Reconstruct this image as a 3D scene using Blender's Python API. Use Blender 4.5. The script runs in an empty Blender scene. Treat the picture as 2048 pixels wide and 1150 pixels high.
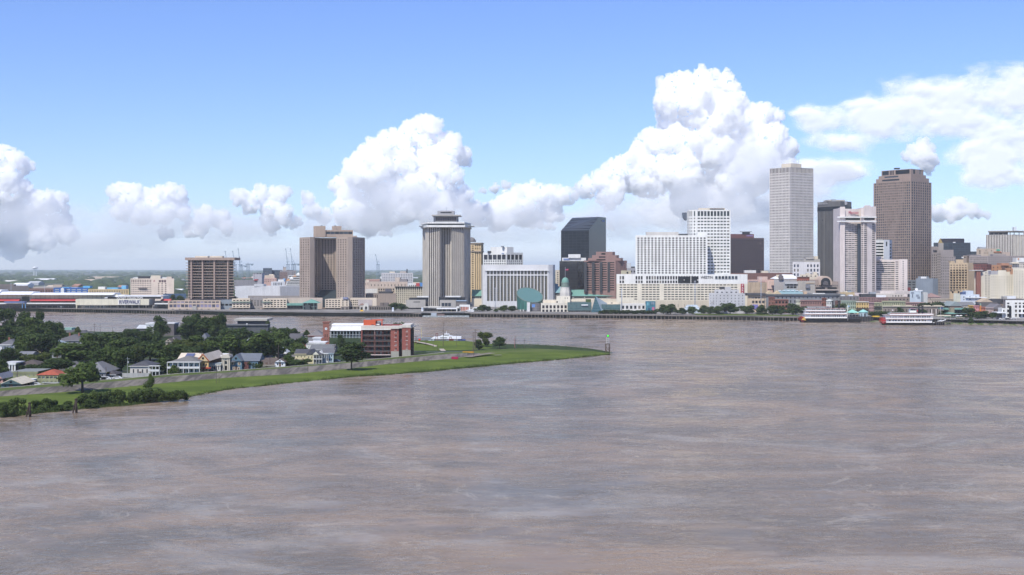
import bpy, bmesh, math, random
import numpy as np
from mathutils import Vector, Matrix, noise
random.seed(7)
S = bpy.context.scene
COL = S.collection
F = 2400.0; H = 50.0; HOR = 537.0; CX = 1024.0      # focal length in photo pixels, camera height, horizon row, centre column
R = math.radians
# ---------------------------------------------------------------- camera
cam = bpy.data.cameras.new('camera'); co = bpy.data.objects.new('camera', cam); COL.objects.link(co)
co.location = (0, 0, H); co.rotation_euler = (R(90), 0, 0)
cam.sensor_width = 36; cam.lens = 36 * F / 2048; cam.shift_y = -38 / 2048
cam.clip_start = 1; cam.clip_end = 90000
S.camera = co
# ---------------------------------------------------------------- sky, sun, exposure
SUN_EL, SUN_AZ = R(52), R(207)                        # azimuth clockwise from +Y: behind the camera, to its left
w = bpy.data.worlds.new('World'); S.world = w; w.use_nodes = True
nt = w.node_tree; bg = nt.nodes['Background']
sk = nt.nodes.new('ShaderNodeTexSky'); sk.sky_type = 'NISHITA'; sk.sun_disc = False
sk.sun_elevation = SUN_EL; sk.sun_rotation = SUN_AZ; sk.air_density = 1.0; sk.dust_density = 0.2; sk.ozone_density = 5.0; sk.altitude = 0
tint = nt.nodes.new('ShaderNodeMix'); tint.data_type = 'RGBA'; tint.blend_type = 'MULTIPLY'; tint.inputs[0].default_value = 1; tint.inputs[7].default_value = (.935, .985, 1.32, 1)
nt.links.new(sk.outputs[0], tint.inputs[6]); nt.links.new(tint.outputs[2], bg.inputs[0]); bg.inputs[1].default_value = 0.10
sl = bpy.data.lights.new('sun', 'SUN'); sl.energy = 4.0; sl.angle = R(0.5); sl.color = (1, .955, .87)
so = bpy.data.objects.new('sun', sl); COL.objects.link(so)
sd = Vector((math.sin(SUN_AZ) * math.cos(SUN_EL), math.cos(SUN_AZ) * math.cos(SUN_EL), math.sin(SUN_EL)))
so.rotation_euler = sd.to_track_quat('Z', 'Y').to_euler()
S.view_settings.view_transform = 'Standard'; S.view_settings.look = 'None'
S.view_settings.exposure = 0.4; S.view_settings.gamma = 1
S.cycles.max_bounces = 8; S.cycles.diffuse_bounces = 3; S.cycles.glossy_bounces = 3; S.cycles.transparent_max_bounces = 12; S.cycles.volume_bounces = 0
S.cycles.use_denoising = True
# ---------------------------------------------------------------- helpers
def X(px, D): return (px - CX) * D / F
def Z(py, D): return H - (py - HOR) * D / F
def DG(py, z=0.0): return (H - z) * F / (py - HOR)
def G(px, py, z=0.0):
    D = DG(py, z); return Vector((X(px, D), D, z))
MC = {}
def nodes(name):
    m = bpy.data.materials.new(name); m.use_nodes = True
    t = m.node_tree; return m, t, t.nodes['Principled BSDF']
def N(t, ty, **kw):
    n = t.nodes.new(ty)
    for k, v in kw.items(): setattr(n, k, v)
    return n
def val(t, op, a, b=None, clamp=False):
    n = N(t, 'ShaderNodeMath', operation=op, use_clamp=clamp)
    for i, q in enumerate((a, b)):
        if q is None: continue
        if isinstance(q, (int, float)): n.inputs[i].default_value = q
        else: t.links.new(q, n.inputs[i])
    return n.outputs[0]
def mixc(t, fac, a, b):
    n = N(t, 'ShaderNodeMix', data_type='RGBA')
    for i, q in ((0, fac), (6, a), (7, b)):
        if isinstance(q, (int, float)): n.inputs[i].default_value = q
        elif isinstance(q, tuple): n.inputs[i].default_value = (*q[:3], 1)
        else: t.links.new(q, n.inputs[i])
    return n.outputs[2]
def tnoise(t, scale, vec=None, detail=3, sc=(1, 1, 1), rough=.55, dist=0):
    if vec is None: vec = N(t, 'ShaderNodeNewGeometry').outputs['Position']
    mp = N(t, 'ShaderNodeMapping'); mp.inputs['Scale'].default_value = sc; t.links.new(vec, mp.inputs[0])
    n = N(t, 'ShaderNodeTexNoise'); n.inputs['Scale'].default_value = scale; n.inputs['Detail'].default_value = detail
    n.inputs['Roughness'].default_value = rough; n.inputs['Distortion'].default_value = dist
    t.links.new(mp.outputs[0], n.inputs['Vector']); return n.outputs['Fac']
def ramp(t, fac, a, b):
    n = N(t, 'ShaderNodeMapRange', interpolation_type='SMOOTHSTEP'); t.links.new(fac, n.inputs[0])
    n.inputs[1].default_value = a; n.inputs[2].default_value = b; return n.outputs[0]
def mul(c, k): return tuple(min(1, x * k) for x in c)
def paint(col, rough=.85, var=.16, metal=0, streak=.5):
    """weathered matt wall or roof colour: broad mottling plus fine vertical rain streaks"""
    key = ('p', tuple(col), rough, var, metal, streak)
    if key in MC: return MC[key]
    m, t, b = nodes('paint')
    a = tnoise(t, .07, detail=4); s = tnoise(t, 1.0, sc=(.9, .9, .06), detail=3)
    f = val(t, 'ADD', val(t, 'MULTIPLY', a, 1 - streak), val(t, 'MULTIPLY', s, streak))
    c = mixc(t, ramp(t, f, .3, .7), mul(col, 1 - var), mul(col, 1 + var * .6))
    t.links.new(c, b.inputs['Base Color']); b.inputs['Roughness'].default_value = rough; b.inputs['Metallic'].default_value = metal
    b.inputs['Specular IOR Level'].default_value = .25
    MC[key] = m; return m
def glass(col=(.02, .024, .03), rough=.2, curtain=.10, cc=(.16, .145, .125), spec=.3):
    """window glass: each pane a little different, some with blinds behind"""
    key = ('g', tuple(col), rough, curtain, tuple(cc), spec)
    if key in MC: return MC[key]
    m, t, b = nodes('window_glass')
    g = N(t, 'ShaderNodeNewGeometry'); o = N(t, 'ShaderNodeObjectInfo')
    r = val(t, 'FRACT', val(t, 'ADD', g.outputs['Random Per Island'], val(t, 'MULTIPLY', o.outputs['Random'], 7.31)))
    c = mixc(t, r, mul(col, .55), mul(col, 1.5))
    k = val(t, 'GREATER_THAN', val(t, 'FRACT', val(t, 'MULTIPLY', r, 13.7)), 1 - curtain)
    t.links.new(mixc(t, k, c, cc), b.inputs['Base Color']); b.inputs['Roughness'].default_value = rough
    b.inputs['Specular IOR Level'].default_value = spec
    MC[key] = m; return m
def curtain_wall(col, line, sx, sz, lw=.12, rough=.1, spec=.5):
    """glass skin with a grid of panel joints in wall coordinates"""
    key = ('c', tuple(col), tuple(line), sx, sz, lw, rough, spec)
    if key in MC: return MC[key]
    m, t, b = nodes('curtain_wall_glass')
    tc = N(t, 'ShaderNodeTexCoord'); sp = N(t, 'ShaderNodeSeparateXYZ'); t.links.new(tc.outputs['Object'], sp.inputs[0])
    xy = val(t, 'ADD', sp.outputs[0], sp.outputs[1])
    fx = val(t, 'LESS_THAN', val(t, 'FRACT', val(t, 'MULTIPLY', xy, 1 / sx)), lw)
    fz = val(t, 'LESS_THAN', val(t, 'FRACT', val(t, 'MULTIPLY', sp.outputs[2], 1 / sz)), lw * 1.6)
    cell = N(t, 'ShaderNodeTexWhiteNoise', noise_dimensions='2D'); cv = N(t, 'ShaderNodeCombineXYZ')
    t.links.new(val(t, 'FLOOR', val(t, 'MULTIPLY', xy, 1 / sx)), cv.inputs[0]); t.links.new(val(t, 'FLOOR', val(t, 'MULTIPLY', sp.outputs[2], 1 / sz)), cv.inputs[1])
    t.links.new(cv.outputs[0], cell.inputs['Vector'])
    c = mixc(t, cell.outputs['Value'], mul(col, .8), mul(col, 1.25))
    c = mixc(t, val(t, 'MAXIMUM', fx, fz), c, line)
    t.links.new(c, b.inputs['Base Color']); b.inputs['Roughness'].default_value = rough; b.inputs['Specular IOR Level'].default_value = spec
    MC[key] = m; return m

class MB:
    """collects quads, boxes, tubes and so on and builds ONE mesh object"""
    def __init__(s): s.v = []; s.f = []; s.sm = []
    def poly(s, pts, smooth=False):
        n = len(s.v); s.v += [tuple(p) for p in pts]; s.f.append(tuple(range(n, n + len(pts)))); s.sm.append(smooth); return s
    def box(s, x0, x1, y0, y1, z0, z1, bottom=True):
        n = len(s.v); s.v += [(x0, y0, z0), (x1, y0, z0), (x1, y1, z0), (x0, y1, z0), (x0, y0, z1), (x1, y0, z1), (x1, y1, z1), (x0, y1, z1)]
        q = [(4, 5, 6, 7), (0, 1, 5, 4), (1, 2, 6, 5), (2, 3, 7, 6), (3, 0, 4, 7)] + ([(3, 2, 1, 0)] if bottom else [])
        s.f += [tuple(n + i for i in k) for k in q]; s.sm += [False] * len(q); return s
    def prism(s, pts, z0, z1, top=True):
        n = len(s.v); k = len(pts); s.v += [(p[0], p[1], z0) for p in pts] + [(p[0], p[1], z1) for p in pts]
        for i in range(k): j = (i + 1) % k; s.f.append((n + i, n + j, n + k + j, n + k + i)); s.sm.append(False)
        if top: s.f.append(tuple(n + k + i for i in range(k))); s.sm.append(False)
        s.f.append(tuple(n + i for i in reversed(range(k)))); s.sm.append(False); return s
    def xprism(s, prof, x0, x1):
        """profile in (y,z) swept along x"""
        n = len(s.v); k = len(prof); s.v += [(x0, p[0], p[1]) for p in prof] + [(x1, p[0], p[1]) for p in prof]
        for i in range(k): j = (i + 1) % k; s.f.append((n + i, n + k + i, n + k + j, n + j)); s.sm.append(False)
        s.f.append(tuple(n + i for i in range(k))); s.f.append(tuple(n + k + i for i in reversed(range(k)))); s.sm += [False, False]; return s
    def yprism(s, prof, y0, y1):
        """profile in (x,z) swept along y"""
        n = len(s.v); k = len(prof); s.v += [(p[0], y0, p[1]) for p in prof] + [(p[0], y1, p[1]) for p in prof]
        for i in range(k): j = (i + 1) % k; s.f.append((n + i, n + j, n + k + j, n + k + i)); s.sm.append(False)
        s.f.append(tuple(n + i for i in reversed(range(k)))); s.f.append(tuple(n + k + i for i in range(k))); s.sm += [False, False]; return s
    def tube(s, p, q, r0, r1=None, n=6, cap=True):
        r1 = r0 if r1 is None else r1; p = Vector(p); q = Vector(q); d = (q - p).normalized()
        a = d.orthogonal().normalized(); b = d.cross(a); k = len(s.v)
        for c, r in ((p, r0), (q, r1)):
            for i in range(n): s.v.append(tuple(c + a * math.cos(2 * math.pi * i / n) * r + b * math.sin(2 * math.pi * i / n) * r))
        for i in range(n): j = (i + 1) % n; s.f.append((k + i, k + j, k + n + j, k + n + i)); s.sm.append(n > 6)
        if cap:
            s.f.append(tuple(k + n + i for i in range(n))); s.f.append(tuple(k + i for i in reversed(range(n)))); s.sm += [False, False]
        return s
    def lathe(s, cx, cy, prof, n=20, smooth=True):
        k = len(s.v)
        for r, z in prof:
            for i in range(n): s.v.append((cx + r * math.cos(2 * math.pi * i / n), cy + r * math.sin(2 * math.pi * i / n), z))
        for a in range(len(prof) - 1):
            for i in range(n):
                j = (i + 1) % n; s.f.append((k + a * n + i, k + a * n + j, k + a * n + n + j, k + a * n + n + i)); s.sm.append(smooth)
        m = len(prof) - 1
        s.f.append(tuple(k + m * n + i for i in range(n))); s.sm.append(False); return s
    def gable(s, x0, x1, y0, y1, z0, z1, axis='x', over=.3):
        """solid pitched roof; ridge along axis"""
        t = .18
        if axis == 'x':
            m = (y0 + y1) / 2; s.xprism([(y0 - over, z0), (y1 + over, z0), (m, z1)], x0 - over, x1 + over)
        else:
            m = (x0 + x1) / 2; s.yprism([(x0 - over, z0), (x1 + over, z0), (m, z1)], y0 - over, y1 + over)
        return s
    def hip(s, x0, x1, y0, y1, z0, z1, over=.5):
        x0 -= over; x1 += over; y0 -= over; y1 += over; w_, d_ = x1 - x0, y1 - y0; n = len(s.v)
        if w_ >= d_: a, b = (x0 + d_ / 2, (y0 + y1) / 2, z1), (x1 - d_ / 2, (y0 + y1) / 2, z1)
        else: a, b = ((x0 + x1) / 2, y0 + w_ / 2, z1), ((x0 + x1) / 2, y1 - w_ / 2, z1)
        s.v += [(x0, y0, z0), (x1, y0, z0), (x1, y1, z0), (x0, y1, z0), a, b]
        q = [(0, 1, 5, 4), (1, 2, 5), (2, 3, 4, 5), (3, 0, 4), (3, 2, 1, 0)] if w_ >= d_ else [(0, 1, 4), (1, 2, 5, 4), (2, 3, 5), (3, 0, 4, 5), (3, 2, 1, 0)]
        s.f += [tuple(n + i for i in k) for k in q]; s.sm += [False] * 5; return s
    def mesh(s, name, m):
        me = bpy.data.meshes.new(name); me.from_pydata(s.v, [], s.f)
        me.polygons.foreach_set('use_smooth', s.sm); me.materials.append(m); me.update(); return me
    def build(s, name, m, parent=None, **props): return obj(name, s.mesh(name, m), parent, **props)
def obj(name, me, parent=None, loc=None, rz=0, **props):
    o = bpy.data.objects.new(name, me); COL.objects.link(o)
    if parent is not None: o.parent = parent
    if loc is not None: o.location = loc
    if rz: o.rotation_euler = (0, 0, rz)
    for k, v in props.items(): o[k] = v
    return o
def thing(name, label, cat, loc=(0, 0, 0), rz=0, group=None):
    o = bpy.data.objects.new(name, None); COL.objects.link(o); o.location = loc; o.rotation_euler = (0, 0, rz)
    o.empty_display_size = .5; o['label'] = label; o['category'] = cat
    if group: o['group'] = group
    return o
def structure(name, mb, m): return mb.build(name, m, None, kind='structure')
def text(name, s, size, m, parent, loc, rz=0, ext=.15, rx=R(90), align='CENTER', sx=1):
    c = bpy.data.curves.new(name, 'FONT'); c.body = s; c.size = size; c.extrude = ext; c.align_x = align; c.align_y = 'CENTER'; c.materials.append(m)
    tmp = bpy.data.objects.new('tmp', c); COL.objects.link(tmp)
    dg = bpy.context.evaluated_depsgraph_get(); me = bpy.data.meshes.new_from_object(tmp.evaluated_get(dg))
    bpy.data.objects.remove(tmp); me.name = name
    if not me.materials: me.materials.append(m)
    o = obj(name, me, parent, loc); o.rotation_euler = (rx, 0, rz); o.scale = (sx, 1, 1); return o
# ---------------------------------------------------------------- water
m, t, b = nodes('river_water')
pos = N(t, 'ShaderNodeNewGeometry').outputs['Position']
silt = tnoise(t, .010, pos, 6, (.7, 1.0, 1), .6, 2.6)
band = tnoise(t, .03, pos, 6, (.7, 1.0, 1), .62, 2.6)
fine_ = val(t, 'ADD', val(t, 'MULTIPLY', tnoise(t, .10, pos, 6, (.8, 1.0, 1), .66, 1.4), .6), val(t, 'MULTIPLY', tnoise(t, .42, pos, 4, (.22, 1.0, 1), .6, .6), .4))
c = mixc(t, ramp(t, silt, .36, .64), (.150, .124, .100), (.252, .182, .128))
c = mixc(t, val(t, 'MULTIPLY', ramp(t, band, .46, .68), .55), c, (.118, .098, .081))
c = mixc(t, val(t, 'MULTIPLY', ramp(t, fine_, .51, .68), .42), c, (.34, .285, .225))
pale = val(t, 'MULTIPLY', ramp(t, tnoise(t, .013, pos, 7, (.6, 1, 1), .66, 3.2), .50, .68), val(t, 'ADD', .35, val(t, 'MULTIPLY', fine_, .6)))
c = mixc(t, val(t, 'MULTIPLY', pale, .75), c, (.335, .30, .265))  # pale sky-reflection patches put into the water's base colour
edd = val(t, 'ABSOLUTE', val(t, 'SUBTRACT', tnoise(t, .016, pos, 5, (.7, 1, 1), .55, 3.0), .5))
c = mixc(t, val(t, 'MULTIPLY', ramp(t, edd, .014, 0.0), val(t, 'MULTIPLY', ramp(t, band, .6, .35), .45)), c, (.40, .345, .28))
slick = ramp(t, val(t, 'ADD', val(t, 'MULTIPLY', tnoise(t, .022, pos, 6, (.8, 1, 1), .65, 2.6), .5), val(t, 'MULTIPLY', fine_, .5)), .44, .56)
wav = val(t, 'ADD', val(t, 'MULTIPLY', tnoise(t, .2, pos, 4, (.55, 1, 1), .65, .8), 1.5), val(t, 'MULTIPLY', tnoise(t, .75, pos, 3, (.7, 1, 1), .65), .6))
bu = N(t, 'ShaderNodeBump'); bu.inputs['Distance'].default_value = 1.0
t.links.new(val(t, 'ADD', .12, val(t, 'MULTIPLY', slick, .66)), bu.inputs['Strength']); t.links.new(wav, bu.inputs['Height'])
t.nodes.remove(b); df = N(t, 'ShaderNodeBsdfDiffuse'); gl = N(t, 'ShaderNodeBsdfGlossy'); fr_ = N(t, 'ShaderNodeFresnel'); mx = N(t, 'ShaderNodeMixShader')
t.links.new(c, df.inputs[0]); gl.inputs[0].default_value = (1, .87, .70, 1); fr_.inputs[0].default_value = 1.28
t.links.new(val(t, 'ADD', .12, val(t, 'MULTIPLY', slick, .25)), gl.inputs['Roughness'])
for q in (df, gl, fr_): t.links.new(bu.outputs[0], q.inputs['Normal'])
t.links.new(val(t, 'MULTIPLY', fr_.outputs[0], .8), mx.inputs[0]); t.links.new(df.outputs[0], mx.inputs[1]); t.links.new(gl.outputs[0], mx.inputs[2]); t.links.new(mx.outputs[0], t.nodes['Material Output'].inputs[0])
WATER = m
wm = MB(); wm.poly([(-6000, -3000, 0), (6000, -3000, 0), (6000, 1650, 0), (-6000, 1650, 0)])
structure('river_water', wm, WATER)
# ---------------------------------------------------------------- far bank ground
def ground_mat(name, c1, c2, c3, s1, s2):
    m, t, b = nodes(name)
    c = mixc(t, ramp(t, tnoise(t, s1, detail=5), .4, .6), c1, c2)
    c = mixc(t, ramp(t, tnoise(t, s2, detail=4), .55, .7), c, c3)
    t.links.new(c, b.inputs['Base Color']); b.inputs['Roughness'].default_value = .95; b.inputs['Specular IOR Level'].default_value = .1
    return m
FARSHORE = [(-900, 606), (-400, 614), (0, 622.5), (340, 628), (480, 631), (640, 633), (845, 634), (960, 634), (1240, 637), (1480, 640.5), (1600, 642), (1700, 642.4), (1770, 644.2), (1900, 648), (2048, 652), (2200, 658), (2600, 672)]
fs = [G(a, b_, 0) for a, b_ in FARSHORE]
def shore_D(px):
    for (a, ya), (b_, yb) in zip(FARSHORE, FARSHORE[1:]):
        if a <= px <= b_: return DG(ya + (yb - ya) * (px - a) / (b_ - a), 0)
    return 1200
cg = MB(); ZC = 4.0
for p, q in zip(fs, fs[1:]):
    cg.poly([(p.x, p.y + 1, ZC), (q.x, q.y + 1, ZC), (q.x * 38, 46000, ZC), (p.x * 38, 46000, ZC)])
    cg.poly([(p.x, p.y + 9, -1), (q.x, q.y + 9, -1), (q.x, q.y + 9, ZC - .05), (p.x, p.y + 9, ZC - .05)])
pv = MB()
for p, q in zip(fs, fs[1:]): pv.poly([(p.x, p.y + 1.2, ZC + .05), (q.x, q.y + 1.2, ZC + .05), (q.x * 1.35, q.y + 420, ZC + .05), (p.x * 1.35, p.y + 420, ZC + .05)])
structure('ground', cg, ground_mat('city_ground', (.055, .075, .04), (.10, .10, .085), (.16, .15, .135), .004, .02))
structure('pavement', pv, ground_mat('pavement', (.17, .16, .15), (.25, .235, .22), (.10, .10, .1), .05, .02))
# ---------------------------------------------------------------- the near point: batture, revetment, levee, town ground
#         px   shore  toe    top    back
ST = [(-500, 905, 838, 822, 812), (-250, 868, 815, 801, 793), (-100, 846, 801.5, 789.5, 783), (0, 836, 793, 782, 776), (65, 828, 788.5, 776, 770.5), (130, 822, 784, 771, 765), (250, 812, 773.6, 761, 756.5), (360, 798, 763, 751, 746.5),
      (460, 779, 755, 744.6, 741), (590, 766, 747.7, 734.4, 731.5), (700, 755, 737, 725.6, 722.5), (770, 750.5, 728.5, 719.5, 716), (840, 745.5, 722.5, 713, 709.5), (900, 739.5, 717.7, 707.6, 704), (935, 736, 713, 706.2, 702.5),
      (960, 734, 709.5, 706.4, 702), (1000, 730.5, 708, 705.8, 700), (1060, 725, 708, 703.5, 699), (1130, 719, 707, 703, 700), (1185, 713, 706, 703.5, 702), (1219, 709.5, 708.3, 707.4, 706.7)]
ZT = {}
rows = []
for px, ys, yt, yc, yb in ST:
    k = 1 if px < 930 else max(.1, 1 - (px - 930) / 60) if px < 990 else .1
    zc = 1.5 + .9 * k if px < 955 else 1.0 if px < 1180 else .8; zt = .8 if px < 1180 else .5
    rows.append((px, G(px, ys, -.12), G(px, yt, zt), G(px, yc, zc), G(px, yb, zc + .05)))
BACK = [(-500, 648), (-250, 652), (-100, 656), (0, 659), (65, 660), (130, 661), (250, 664), (360, 666), (460, 668), (590, 671), (700, 675), (770, 679), (840, 686), (900, 688), (935, 689), (960, 689.5), (1000, 690), (1060, 691), (1130, 695), (1185, 700), (1219, 706.2)]
bank = MB(); rev = MB(); crest = MB(); town = MB()
def fine(n, a, b): return [a.lerp(b, i / n) for i in range(n + 1)]
def jit(a, p, s): return p + Vector((0, noise.noise(Vector((p.x * .09, p.y * .09, s))) * 2.2, 0))
for (r0, r1, k0, k1) in zip(rows, rows[1:], BACK, BACK[1:]):
    n = 10
    sh = [jit(0, p, 1) for p in fine(n, r0[1], r1[1])]; to = fine(n, r0[2], r1[2]); ct = fine(n, r0[3], r1[3]); cb = fine(n, r0[4], r1[4])
    f0, f1 = r0[4] + Vector((0, 11, -1.5 if r0[0] < 960 else -.05)), r1[4] + Vector((0, 11, -1.5 if r1[0] < 960 else -.05))
    if r0[0] >= 1100: f0.y -= 9
    if r1[0] >= 1100: f1.y -= 9
    fo = fine(n, f0, f1); bk = fine(n, G(k0[0], k0[1], -.1), G(k1[0], k1[1], -.1))
    for i in range(n):
        mid0, mid1 = sh[i].lerp(to[i], .3) + Vector((0, 0, .35)), sh[i + 1].lerp(to[i + 1], .3) + Vector((0, 0, .35))
        bank.poly([sh[i], sh[i + 1], mid1, mid0]); bank.poly([mid0, mid1, to[i + 1], to[i]])
        (rev if r0[0] < 955 else bank).poly([to[i], to[i + 1], ct[i + 1], ct[i]])
        crest.poly([ct[i], ct[i + 1], cb[i + 1], cb[i]]); crest.poly([cb[i], cb[i + 1], fo[i + 1], fo[i]])
        m0, m1 = bk[i].lerp(fo[i], .12), bk[i + 1].lerp(fo[i + 1], .12); m0.z = fo[i].z; m1.z = fo[i + 1].z
        town.poly([fo[i], fo[i + 1], m1, m0]); town.poly([m0, m1, bk[i + 1], bk[i]])
def grass_mat(name, c1, c2, c3, s=.06):
    m, t, b = nodes(name)
    c = mixc(t, ramp(t, tnoise(t, s, detail=6, sc=(.6, 1, 1), rough=.65), .36, .66), c1, c2)
    c = mixc(t, val(t, 'MULTIPLY', ramp(t, tnoise(t, .5, detail=4), .52, .75), .55), c, c3)
    bu = N(t, 'ShaderNodeBump'); bu.inputs['Strength'].default_value = .6; bu.inputs['Distance'].default_value = .4
    t.links.new(tnoise(t, 1.6, detail=3), bu.inputs['Height']); t.links.new(bu.outputs[0], b.inputs['Normal'])
    t.links.new(c, b.inputs['Base Color']); b.inputs['Roughness'].default_value = .95; b.inputs['Specular IOR Level'].default_value = .1
    return m
GRASS = grass_mat('bank_grass', (.066, .098, .016), (.112, .148, .025), (.055, .078, .016))
structure('riverbank', bank, GRASS); structure('levee_crest', crest, grass_mat('crest_grass', (.06, .092, .02), (.1, .125, .035), (.12, .115, .06)))
structure('town_ground', town, ground_mat('town_ground', (.026, .042, .013), (.038, .056, .018), (.10, .098, .088), .03, .03))
m, t, b = nodes('stained_concrete')
tc = N(t, 'ShaderNodeNewGeometry').outputs['Position']
c = mixc(t, ramp(t, tnoise(t, .35, tc, 5, (1.0, .12, .3), .65, .4), .38, .62), (.06, .052, .043), (.17, .148, .122))
c = mixc(t, val(t, 'MULTIPLY', ramp(t, tnoise(t, .09, tc, 4, (.5, 1.4, 1)), .5, .75), .4), c, (.27, .235, .19))
c = mixc(t, val(t, 'MULTIPLY', ramp(t, tnoise(t, .22, tc, 5), .6, .72), .8), c, (.075, .085, .035))
t.links.new(c, b.inputs['Base Color']); b.inputs['Roughness'].default_value = .95
structure('levee_revetment', rev, m)
# river side grass mound behind the red apartments
mound = MB(); mr = []
for px, yb, yc, yf, k in ((770, 684, 681, 701, 0), (800, 685, 681.2, 701, .6), (825, 686, 681.8, 701.5, 1), (880, 687, 682, 701, 1), (930, 687.5, 682.6, 700, 1), (952, 688, 685, 699, .5), (985, 689, 690, 698, .02)):
    zc = 1.0 + 2.6 * k; mr.append((G(px, yb, .2), Vector((X(px, DG(yc, zc)), DG(yc, zc) + 5, zc)), G(px, yc, zc), G(px, yf, .93)))
for r0, r1 in zip(mr, mr[1:]):
    for i in range(6):
        a, b_ = [p.lerp(q, i / 6) for p, q in zip(r0, r1)], [p.lerp(q, (i + 1) / 6) for p, q in zip(r0, r1)]
        for k in range(3): mound.poly([a[k], b_[k], b_[k + 1], a[k + 1]])
structure('grass_mound_terrain', mound, GRASS)
# ---------------------------------------------------------------- clouds: closed white bodies far beyond the city
def ico(n):
    bm = bmesh.new(); bmesh.ops.create_icosphere(bm, subdivisions=n, radius=1); bm.verts.ensure_lookup_table(); r_ = (np.array([v.co[:] for v in bm.verts]), np.array([[v.index for v in f.verts] for f in bm.faces])); bm.free(); return r_
ICO = {True: ico(2), False: ico(1)}
def cloud(label, D, puffs, base, fade, vox=1.0, amp=.46, mat=None, depth=.8, seed=0, thin0=0.0, kids=13, flat=1.0):
    """puffs (px, py, radius px) grown into smaller and smaller heads, merged to one body; thins out towards its base"""
    rnd = random.Random(seed); s = D / F
    vs, fs_ = [], []
    def grow(x, y, z, r, lev):
        iv, if_ = ICO[r > 12]; n0 = sum(map(len, vs)); vs.append(iv * (r * s) + np.array((x, y, z))); fs_.append(if_ + n0)
        if lev == 0 or r < 2.6: return
        for k in range(kids if lev == 2 else 7):
            d = Vector((rnd.gauss(0, 1), rnd.gauss(-.35, .8), rnd.gauss(.3, .9) * flat)).normalized(); q = r * rnd.uniform(.24, .52)
            grow(x + d.x * r * s * .95, y + d.y * r * s * .95, z + d.z * r * s * .95, q, lev - 1)
    for px, py, r in puffs:
        grow(X(px, D), D + rnd.uniform(-depth, depth) * r * s, Z(py, D), r * .84, 2)
    me = bpy.data.meshes.new('cloud'); me.from_pydata(np.concatenate(vs).tolist(), [], np.concatenate(fs_).tolist())
    o = bpy.data.objects.new('cloud', me); COL.objects.link(o)
    mod = o.modifiers.new('r', 'REMESH'); mod.mode = 'VOXEL'; mod.voxel_size = 1.5 * s * vox
    me2 = bpy.data.meshes.new_from_object(o.evaluated_get(bpy.context.evaluated_depsgraph_get()))
    bpy.data.objects.remove(o); me2.name = 'cloud'
    n = len(me2.vertices); co_ = np.empty(n * 3); me2.vertices.foreach_get('co', co_); co_ = co_.reshape(-1, 3)
    no = np.array([v.normal for v in me2.vertices]); out = np.empty_like(co_); th = np.empty(n)
    k1, k2, k3 = 1 / (22 * s), 1 / (8 * s), 1 / (3.6 * s)
    for i in range(n):
        p = Vector(co_[i])
        d = (.4 - abs(noise.noise(p * k1))) * 1.3 + (.3 - abs(noise.noise(p * k2))) * 1.5 + (.3 - abs(noise.noise(p * k3))) * 1.2
        out[i] = co_[i] + no[i] * d * amp * 14 * s
        
    me2.vertices.foreach_set('co', out.ravel())
    me2.materials.clear(); me2.materials.append(mat or CLOUD); me2.polygons.foreach_set('use_smooth', [True] * len(me2.polygons)); me2.update()
    return obj('cloud', me2, None, label=label, category='cloud', group='clouds over the skyline')
def vol_mat(name, dens):
    m = bpy.data.materials.new(name); m.use_nodes = True; t = m.node_tree; t.nodes.remove(t.nodes['Principled BSDF'])
    vv = N(t, 'ShaderNodeVolumePrincipled'); vv.inputs['Color'].default_value = (1, 1, 1, 1); vv.inputs['Density'].default_value = dens; t.links.new(vv.outputs[0], t.nodes['Material Output'].inputs['Volume']); return m
CLOUD = vol_mat('cumulus', .016); VEIL = vol_mat('thin_cloud', .0016); S.cycles.volume_bounces = 44; S.cycles.max_bounces = 46
m, t, b = nodes('high_thin_cloud'); b.inputs['Base Color'].default_value = (.95, .95, .95, 1); b.inputs['Roughness'].default_value = 1; b.inputs['Specular IOR Level'].default_value = 0
at = N(t, 'ShaderNodeAttribute'); at.attribute_name = 'thick'; nn = val(t, 'ADD', val(t, 'MULTIPLY', tnoise(t, .00045, None, 9, (1, 1, 2.2), .62, .8), .7), val(t, 'MULTIPLY', tnoise(t, .0018, None, 7, (1, 1, 1.8), .62, .5), .3))
t.links.new(val(t, 'MULTIPLY', ramp(t, val(t, 'ADD', at.outputs['Fac'], val(t, 'MULTIPLY', val(t, 'SUBTRACT', nn, .5), 1.2)), .02, .85), .64), b.inputs['Alpha']); SHEET = m
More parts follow.
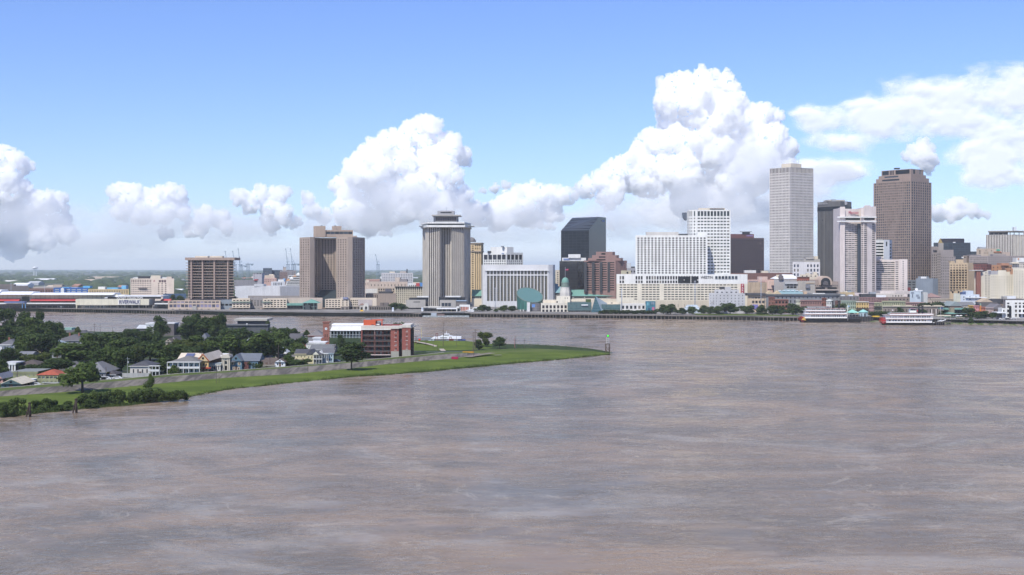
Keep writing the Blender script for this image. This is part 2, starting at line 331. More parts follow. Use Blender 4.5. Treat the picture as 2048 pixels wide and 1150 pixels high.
def veil(label, D, blobs, thick=1300, step=4, mat=None):
    """flat spread of thin cloud: a closed lens whose thickness is the sum of soft ellipses (px, py, rx, ry)"""
    s = D / F
    x0, x1 = min(b[0] - 2 * b[2] for b in blobs), max(b[0] + 2 * b[2] for b in blobs); y0, y1 = min(b[1] - 2 * b[3] for b in blobs), max(b[1] + 2 * b[3] for b in blobs)
    gx = np.arange(x0, x1, step); gy = np.arange(y0, min(y1, 520), step); XX, YY = np.meshgrid(gx, gy)
    f = np.zeros_like(XX)
    for px, py, rx, ry in blobs: f = np.maximum(f, np.exp(-1.6 * (((XX - px) / rx) ** 2 + ((YY - py) / ry) ** 2)) ) * .75 + .25 * np.minimum(1, f + np.exp(-1.6 * (((XX - px) / rx) ** 2 + ((YY - py) / ry) ** 2)))
    nz = np.array([[sum(noise.noise(Vector((x * .011 * 2 ** k, y * .02 * 2 ** k, D * .01 + 7 * k))) / 1.7 ** k for k in range(5)) for x in gx] for y in y_]) if (y_ := gy) is not None else 0
    f = f + nz * .42 * np.minimum(1, f * 3); f = np.clip((f - .22) / .78, 0, 1); h_, w_ = f.shape; nv = h_ * w_
    P = np.empty((2 * nv, 3))
    for k, sg in ((0, -1), (1, 1)):
        P[k * nv:(k + 1) * nv, 0] = ((XX - CX) * s).ravel(); P[k * nv:(k + 1) * nv, 1] = (D + sg * (2 + f * thick)).ravel(); P[k * nv:(k + 1) * nv, 2] = (H - (YY - HOR) * s).ravel()
    fc = []
    for j in range(h_ - 1):
        for i in range(w_ - 1):
            q = (j * w_ + i, j * w_ + i + 1, (j + 1) * w_ + i + 1, (j + 1) * w_ + i)
            if max(f.flat[k] for k in q) > 0: fc.append(q[::-1]); fc.append(tuple(nv + k for k in q))
    me = bpy.data.meshes.new('cloud'); me.from_pydata(P.tolist(), [], fc)
    bm = bmesh.new(); bm.from_mesh(me); la = bm.verts.layers.float.new('thick')
    for v, a in zip(bm.verts, np.concatenate([f.ravel(), f.ravel()])): v[la] = a
    bmesh.ops.delete(bm, geom=[v for v in bm.verts if not v.link_faces], context='VERTS')
    bm.to_mesh(me); bm.free(); me.polygons.foreach_set('use_smooth', [True] * len(me.polygons)); me.materials.append(mat or VEIL)
    return obj('cloud', me, None, label=label, category='cloud', group='clouds over the skyline')
cloud('bright cumulus bank cut by the left edge of the sky', 21000, [(-30, 335, 45), (10, 330, 36), (42, 332, 26), (20, 372, 40), (-40, 400, 60), (28, 420, 42), (72, 412, 28), (100, 408, 24), (115, 398, 16), (108, 430, 26), (68, 455, 34), (120, 464, 26), (146, 472, 14), (20, 470, 45), (90, 480, 24)], 500, 110, seed=1)
cloud('low ragged cumulus left of the brown flat-topped tower', 23000, [(232, 390, 20), (246, 380, 16), (268, 392, 22), (300, 398, 20), (326, 388, 18), (350, 384, 16), (364, 392, 14), (245, 424, 18), (288, 430, 22), (330, 430, 20), (368, 428, 14), (300, 410, 26), (265, 410, 24), (340, 412, 24), (412, 436, 20), (436, 438, 18), (404, 452, 16), (456, 456, 12), (380, 458, 16), (330, 466, 12)], 478, 95, seed=2)
cloud('small cumulus with a pointed left edge above the port cranes', 23000, [(482, 396, 16), (520, 388, 18), (552, 390, 18), (570, 386, 12), (500, 410, 18), (540, 418, 24), (572, 432, 18), (590, 446, 12), (540, 446, 20)], 470, 80, seed=3)
cloud('tall white cumulus tower rising left of the ribbed grey skyscraper', 20000, [(616, 402, 14), (628, 420, 16), (645, 432, 16), (680, 372, 20), (705, 340, 22), (722, 318, 20), (745, 304, 24), (775, 290, 26), (806, 276, 24), (826, 256, 20), (846, 248, 20), (866, 252, 18), (842, 280, 32), (880, 284, 26), (904, 298, 24), (924, 314, 20), (880, 320, 36), (800, 320, 40), (740, 350, 40), (760, 380, 30), (700, 390, 30), (860, 350, 30), (900, 350, 26), (840, 390, 50), (740, 420, 50), (905, 396, 26), (870, 410, 44), (790, 400, 46), (700, 430, 34), (930, 392, 18), (945, 425, 22)], 480, 150, seed=4)
cloud('rounded cumulus mound behind the dark sloped tower', 21000, [(960, 436, 18), (985, 424, 22), (1012, 406, 22), (1040, 396, 24), (1066, 390, 22), (1096, 388, 22), (1124, 392, 18), (1140, 396, 12), (1000, 440, 26), (1050, 425, 34), (1100, 420, 28)], 470, 75, seed=5)
cloud('small flat scrap of cloud beside the dark sloped tower', 20000, [(1066, 454, 7), (1080, 452, 9), (1096, 454, 9), (1108, 456, 6)], 466, 26, amp=.15, seed=6)
cloud('tiny scrap of cloud touching the right side of the dark sloped tower', 20000, [(1215, 452, 9), (1226, 458, 6)], 466, 26, amp=.15, seed=26)
cloud('small low cloud scrap right of the ribbed tower crown', 22500, [(966, 382, 7), (990, 378, 11), (1012, 372, 10)], 396, 30, amp=.2, seed=16)
cloud('biggest cumulus, a towering anvil-headed mass above the white hotel', 22000, [(1340, 180, 26), (1370, 170, 24), (1405, 164, 26), (1440, 166, 26), (1462, 176, 20), (1330, 205, 28), (1380, 205, 40), (1440, 200, 34), (1474, 206, 18), (1345, 240, 28), (1400, 245, 40), (1450, 240, 40), (1500, 232, 26), (1528, 222, 18), (1548, 236, 20), (1500, 262, 36), (1545, 268, 24), (1300, 276, 18), (1282, 298, 22), (1316, 290, 26), (1350, 290, 34), (1410, 300, 44), (1470, 295, 44), (1530, 300, 36), (1575, 300, 22), (1390, 210, 44), (1560, 340, 30), (1460, 390, 50), (1380, 400, 44), (1220, 346, 20), (1245, 335, 24), (1275, 330, 28), (1200, 364, 20), (1172, 376, 20), (1220, 385, 30), (1290, 360, 40), (1350, 345, 44), (1420, 360, 50), (1500, 350, 50)], 420, 95, seed=7)
veil('hazy pale spread of cloud set before the biggest cumulus to lighten its base', 18000, [(1400, 420, 180, 60), (1560, 385, 150, 60), (1665, 352, 60, 26), (1250, 430, 130, 45), (1500, 320, 110, 60), (1480, 470, 190, 40)], 480)  # thin veils added in front of the cumulus to lighten their grey bases
veil('wide thin sheet of high cloud at the upper right', 26000, [(1650, 236, 90, 34), (1740, 244, 110, 48), (1880, 200, 140, 62), (2040, 190, 170, 70), (1700, 284, 90, 34), (2060, 280, 140, 70), (2000, 345, 90, 40), (1900, 240, 150, 60), (1990, 300, 130, 70), (1720, 210, 60, 20), (1610, 226, 50, 16)], 60, mat=SHEET)
veil('pale hazy body of cloud set before the tall cumulus tower to lighten its base', 18000, [(800, 400, 120, 60), (740, 440, 130, 45), (890, 430, 110, 50), (640, 450, 70, 30)], 420)
veil('low pale haze of cloud along the left horizon', 17500, [(60, 450, 140, 60), (300, 440, 150, 45), (480, 455, 130, 40), (180, 485, 180, 30)], 430)
veil('low pale haze of cloud set before the rounded mound to lighten its base', 18000, [(1050, 440, 150, 45), (960, 465, 110, 30), (1150, 465, 120, 35)], 300)
veil('soft white spread of cloud behind the tallest tower', 23500, [(1600, 350, 120, 48), (1690, 345, 70, 28), (1480, 420, 170, 42), (1330, 425, 130, 40), (1580, 420, 110, 40)], 60, mat=SHEET)
cloud('small bright cumulus head beside the brown granite tower', 19000, [(1812, 313, 11), (1828, 302, 15), (1846, 291, 15), (1860, 297, 12), (1846, 316, 24), (1862, 324, 14), (1830, 322, 14), (1854, 336, 14)], 372, 60, amp=.2, seed=10)
cloud('low cumulus right of the brown granite tower', 20000, [(1874, 422, 14), (1890, 426, 16), (1910, 408, 14), (1922, 404, 13), (1916, 424, 20), (1938, 422, 14), (1956, 428, 11), (1974, 431, 8), (1880, 430, 16), (1900, 432, 14)], 446, 44, amp=.2, seed=11)
cloud('faint low cloud streak between the two left towers', 22000, [(748, 468, 6), (770, 466, 9), (782, 468, 6)], 476, 20, amp=.15, seed=12)
# ---------------------------------------------------------------- buildings: walls with real window openings
GL = glass(); GLB = glass((.03, .04, .055), .1, .05); GLD = glass((.012, .013, .016), .15, .04)
def facade(mb, wins, a, b, z1, z0, bands, py2z, d=.45, cell=None):
    """wall from a to b (left to right seen from outside); bands from the top: (py_bottom, columns, rows, width share, height share, left margin, right margin)"""
    a = Vector((a[0], a[1], 0)); b = Vector((b[0], b[1], 0)); L = (b - a).length; u = (b - a) / L; nrm = Vector((u.y, -u.x, 0))
    def P(s, z, o=0): q = a + u * s - nrm * o; return (q.x, q.y, z)
    def quad(s0, s1, za, zb): mb.poly([P(s0, za), P(s1, za), P(s1, zb), P(s0, zb)])
    zt = z1
    for bd in (bands or []):
        yb, nc, nr = bd[0], bd[1], bd[2]; zb = max(z0, py2z(yb))
        if zb >= zt - .01: continue
        if not nc: quad(0, L, zb, zt); zt = zb; continue
        wf, hf = bd[3], bd[4]; m0 = bd[5] if len(bd) > 5 else .02; m1 = bd[6] if len(bd) > 6 else .02
        cw = L * (1 - m0 - m1) / nc; ch = (zt - zb) / nr; zc = zt
        for r in range(nr):
            hh = ch * hf; top = zt - r * ch - (ch - hh) * .5; bot = top - hh
            quad(0, L, top, zc); zc = bot; sx = 0
            for c in range(nc):
                ww = cw * wf; k = 0
                if cell:
                    q = cell(r, c)
                    if q is None: continue
                    k = q
                s0 = L * m0 + c * cw + (cw - ww) / 2; s1 = s0 + ww
                quad(sx, s0, bot, top); sx = s1
                mb.poly([P(s0, bot), P(s1, bot), P(s1, bot, d), P(s0, bot, d)]); mb.poly([P(s0, top, d), P(s1, top, d), P(s1, top), P(s0, top)])
                mb.poly([P(s0, bot), P(s0, bot, d), P(s0, top, d), P(s0, top)]); mb.poly([P(s1, bot, d), P(s1, bot), P(s1, top), P(s1, top, d)])
                m_ = P((s0 + s1) / 2, (top + bot) / 2, d); wins.append((m_, (u.x, u.y), ww, hh, k))
            quad(sx, L, bot, top)
        if zc > zb + .005: quad(0, L, zb, zc)
        zt = zb
    if zt > z0 + .01: quad(0, L, z0, zt)
class Bld:
    def __init__(s, name, label, cat, px, D, zg=ZC, group=None):
        s.o = Vector((X(px, D), D, zg)); s.root = thing(name, label, cat, s.o, 0, group); s.wins = []; s.zg = zg
    def L(s, px, D): return (X(px, D) - s.o.x, D - s.o.y)
    def z(s, py, D): return Z(py, D) - s.zg
    def vol(s, fr, yt, m, E=(), yb=None, dep=25, d=.45, part='wall', roof=None, par=.7, cell=None, win=None, closed=True):
        """fr: front corners (px, D) left to right"""
        Dm = min(q[1] for q in fr); f = lambda py: s.z(py, Dm)
        pts = [s.L(*q) for q in fr]; dl, dr = dep if isinstance(dep, tuple) else (dep, dep); xl, xr = X(*fr[0]), X(*fr[-1])
        pts += [(min(xr, xr * (1 + dr / fr[-1][1])) - s.o.x, pts[-1][1] + dr), (max(xl, xl * (1 + dl / fr[0][1])) - s.o.x, pts[0][1] + dl)]
        z1 = f(yt); z0 = 0 if yb is None else f(yb); mb = MB(); wins = []; n = len(pts)
        for i in range(n):
            bd = E[i] if i < len(E) else None
            facade(mb, wins, pts[i], pts[(i + 1) % n], z1, z0, bd, f, d, (cell[i] if isinstance(cell, list) else cell) if i < len(fr) - 1 else None)
        cx = sum(q[0] for q in pts) / n; cy = sum(q[1] for q in pts) / n; k = .985
        inn = [(cx + (q[0] - cx) * k, cy + (q[1] - cy) * k) for q in pts]
        for i in range(n):
            j = (i + 1) % n
            mb.poly([(*pts[i], z1), (*pts[j], z1), (*inn[j], z1), (*inn[i], z1)]); mb.poly([(*inn[i], z1), (*inn[j], z1), (*inn[j], z1 - par), (*inn[i], z1 - par)])
        if yb is not None: mb.poly([(*q, z0) for q in reversed(pts)])
        mb.build(part, m, s.root)
        if roof is not False:
            r = MB(); r.poly([(*q, z1 - par) for q in inn]); r.build('roof', roof or ROOFG, s.root)
        s.wins += [(w_, win) for w_ in wins]; s.pts = pts; s.h = z1; return s
    def box(s, part, x0, x1, D, yt, yb, m, dep=10, parent=None):
        a = s.L(x0, D); b = s.L(x1, D); mb = MB(); mb.box(a[0], b[0], a[1], a[1] + dep, s.z(yb, D) if yb else 0, s.z(yt, D)); return mb.build(part, m, parent or s.root)
    def cyl(s, part, px, D, r, yt, yb, m, n=16, r1=None, dy=0):
        a = s.L(px, D); k = D / F; mb = MB(); mb.tube((a[0], a[1] + dy, s.z(yb, D) if yb else 0), (a[0], a[1] + dy, s.z(yt, D)), r * k, (r if r1 is None else r1) * k, n); return mb.build(part, m, s.root)
    def text(s, name, body, px, py, D, h, m, off=-.3, sx=1, ext=.12):
        a = s.L(px, D); return text(name, body, h * D / F, m, s.root, (a[0], a[1] + off, s.z(py, D)), ext=ext, sx=sx)
    def done(s, win=None):
        win = win or GL; cache = {}; ws = sorted(s.wins, key=lambda q: -round(q[0][2] * q[0][3], 1)); rest = {}
        for i, ((c, u, ww, hh, k), wm_) in enumerate(ws):
            wm_ = wm_ or win
            if isinstance(wm_, (list, tuple)): wm_ = wm_[k]
            key = (round(u[0], 4), round(u[1], 4), round(ww, 2), round(hh, 2), wm_.name)
            q = [(-u[0] * ww / 2, -u[1] * ww / 2, -hh / 2), (u[0] * ww / 2, u[1] * ww / 2, -hh / 2), (u[0] * ww / 2, u[1] * ww / 2, hh / 2), (-u[0] * ww / 2, -u[1] * ww / 2, hh / 2)]
            if i < 100 or len(ws) <= 103:
                if key not in cache: cache[key] = MB().poly(q).mesh('window', wm_)
                obj('window', cache[key], s.root, c)
            else: rest.setdefault(wm_.name, (wm_, MB()))[1].poly([(p[0] + c[0], p[1] + c[1], p[2] + c[2]) for p in q])
        rl = list(rest.values())
        if len(rl) == 1: rl[0][1].build('window', rl[0][0], s.root, kind='stuff')
        elif rl:
            a, b_ = rl[0], rl[1]; me = a[1]; n = len(me.f); me.v, off = me.v + b_[1].v, len(me.v); me.f += [tuple(off + i for i in q) for q in b_[1].f]; me.sm += b_[1].sm
            ms = me.mesh('window', a[0]); ms.materials.append(b_[0]); ms.polygons.foreach_set('material_index', [0] * n + [1] * (len(me.f) - n)); obj('window', ms, s.root, kind='stuff')
        return s
ROOFG = paint((.30, .29, .28)); ROOFW = paint((.62, .61, .58)); ROOFD = paint((.09, .088, .088)); WHITE = paint((.62, .62, .60)); CREAM = paint((.60, .53, .42)); CONC = paint((.36, .34, .31))
TAN = paint((.47, .37, .28)); DARK = paint((.05, .05, .055)); STEEL = paint((.30, .32, .34), .5); METALW = paint((.70, .71, .72), .5); COPPER = paint((.14, .28, .235)); BRICK = paint((.27, .12, .085)); RED = paint((.42, .06, .065)); BLACK = paint((.015, .015, .017), .5)
def signm(c): return paint(c, .6, .04)

# ---- white gridded office tower, the tallest
b = Bld('office_tower', 'tallest tower, white concrete grid of small square windows', 'skyscraper', 1580, 1900)
E = [(345, 14, 1, .62, .9), (556, 14, 38, .52, .56)]; E2 = [(345, 17, 1, .62, .9), (556, 17, 38, .52, .56)]
b.vol([(1539, 1932), (1580, 1900), (1627, 1928)], 334, paint((.56, .52, .49)), [E, E2], dep=40, d=.8)
b.vol([(1563, 1925), (1582, 1912), (1603, 1925)], 326.5, CREAM, yb=334, dep=18, part='penthouse'); b.cyl('antenna', 1597, 1930, .45, 316, 330, STEEL, 6, .15)
b.done(glass((.03, .022, .022), .2, .1))
# ---- brown granite tower with stepped crown
b = Bld('office_tower', 'brown granite skyscraper with a stepped crown at the right', 'skyscraper', 1822, 1750)
GR = paint((.30, .225, .185), .6)
V = lambda r, c: 1 if abs(c - 8.5) < 7.6 - r * .27 and r < 26 else 0
fr = [(1747, 1800), (1822, 1750), (1863, 1785)]
b.vol(fr, 362, GR, [[(586, 18, 43, .68, .68)], [(586, 9, 43, .66, .72)]], dep=45, d=.7, cell=[V, None], win=(GLB, glass((.13, .11, .10), .3, .1)), roof=False)
b.vol([(1752, 1806), (1822, 1760), (1858, 1790)], 354, GR, [[(361, 1, 1, .66, .5, .05, .2)], []], yb=362, dep=38, part='crown', win=GLB)
b.vol([(1757, 1810), (1822, 1766), (1852, 1792)], 348, GR, [[(354, 1, 1, .62, .5, .05, .25)], []], yb=354, dep=32, part='crown', win=GLB)
b.vol([(1763, 1812), (1779, 1800), (1788, 1794), (1822, 1771), (1847, 1792)], 337.5, GR, [[(348, 1, 1, .84, .8)], [(348, 3, 1, .7, .85)], [(348, 1, 1, .86, .8)], [(348, 2, 1, .36, .8)]], yb=348, dep=28, part='crown', win=GLD)
b.box('roof_unit', 1791, 1800, 1800, 335.5, 338, DARK, 8); b.done(GLB)
# ---- dark vertical-ribbed tower
b = Bld('hotel_tower', 'dark grey tower of fine vertical ribs behind the pink-white hotel', 'skyscraper', 1681, 1560)
DG_ = paint((.125, .12, .115), .6)
b.vol([(1635, 1590), (1681, 1560), (1703, 1580)], 402, DG_, [[(419.8, 0, 0), (586, 16, 1, .42, 1)], [(419.8, 0, 0), (586, 8, 1, .42, 1)]], dep=35, d=.7)
b.vol([(1634.6, 1589.6), (1681, 1559.5), (1703.4, 1579.6)], 412.3, GLD, [], yb=419.6, dep=35.6, part='window_band', roof=False)
b.box('window_band', 1645, 1655, 1582.5, 439, 442, GLD, 1)
b.box('penthouse', 1655, 1690, 1575, 399.5, 402.5, CONC, 20); b.box('roof_unit', 1664, 1672, 1572, 398.6, 402.5, STEEL, 6)
o = b.text('sign_lettering', 'Sheraton', 1645, 407.3, 1583.5, 6.5, signm((.35, .35, .36)), off=-1.0, ext=.3); o.rotation_euler = (R(90), 0, math.atan2(-30, X(1681, 1560) - X(1635, 1590)))
lg = MB(); lg.tube((0, 0, 0), (0, .4, 0), 2.2, 2.2, 16); a_ = b.L(1691, 1568); lo = lg.build('logo', signm((.3, .3, .32)), b.root); lo.location = (a_[0], a_[1] - .5, b.z(406.5, 1568))
b.done(GLD)
# ---- pink-white hotel tower with balconies
PINK = paint((.60, .53, .495)); b = Bld('hotel_tower', 'pink-white hotel tower with red lettering and stacked balconies', 'hotel', 1700, 1420)
b.vol([(1676, 1436), (1680, 1424)], 416, PINK, [[(444, 0, 0), (586, 1, 38, .45, .42)]], dep=30)
b.vol([(1680, 1422), (1690, 1422)], 413.5, PINK, dep=30, part='pier')
b.vol([(1690, 1426), (1722, 1430)], 417.5, PINK, [[(435.5, 0, 0), (440.5, 1, 1, .96, .9), (446, 0, 0), (586, 4, 36, .97, .42, .0, .18)]], dep=30, d=.7, win=glass((.035, .045, .05), .15, .35, (.3, .3, .27)))
b.box('dark_glass_strip', 1715.5, 1721.5, 1425, 447, 586, GLB, 3)  # dark glass strip set before the right side of the centre bay
b.vol([(1722, 1422), (1727, 1422)], 415, PINK, [[(446, 0, 0), (586, 1, 36, .8, .5)]], dep=30)
b.vol([(1727, 1421), (1752, 1428)], 412.5, PINK, [[(435, 0, 0), (440, 1, 1, .92, .9), (446, 0, 0), (586, 3, 36, .8, .55)]], dep=30, d=1.2, cell=lambda r, c: 0 if c != 1 else None)
b.vol([(1729, 1426), (1734, 1426), (1741, 1427)], 410.5, PINK, yb=416, dep=12, part='penthouse')
for y in (433, 441.5): b.box('cornice', 1674.8, 1753, 1419.5, y, y + 2.4, WHITE, 2.5)
b.text('sign_lettering', 'Marriott', 1707, 425.5, 1427, 9.5, signm((.40, .09, .13)), off=-.5, ext=.3, sx=.62); b.done()
b = Bld('hotel_wing', 'lower pink-white hotel wing right of the pink-white tower', 'hotel', 1785, 1450)
b.vol([(1752, 1462), (1790, 1458)], 519, PINK, [[(523, 0, 0), (588, 5, 16, .97, .5)]], dep=22, d=1.0, win=glass((.06, .075, .085), .15, .3, (.25, .27, .26)))
b.vol([(1790, 1452), (1798, 1452)], 519, PINK, [[(522, 0, 0), (588, 1, 16, .75, .42)]], dep=28); b.vol([(1798, 1450), (1815, 1450)], 518.5, PINK, [[(521, 0, 0), (590, 1, 16, .14, .42)]], dep=28)
b.vol([(1752, 1450), (1765, 1450)], 513, PINK, yb=521, dep=14, part='penthouse'); b.done()
b = Bld('office_building', 'small white office block with black ribbon windows and a grey lift pylon', 'office building', 1768, 1600)
b.vol([(1750, 1612), (1768, 1612)], 480, WHITE, [[(484, 0, 0), (532, 1, 8, .9, .5, .02, .02)]], dep=20, win=GLD); b.vol([(1767.5, 1600), (1779, 1600), (1784, 1612)], 479.5, paint((.45, .47, .5)), [[(483, 0, 0), (493, 1, 1, .26, .9)], [(486, 0, 0), (530, 1, 7, .7, .5)]], dep=24, part='lift_pylon'); b.box('roof_unit', 1755, 1766, 1612, 477.5, 480.3, CONC, 8); b.done()
# ---- white hotel on the parking podium: three joined volumes
WT = paint((.66, .66, .63)); b = Bld('parking_podium', 'wide white parking podium with slot windows and hotel lettering', 'car park', 1360, 1300)
fr = [(1233, 1300), (1495, 1300)]
CR2 = paint((.63, .58, .47))
b.vol(fr, 548.5, WT, [[(552, 0, 0), (559.3, 30, 1, .68, .95, .02, .37), (560.8, 0, 0), (566.5, 30, 1, .68, .95, .02, .37)]], yb=567.5, dep=45, cell=lambda r, c: None if c in (2, 3, 4, 5, 9) and r == 0 or c in (3, 4, 5) else 0)
b.vol(fr, 567.5, CR2, [[(600.5, 32, 7, .78, .44, .02, .075)]], dep=45, roof=False, cell=lambda r, c: None if (c in (5, 11)) or (r == 6 and c < 4) else 0)
for x in (1356, 1369.3, 1382.6): b.box('picture_window', x, x + 11.4, 1299.4, 553, 566, GLD, 2.0)
for i in range(7): b.box('picture_window', 1430.5 + i * 6.6, 1435 + i * 6.6, 1299.3, 552.2, 557.6, GLB, 2.0)
b.text('sign_lettering', 'WESTIN', 1413.5, 555, 1300, 7.6, signm((.03, .03, .04)), off=-.2, sx=.9, ext=.25)
sg = b.box('park_sign', 1482, 1488, 1298.6, 567.5, 587, signm((.30, .02, .04)), 1.2)
for i, ch in enumerate('PARK'):
    a_ = b.L(1485, 1298.6); o = text('sign_letter', ch, 5.6 * 1300 / F, signm((.8, .8, .8)), sg, (a_[0], a_[1] - .15, b.z(571 + i * 5.0, 1300)), ext=.1)
b.done(GLD)
b = Bld('hotel_block', 'broad white hotel slab with rows of small dark windows on the podium', 'hotel', 1343, 1322, zg=Z(549, 1322))
b.vol([(1271, 1325), (1415, 1322)], 470.5, WT, [[(474, 0, 0), (548, 20, 16, .56, .62, .015, .015)]], dep=14, roof=ROOFW)
b.box('penthouse', 1293, 1357, 1327, 464, 471, paint((.5, .48, .45)), 8); b.box('penthouse', 1357, 1376, 1327, 467.5, 471, DARK, 6); b.box('penthouse', 1395, 1415, 1326, 465.5, 471, WT, 8); b.done(glass((.02, .018, .02), .2, .05))
b = Bld('hotel_tower', 'tall white hotel tower with curved left end above the slab', 'hotel', 1425, 1345, zg=Z(549, 1345))
b.vol([(1374, 1362), (1378, 1352), (1385, 1347), (1393, 1345), (1461, 1345)], 419.5, WT, [[(422, 0, 0), (432.5, 2, 1, .6, .95), (433.5, 0, 0), (547, 2, 18, .55, .42)], [(422, 0, 0), (432.5, 2, 1, .6, .95), (433.5, 0, 0), (547, 2, 18, .55, .42)], [(422, 0, 0), (432.5, 1, 1, .35, .95), (433.5, 0, 0), (547, 1, 18, .35, .5)], [(422, 0, 0), (432.5, 10, 1, .72, .95), (433.5, 0, 0), (547, 10, 18, .72, .42)]], dep=22, roof=ROOFW)
fin = MB(); a_ = b.L(1374, 1362); k = 1362 / F; prof = [(0, b.z(425, 1362)), (-8 * k, b.z(425, 1362)), (-6.8 * k, b.z(434, 1362)), (-3 * k, b.z(440, 1362)), (0, b.z(440.5, 1362))]
fin.yprism([(a_[0] + q[0], q[1]) for q in reversed(prof)], a_[1] + 1, a_[1] + 9); fin.build('side_fin', paint((.10, .12, .15), .4), b.root)
b.box('penthouse', 1398, 1450, 1350, 416.2, 420, CREAM, 9); b.box('roof_unit', 1420, 1448, 1348, 417, 420, DARK, 3); b.done(glass((.03, .038, .04), .15, .1))
# ---- dark brown office
b = Bld('office_tower', 'dark brown gridded office tower left of the tallest white tower', 'office tower', 1495, 1560)
BR = paint((.062, .044, .046), .5); b.vol([(1458, 1560), (1528, 1560)], 476, BR, [[(479, 0, 0), (552, 17, 14, .66, .5)]], dep=40, d=.5)
b.box('penthouse', 1462, 1508, 1568, 468, 476.5, paint((.13, .06, .06)), 20); b.box('roof_canopy', 1482, 1504, 1566, 462.5, 464, STEEL, 8); b.box('roof_unit', 1486, 1500, 1567, 464, 468.3, DARK, 6); b.box('sign_panel', 1493, 1506, 1567.6, 470, 472.5, signm((.22, .16, .3)), .5); b.done(glass((.028, .03, .042), .2, .02))
b = Bld('office_podium', 'long reddish brown flat block at the foot of the dark brown tower', 'building', 1520, 1500); b.vol([(1440, 1500), (1590, 1500)], 546, paint((.16, .085, .07)), [None], dep=30); b.box('tank', 1490, 1512, 1502, 540.5, 546.4, ROOFW, 8); b.box('tank', 1524, 1537, 1502, 541.5, 546.4, CREAM, 8); b.done()
b = Bld('office_building', 'white office block with paired windows in front of the tallest tower', 'office building', 1611, 1470)
b.vol([(1585, 1470), (1640, 1470)], 524, paint((.58, .57, .58)), [[(527, 0, 0), (563, 8, 4, .5, .62)]], dep=20, cell=lambda r, c: None if c in (2, 3) else 0, win=glass((.05, .06, .09), .15, .2)); b.vol([(1608, 1474), (1640, 1474)], 518, CONC, yb=524, dep=12, part='penthouse'); b.box('roof_unit', 1612, 1628, 1473, 514.5, 518.3, paint((.38, .36, .34)), 7); b.box('roof_unit', 1629, 1636, 1476, 512.5, 518.3, CREAM, 7); b.done()
# ---- black sloped-roof tower
b = Bld('office_tower', 'black glass tower with a steep slanting roof', 'skyscraper', 1178, 1540)
CW = curtain_wall((.014, .018, .024), (.035, .042, .05), 2.2, 3.6, .07)
q = [b.L(1122, 1560), b.L(1178, 1540), b.L(1212, 1590), b.L(1152, 1612)]; zl = b.z(460.5, 1540); zh = b.z(434, 1575)
def mid(a, c, t_): return (a[0] + (c[0] - a[0]) * t_, a[1] + (c[1] - a[1]) * t_)
r1, l1 = mid(q[1], q[2], .58), mid(q[0], q[3], .75)
wl = MB(); wl.poly([(*q[0], 0), (*q[1], 0), (*q[1], zl), (*q[0], zl)]); wl.poly([(*q[1], 0), (*q[2], 0), (*q[2], zh), (*r1, zh), (*q[1], zl)]); wl.poly([(*q[2], 0), (*q[3], 0), (*q[3], zh), (*q[2], zh)]); wl.poly([(*q[3], 0), (*q[0], 0), (*q[0], zl), (*l1, zh), (*q[3], zh)]); wl.poly([(*r1, zh), (*q[2], zh), (*q[3], zh), (*l1, zh)])
wl.build('wall', CW, b.root); rf = MB(); rf.poly([(*q[0], zl), (*q[1], zl), (*r1, zh), (*l1, zh)]); rf.build('roof', paint((.045, .052, .062), .35), b.root)
for t0 in (.1, .32, .55, .78):
    st = MB(); A, Bq = [(*mid(q[0], l1, t_), zl + (zh - zl) * t_) for t_ in (t0, t0 + .05)], [(*mid(q[1], r1, t_), zl + (zh - zl) * t_) for t_ in (t0, t0 + .05)]
    o_ = Vector((0, -.25, .5)); st.poly([Vector(A[0]) + o_, Vector(Bq[0]) + o_, Vector(Bq[1]) + o_, Vector(A[1]) + o_]); st.poly([A[0], Bq[0], Vector(Bq[0]) + o_, Vector(A[0]) + o_]); st.build('roof_ledge', paint((.02, .024, .03), .4), b.root)
sg = MB(); sg.box(-4, 4, -.2, .2, -.8, .8); sg = sg.build('sign_panel', signm((.12, .2, .42)), b.root); a_ = mid(q[1], q[2], .82); sg.location = (a_[0] + .5, a_[1] - .4, b.z(441.5, 1575)); sg.rotation_euler = (0, 0, math.atan2(q[2][1] - q[1][1], q[2][0] - q[1][0]))
b.done()
b = Bld('office_tower', 'small black glass tower with a white rooftop box', 'office tower', 1150, 1480)
q_ = [(1119, 1490), (1155, 1480), (1172, 1492)]; b.vol(q_, 522, curtain_wall((.02, .02, .022), (.035, .034, .034), 1.6, 3.5, .1), dep=25); b.vol([(1124, 1484), (1172, 1484)], 515.5, WHITE, yb=522.2, dep=14, part='penthouse'); b.box('penthouse', 1137, 1161, 1482, 508.5, 515.8, WHITE, 8); b.box('sign_panel', 1127, 1139, 1483.4, 517, 520, signm((.16, .22, .4)), .4); b.done()
# ---- brown stepped hotel with balconies
b = Bld('hotel_tower', 'brown stepped tower of stacked balconies beside the black towers', 'hotel', 1200, 1450)
BW = paint((.26, .165, .145)); 
b.vol([(1168, 1456), (1231, 1450), (1254, 1462)], 521, BW, [[(523, 0, 0), (582, 4, 13, .86, .45)], [(525, 0, 0), (582, 2, 13, .3, .4, .35, .1)]], dep=26, d=1.3)
for x in (1168.4, 1184, 1199.5, 1215): b.box('dark_upright', x, x + 5.2, 1450.6, 524, 584, DARK, 4)  # solid dark uprights standing before the balcony front
for i, (x0, x1, yt, yb) in enumerate(((1176, 1246, 516, 521.4), (1184, 1238, 510.2, 516.4), (1192, 1230, 503.5, 510.6))):
    b.vol([(x0, 1453 + i * 2), (x0 + 5, 1452 + i * 2), (x1 - 5, 1452 + i * 2), (x1, 1456 + i * 2)], yt, BW, [None, [(yt + 1.5, 0, 0), (yb, 1, 1, .5, .6, .05, .35)]], yb=yb, dep=16, part='terrace')
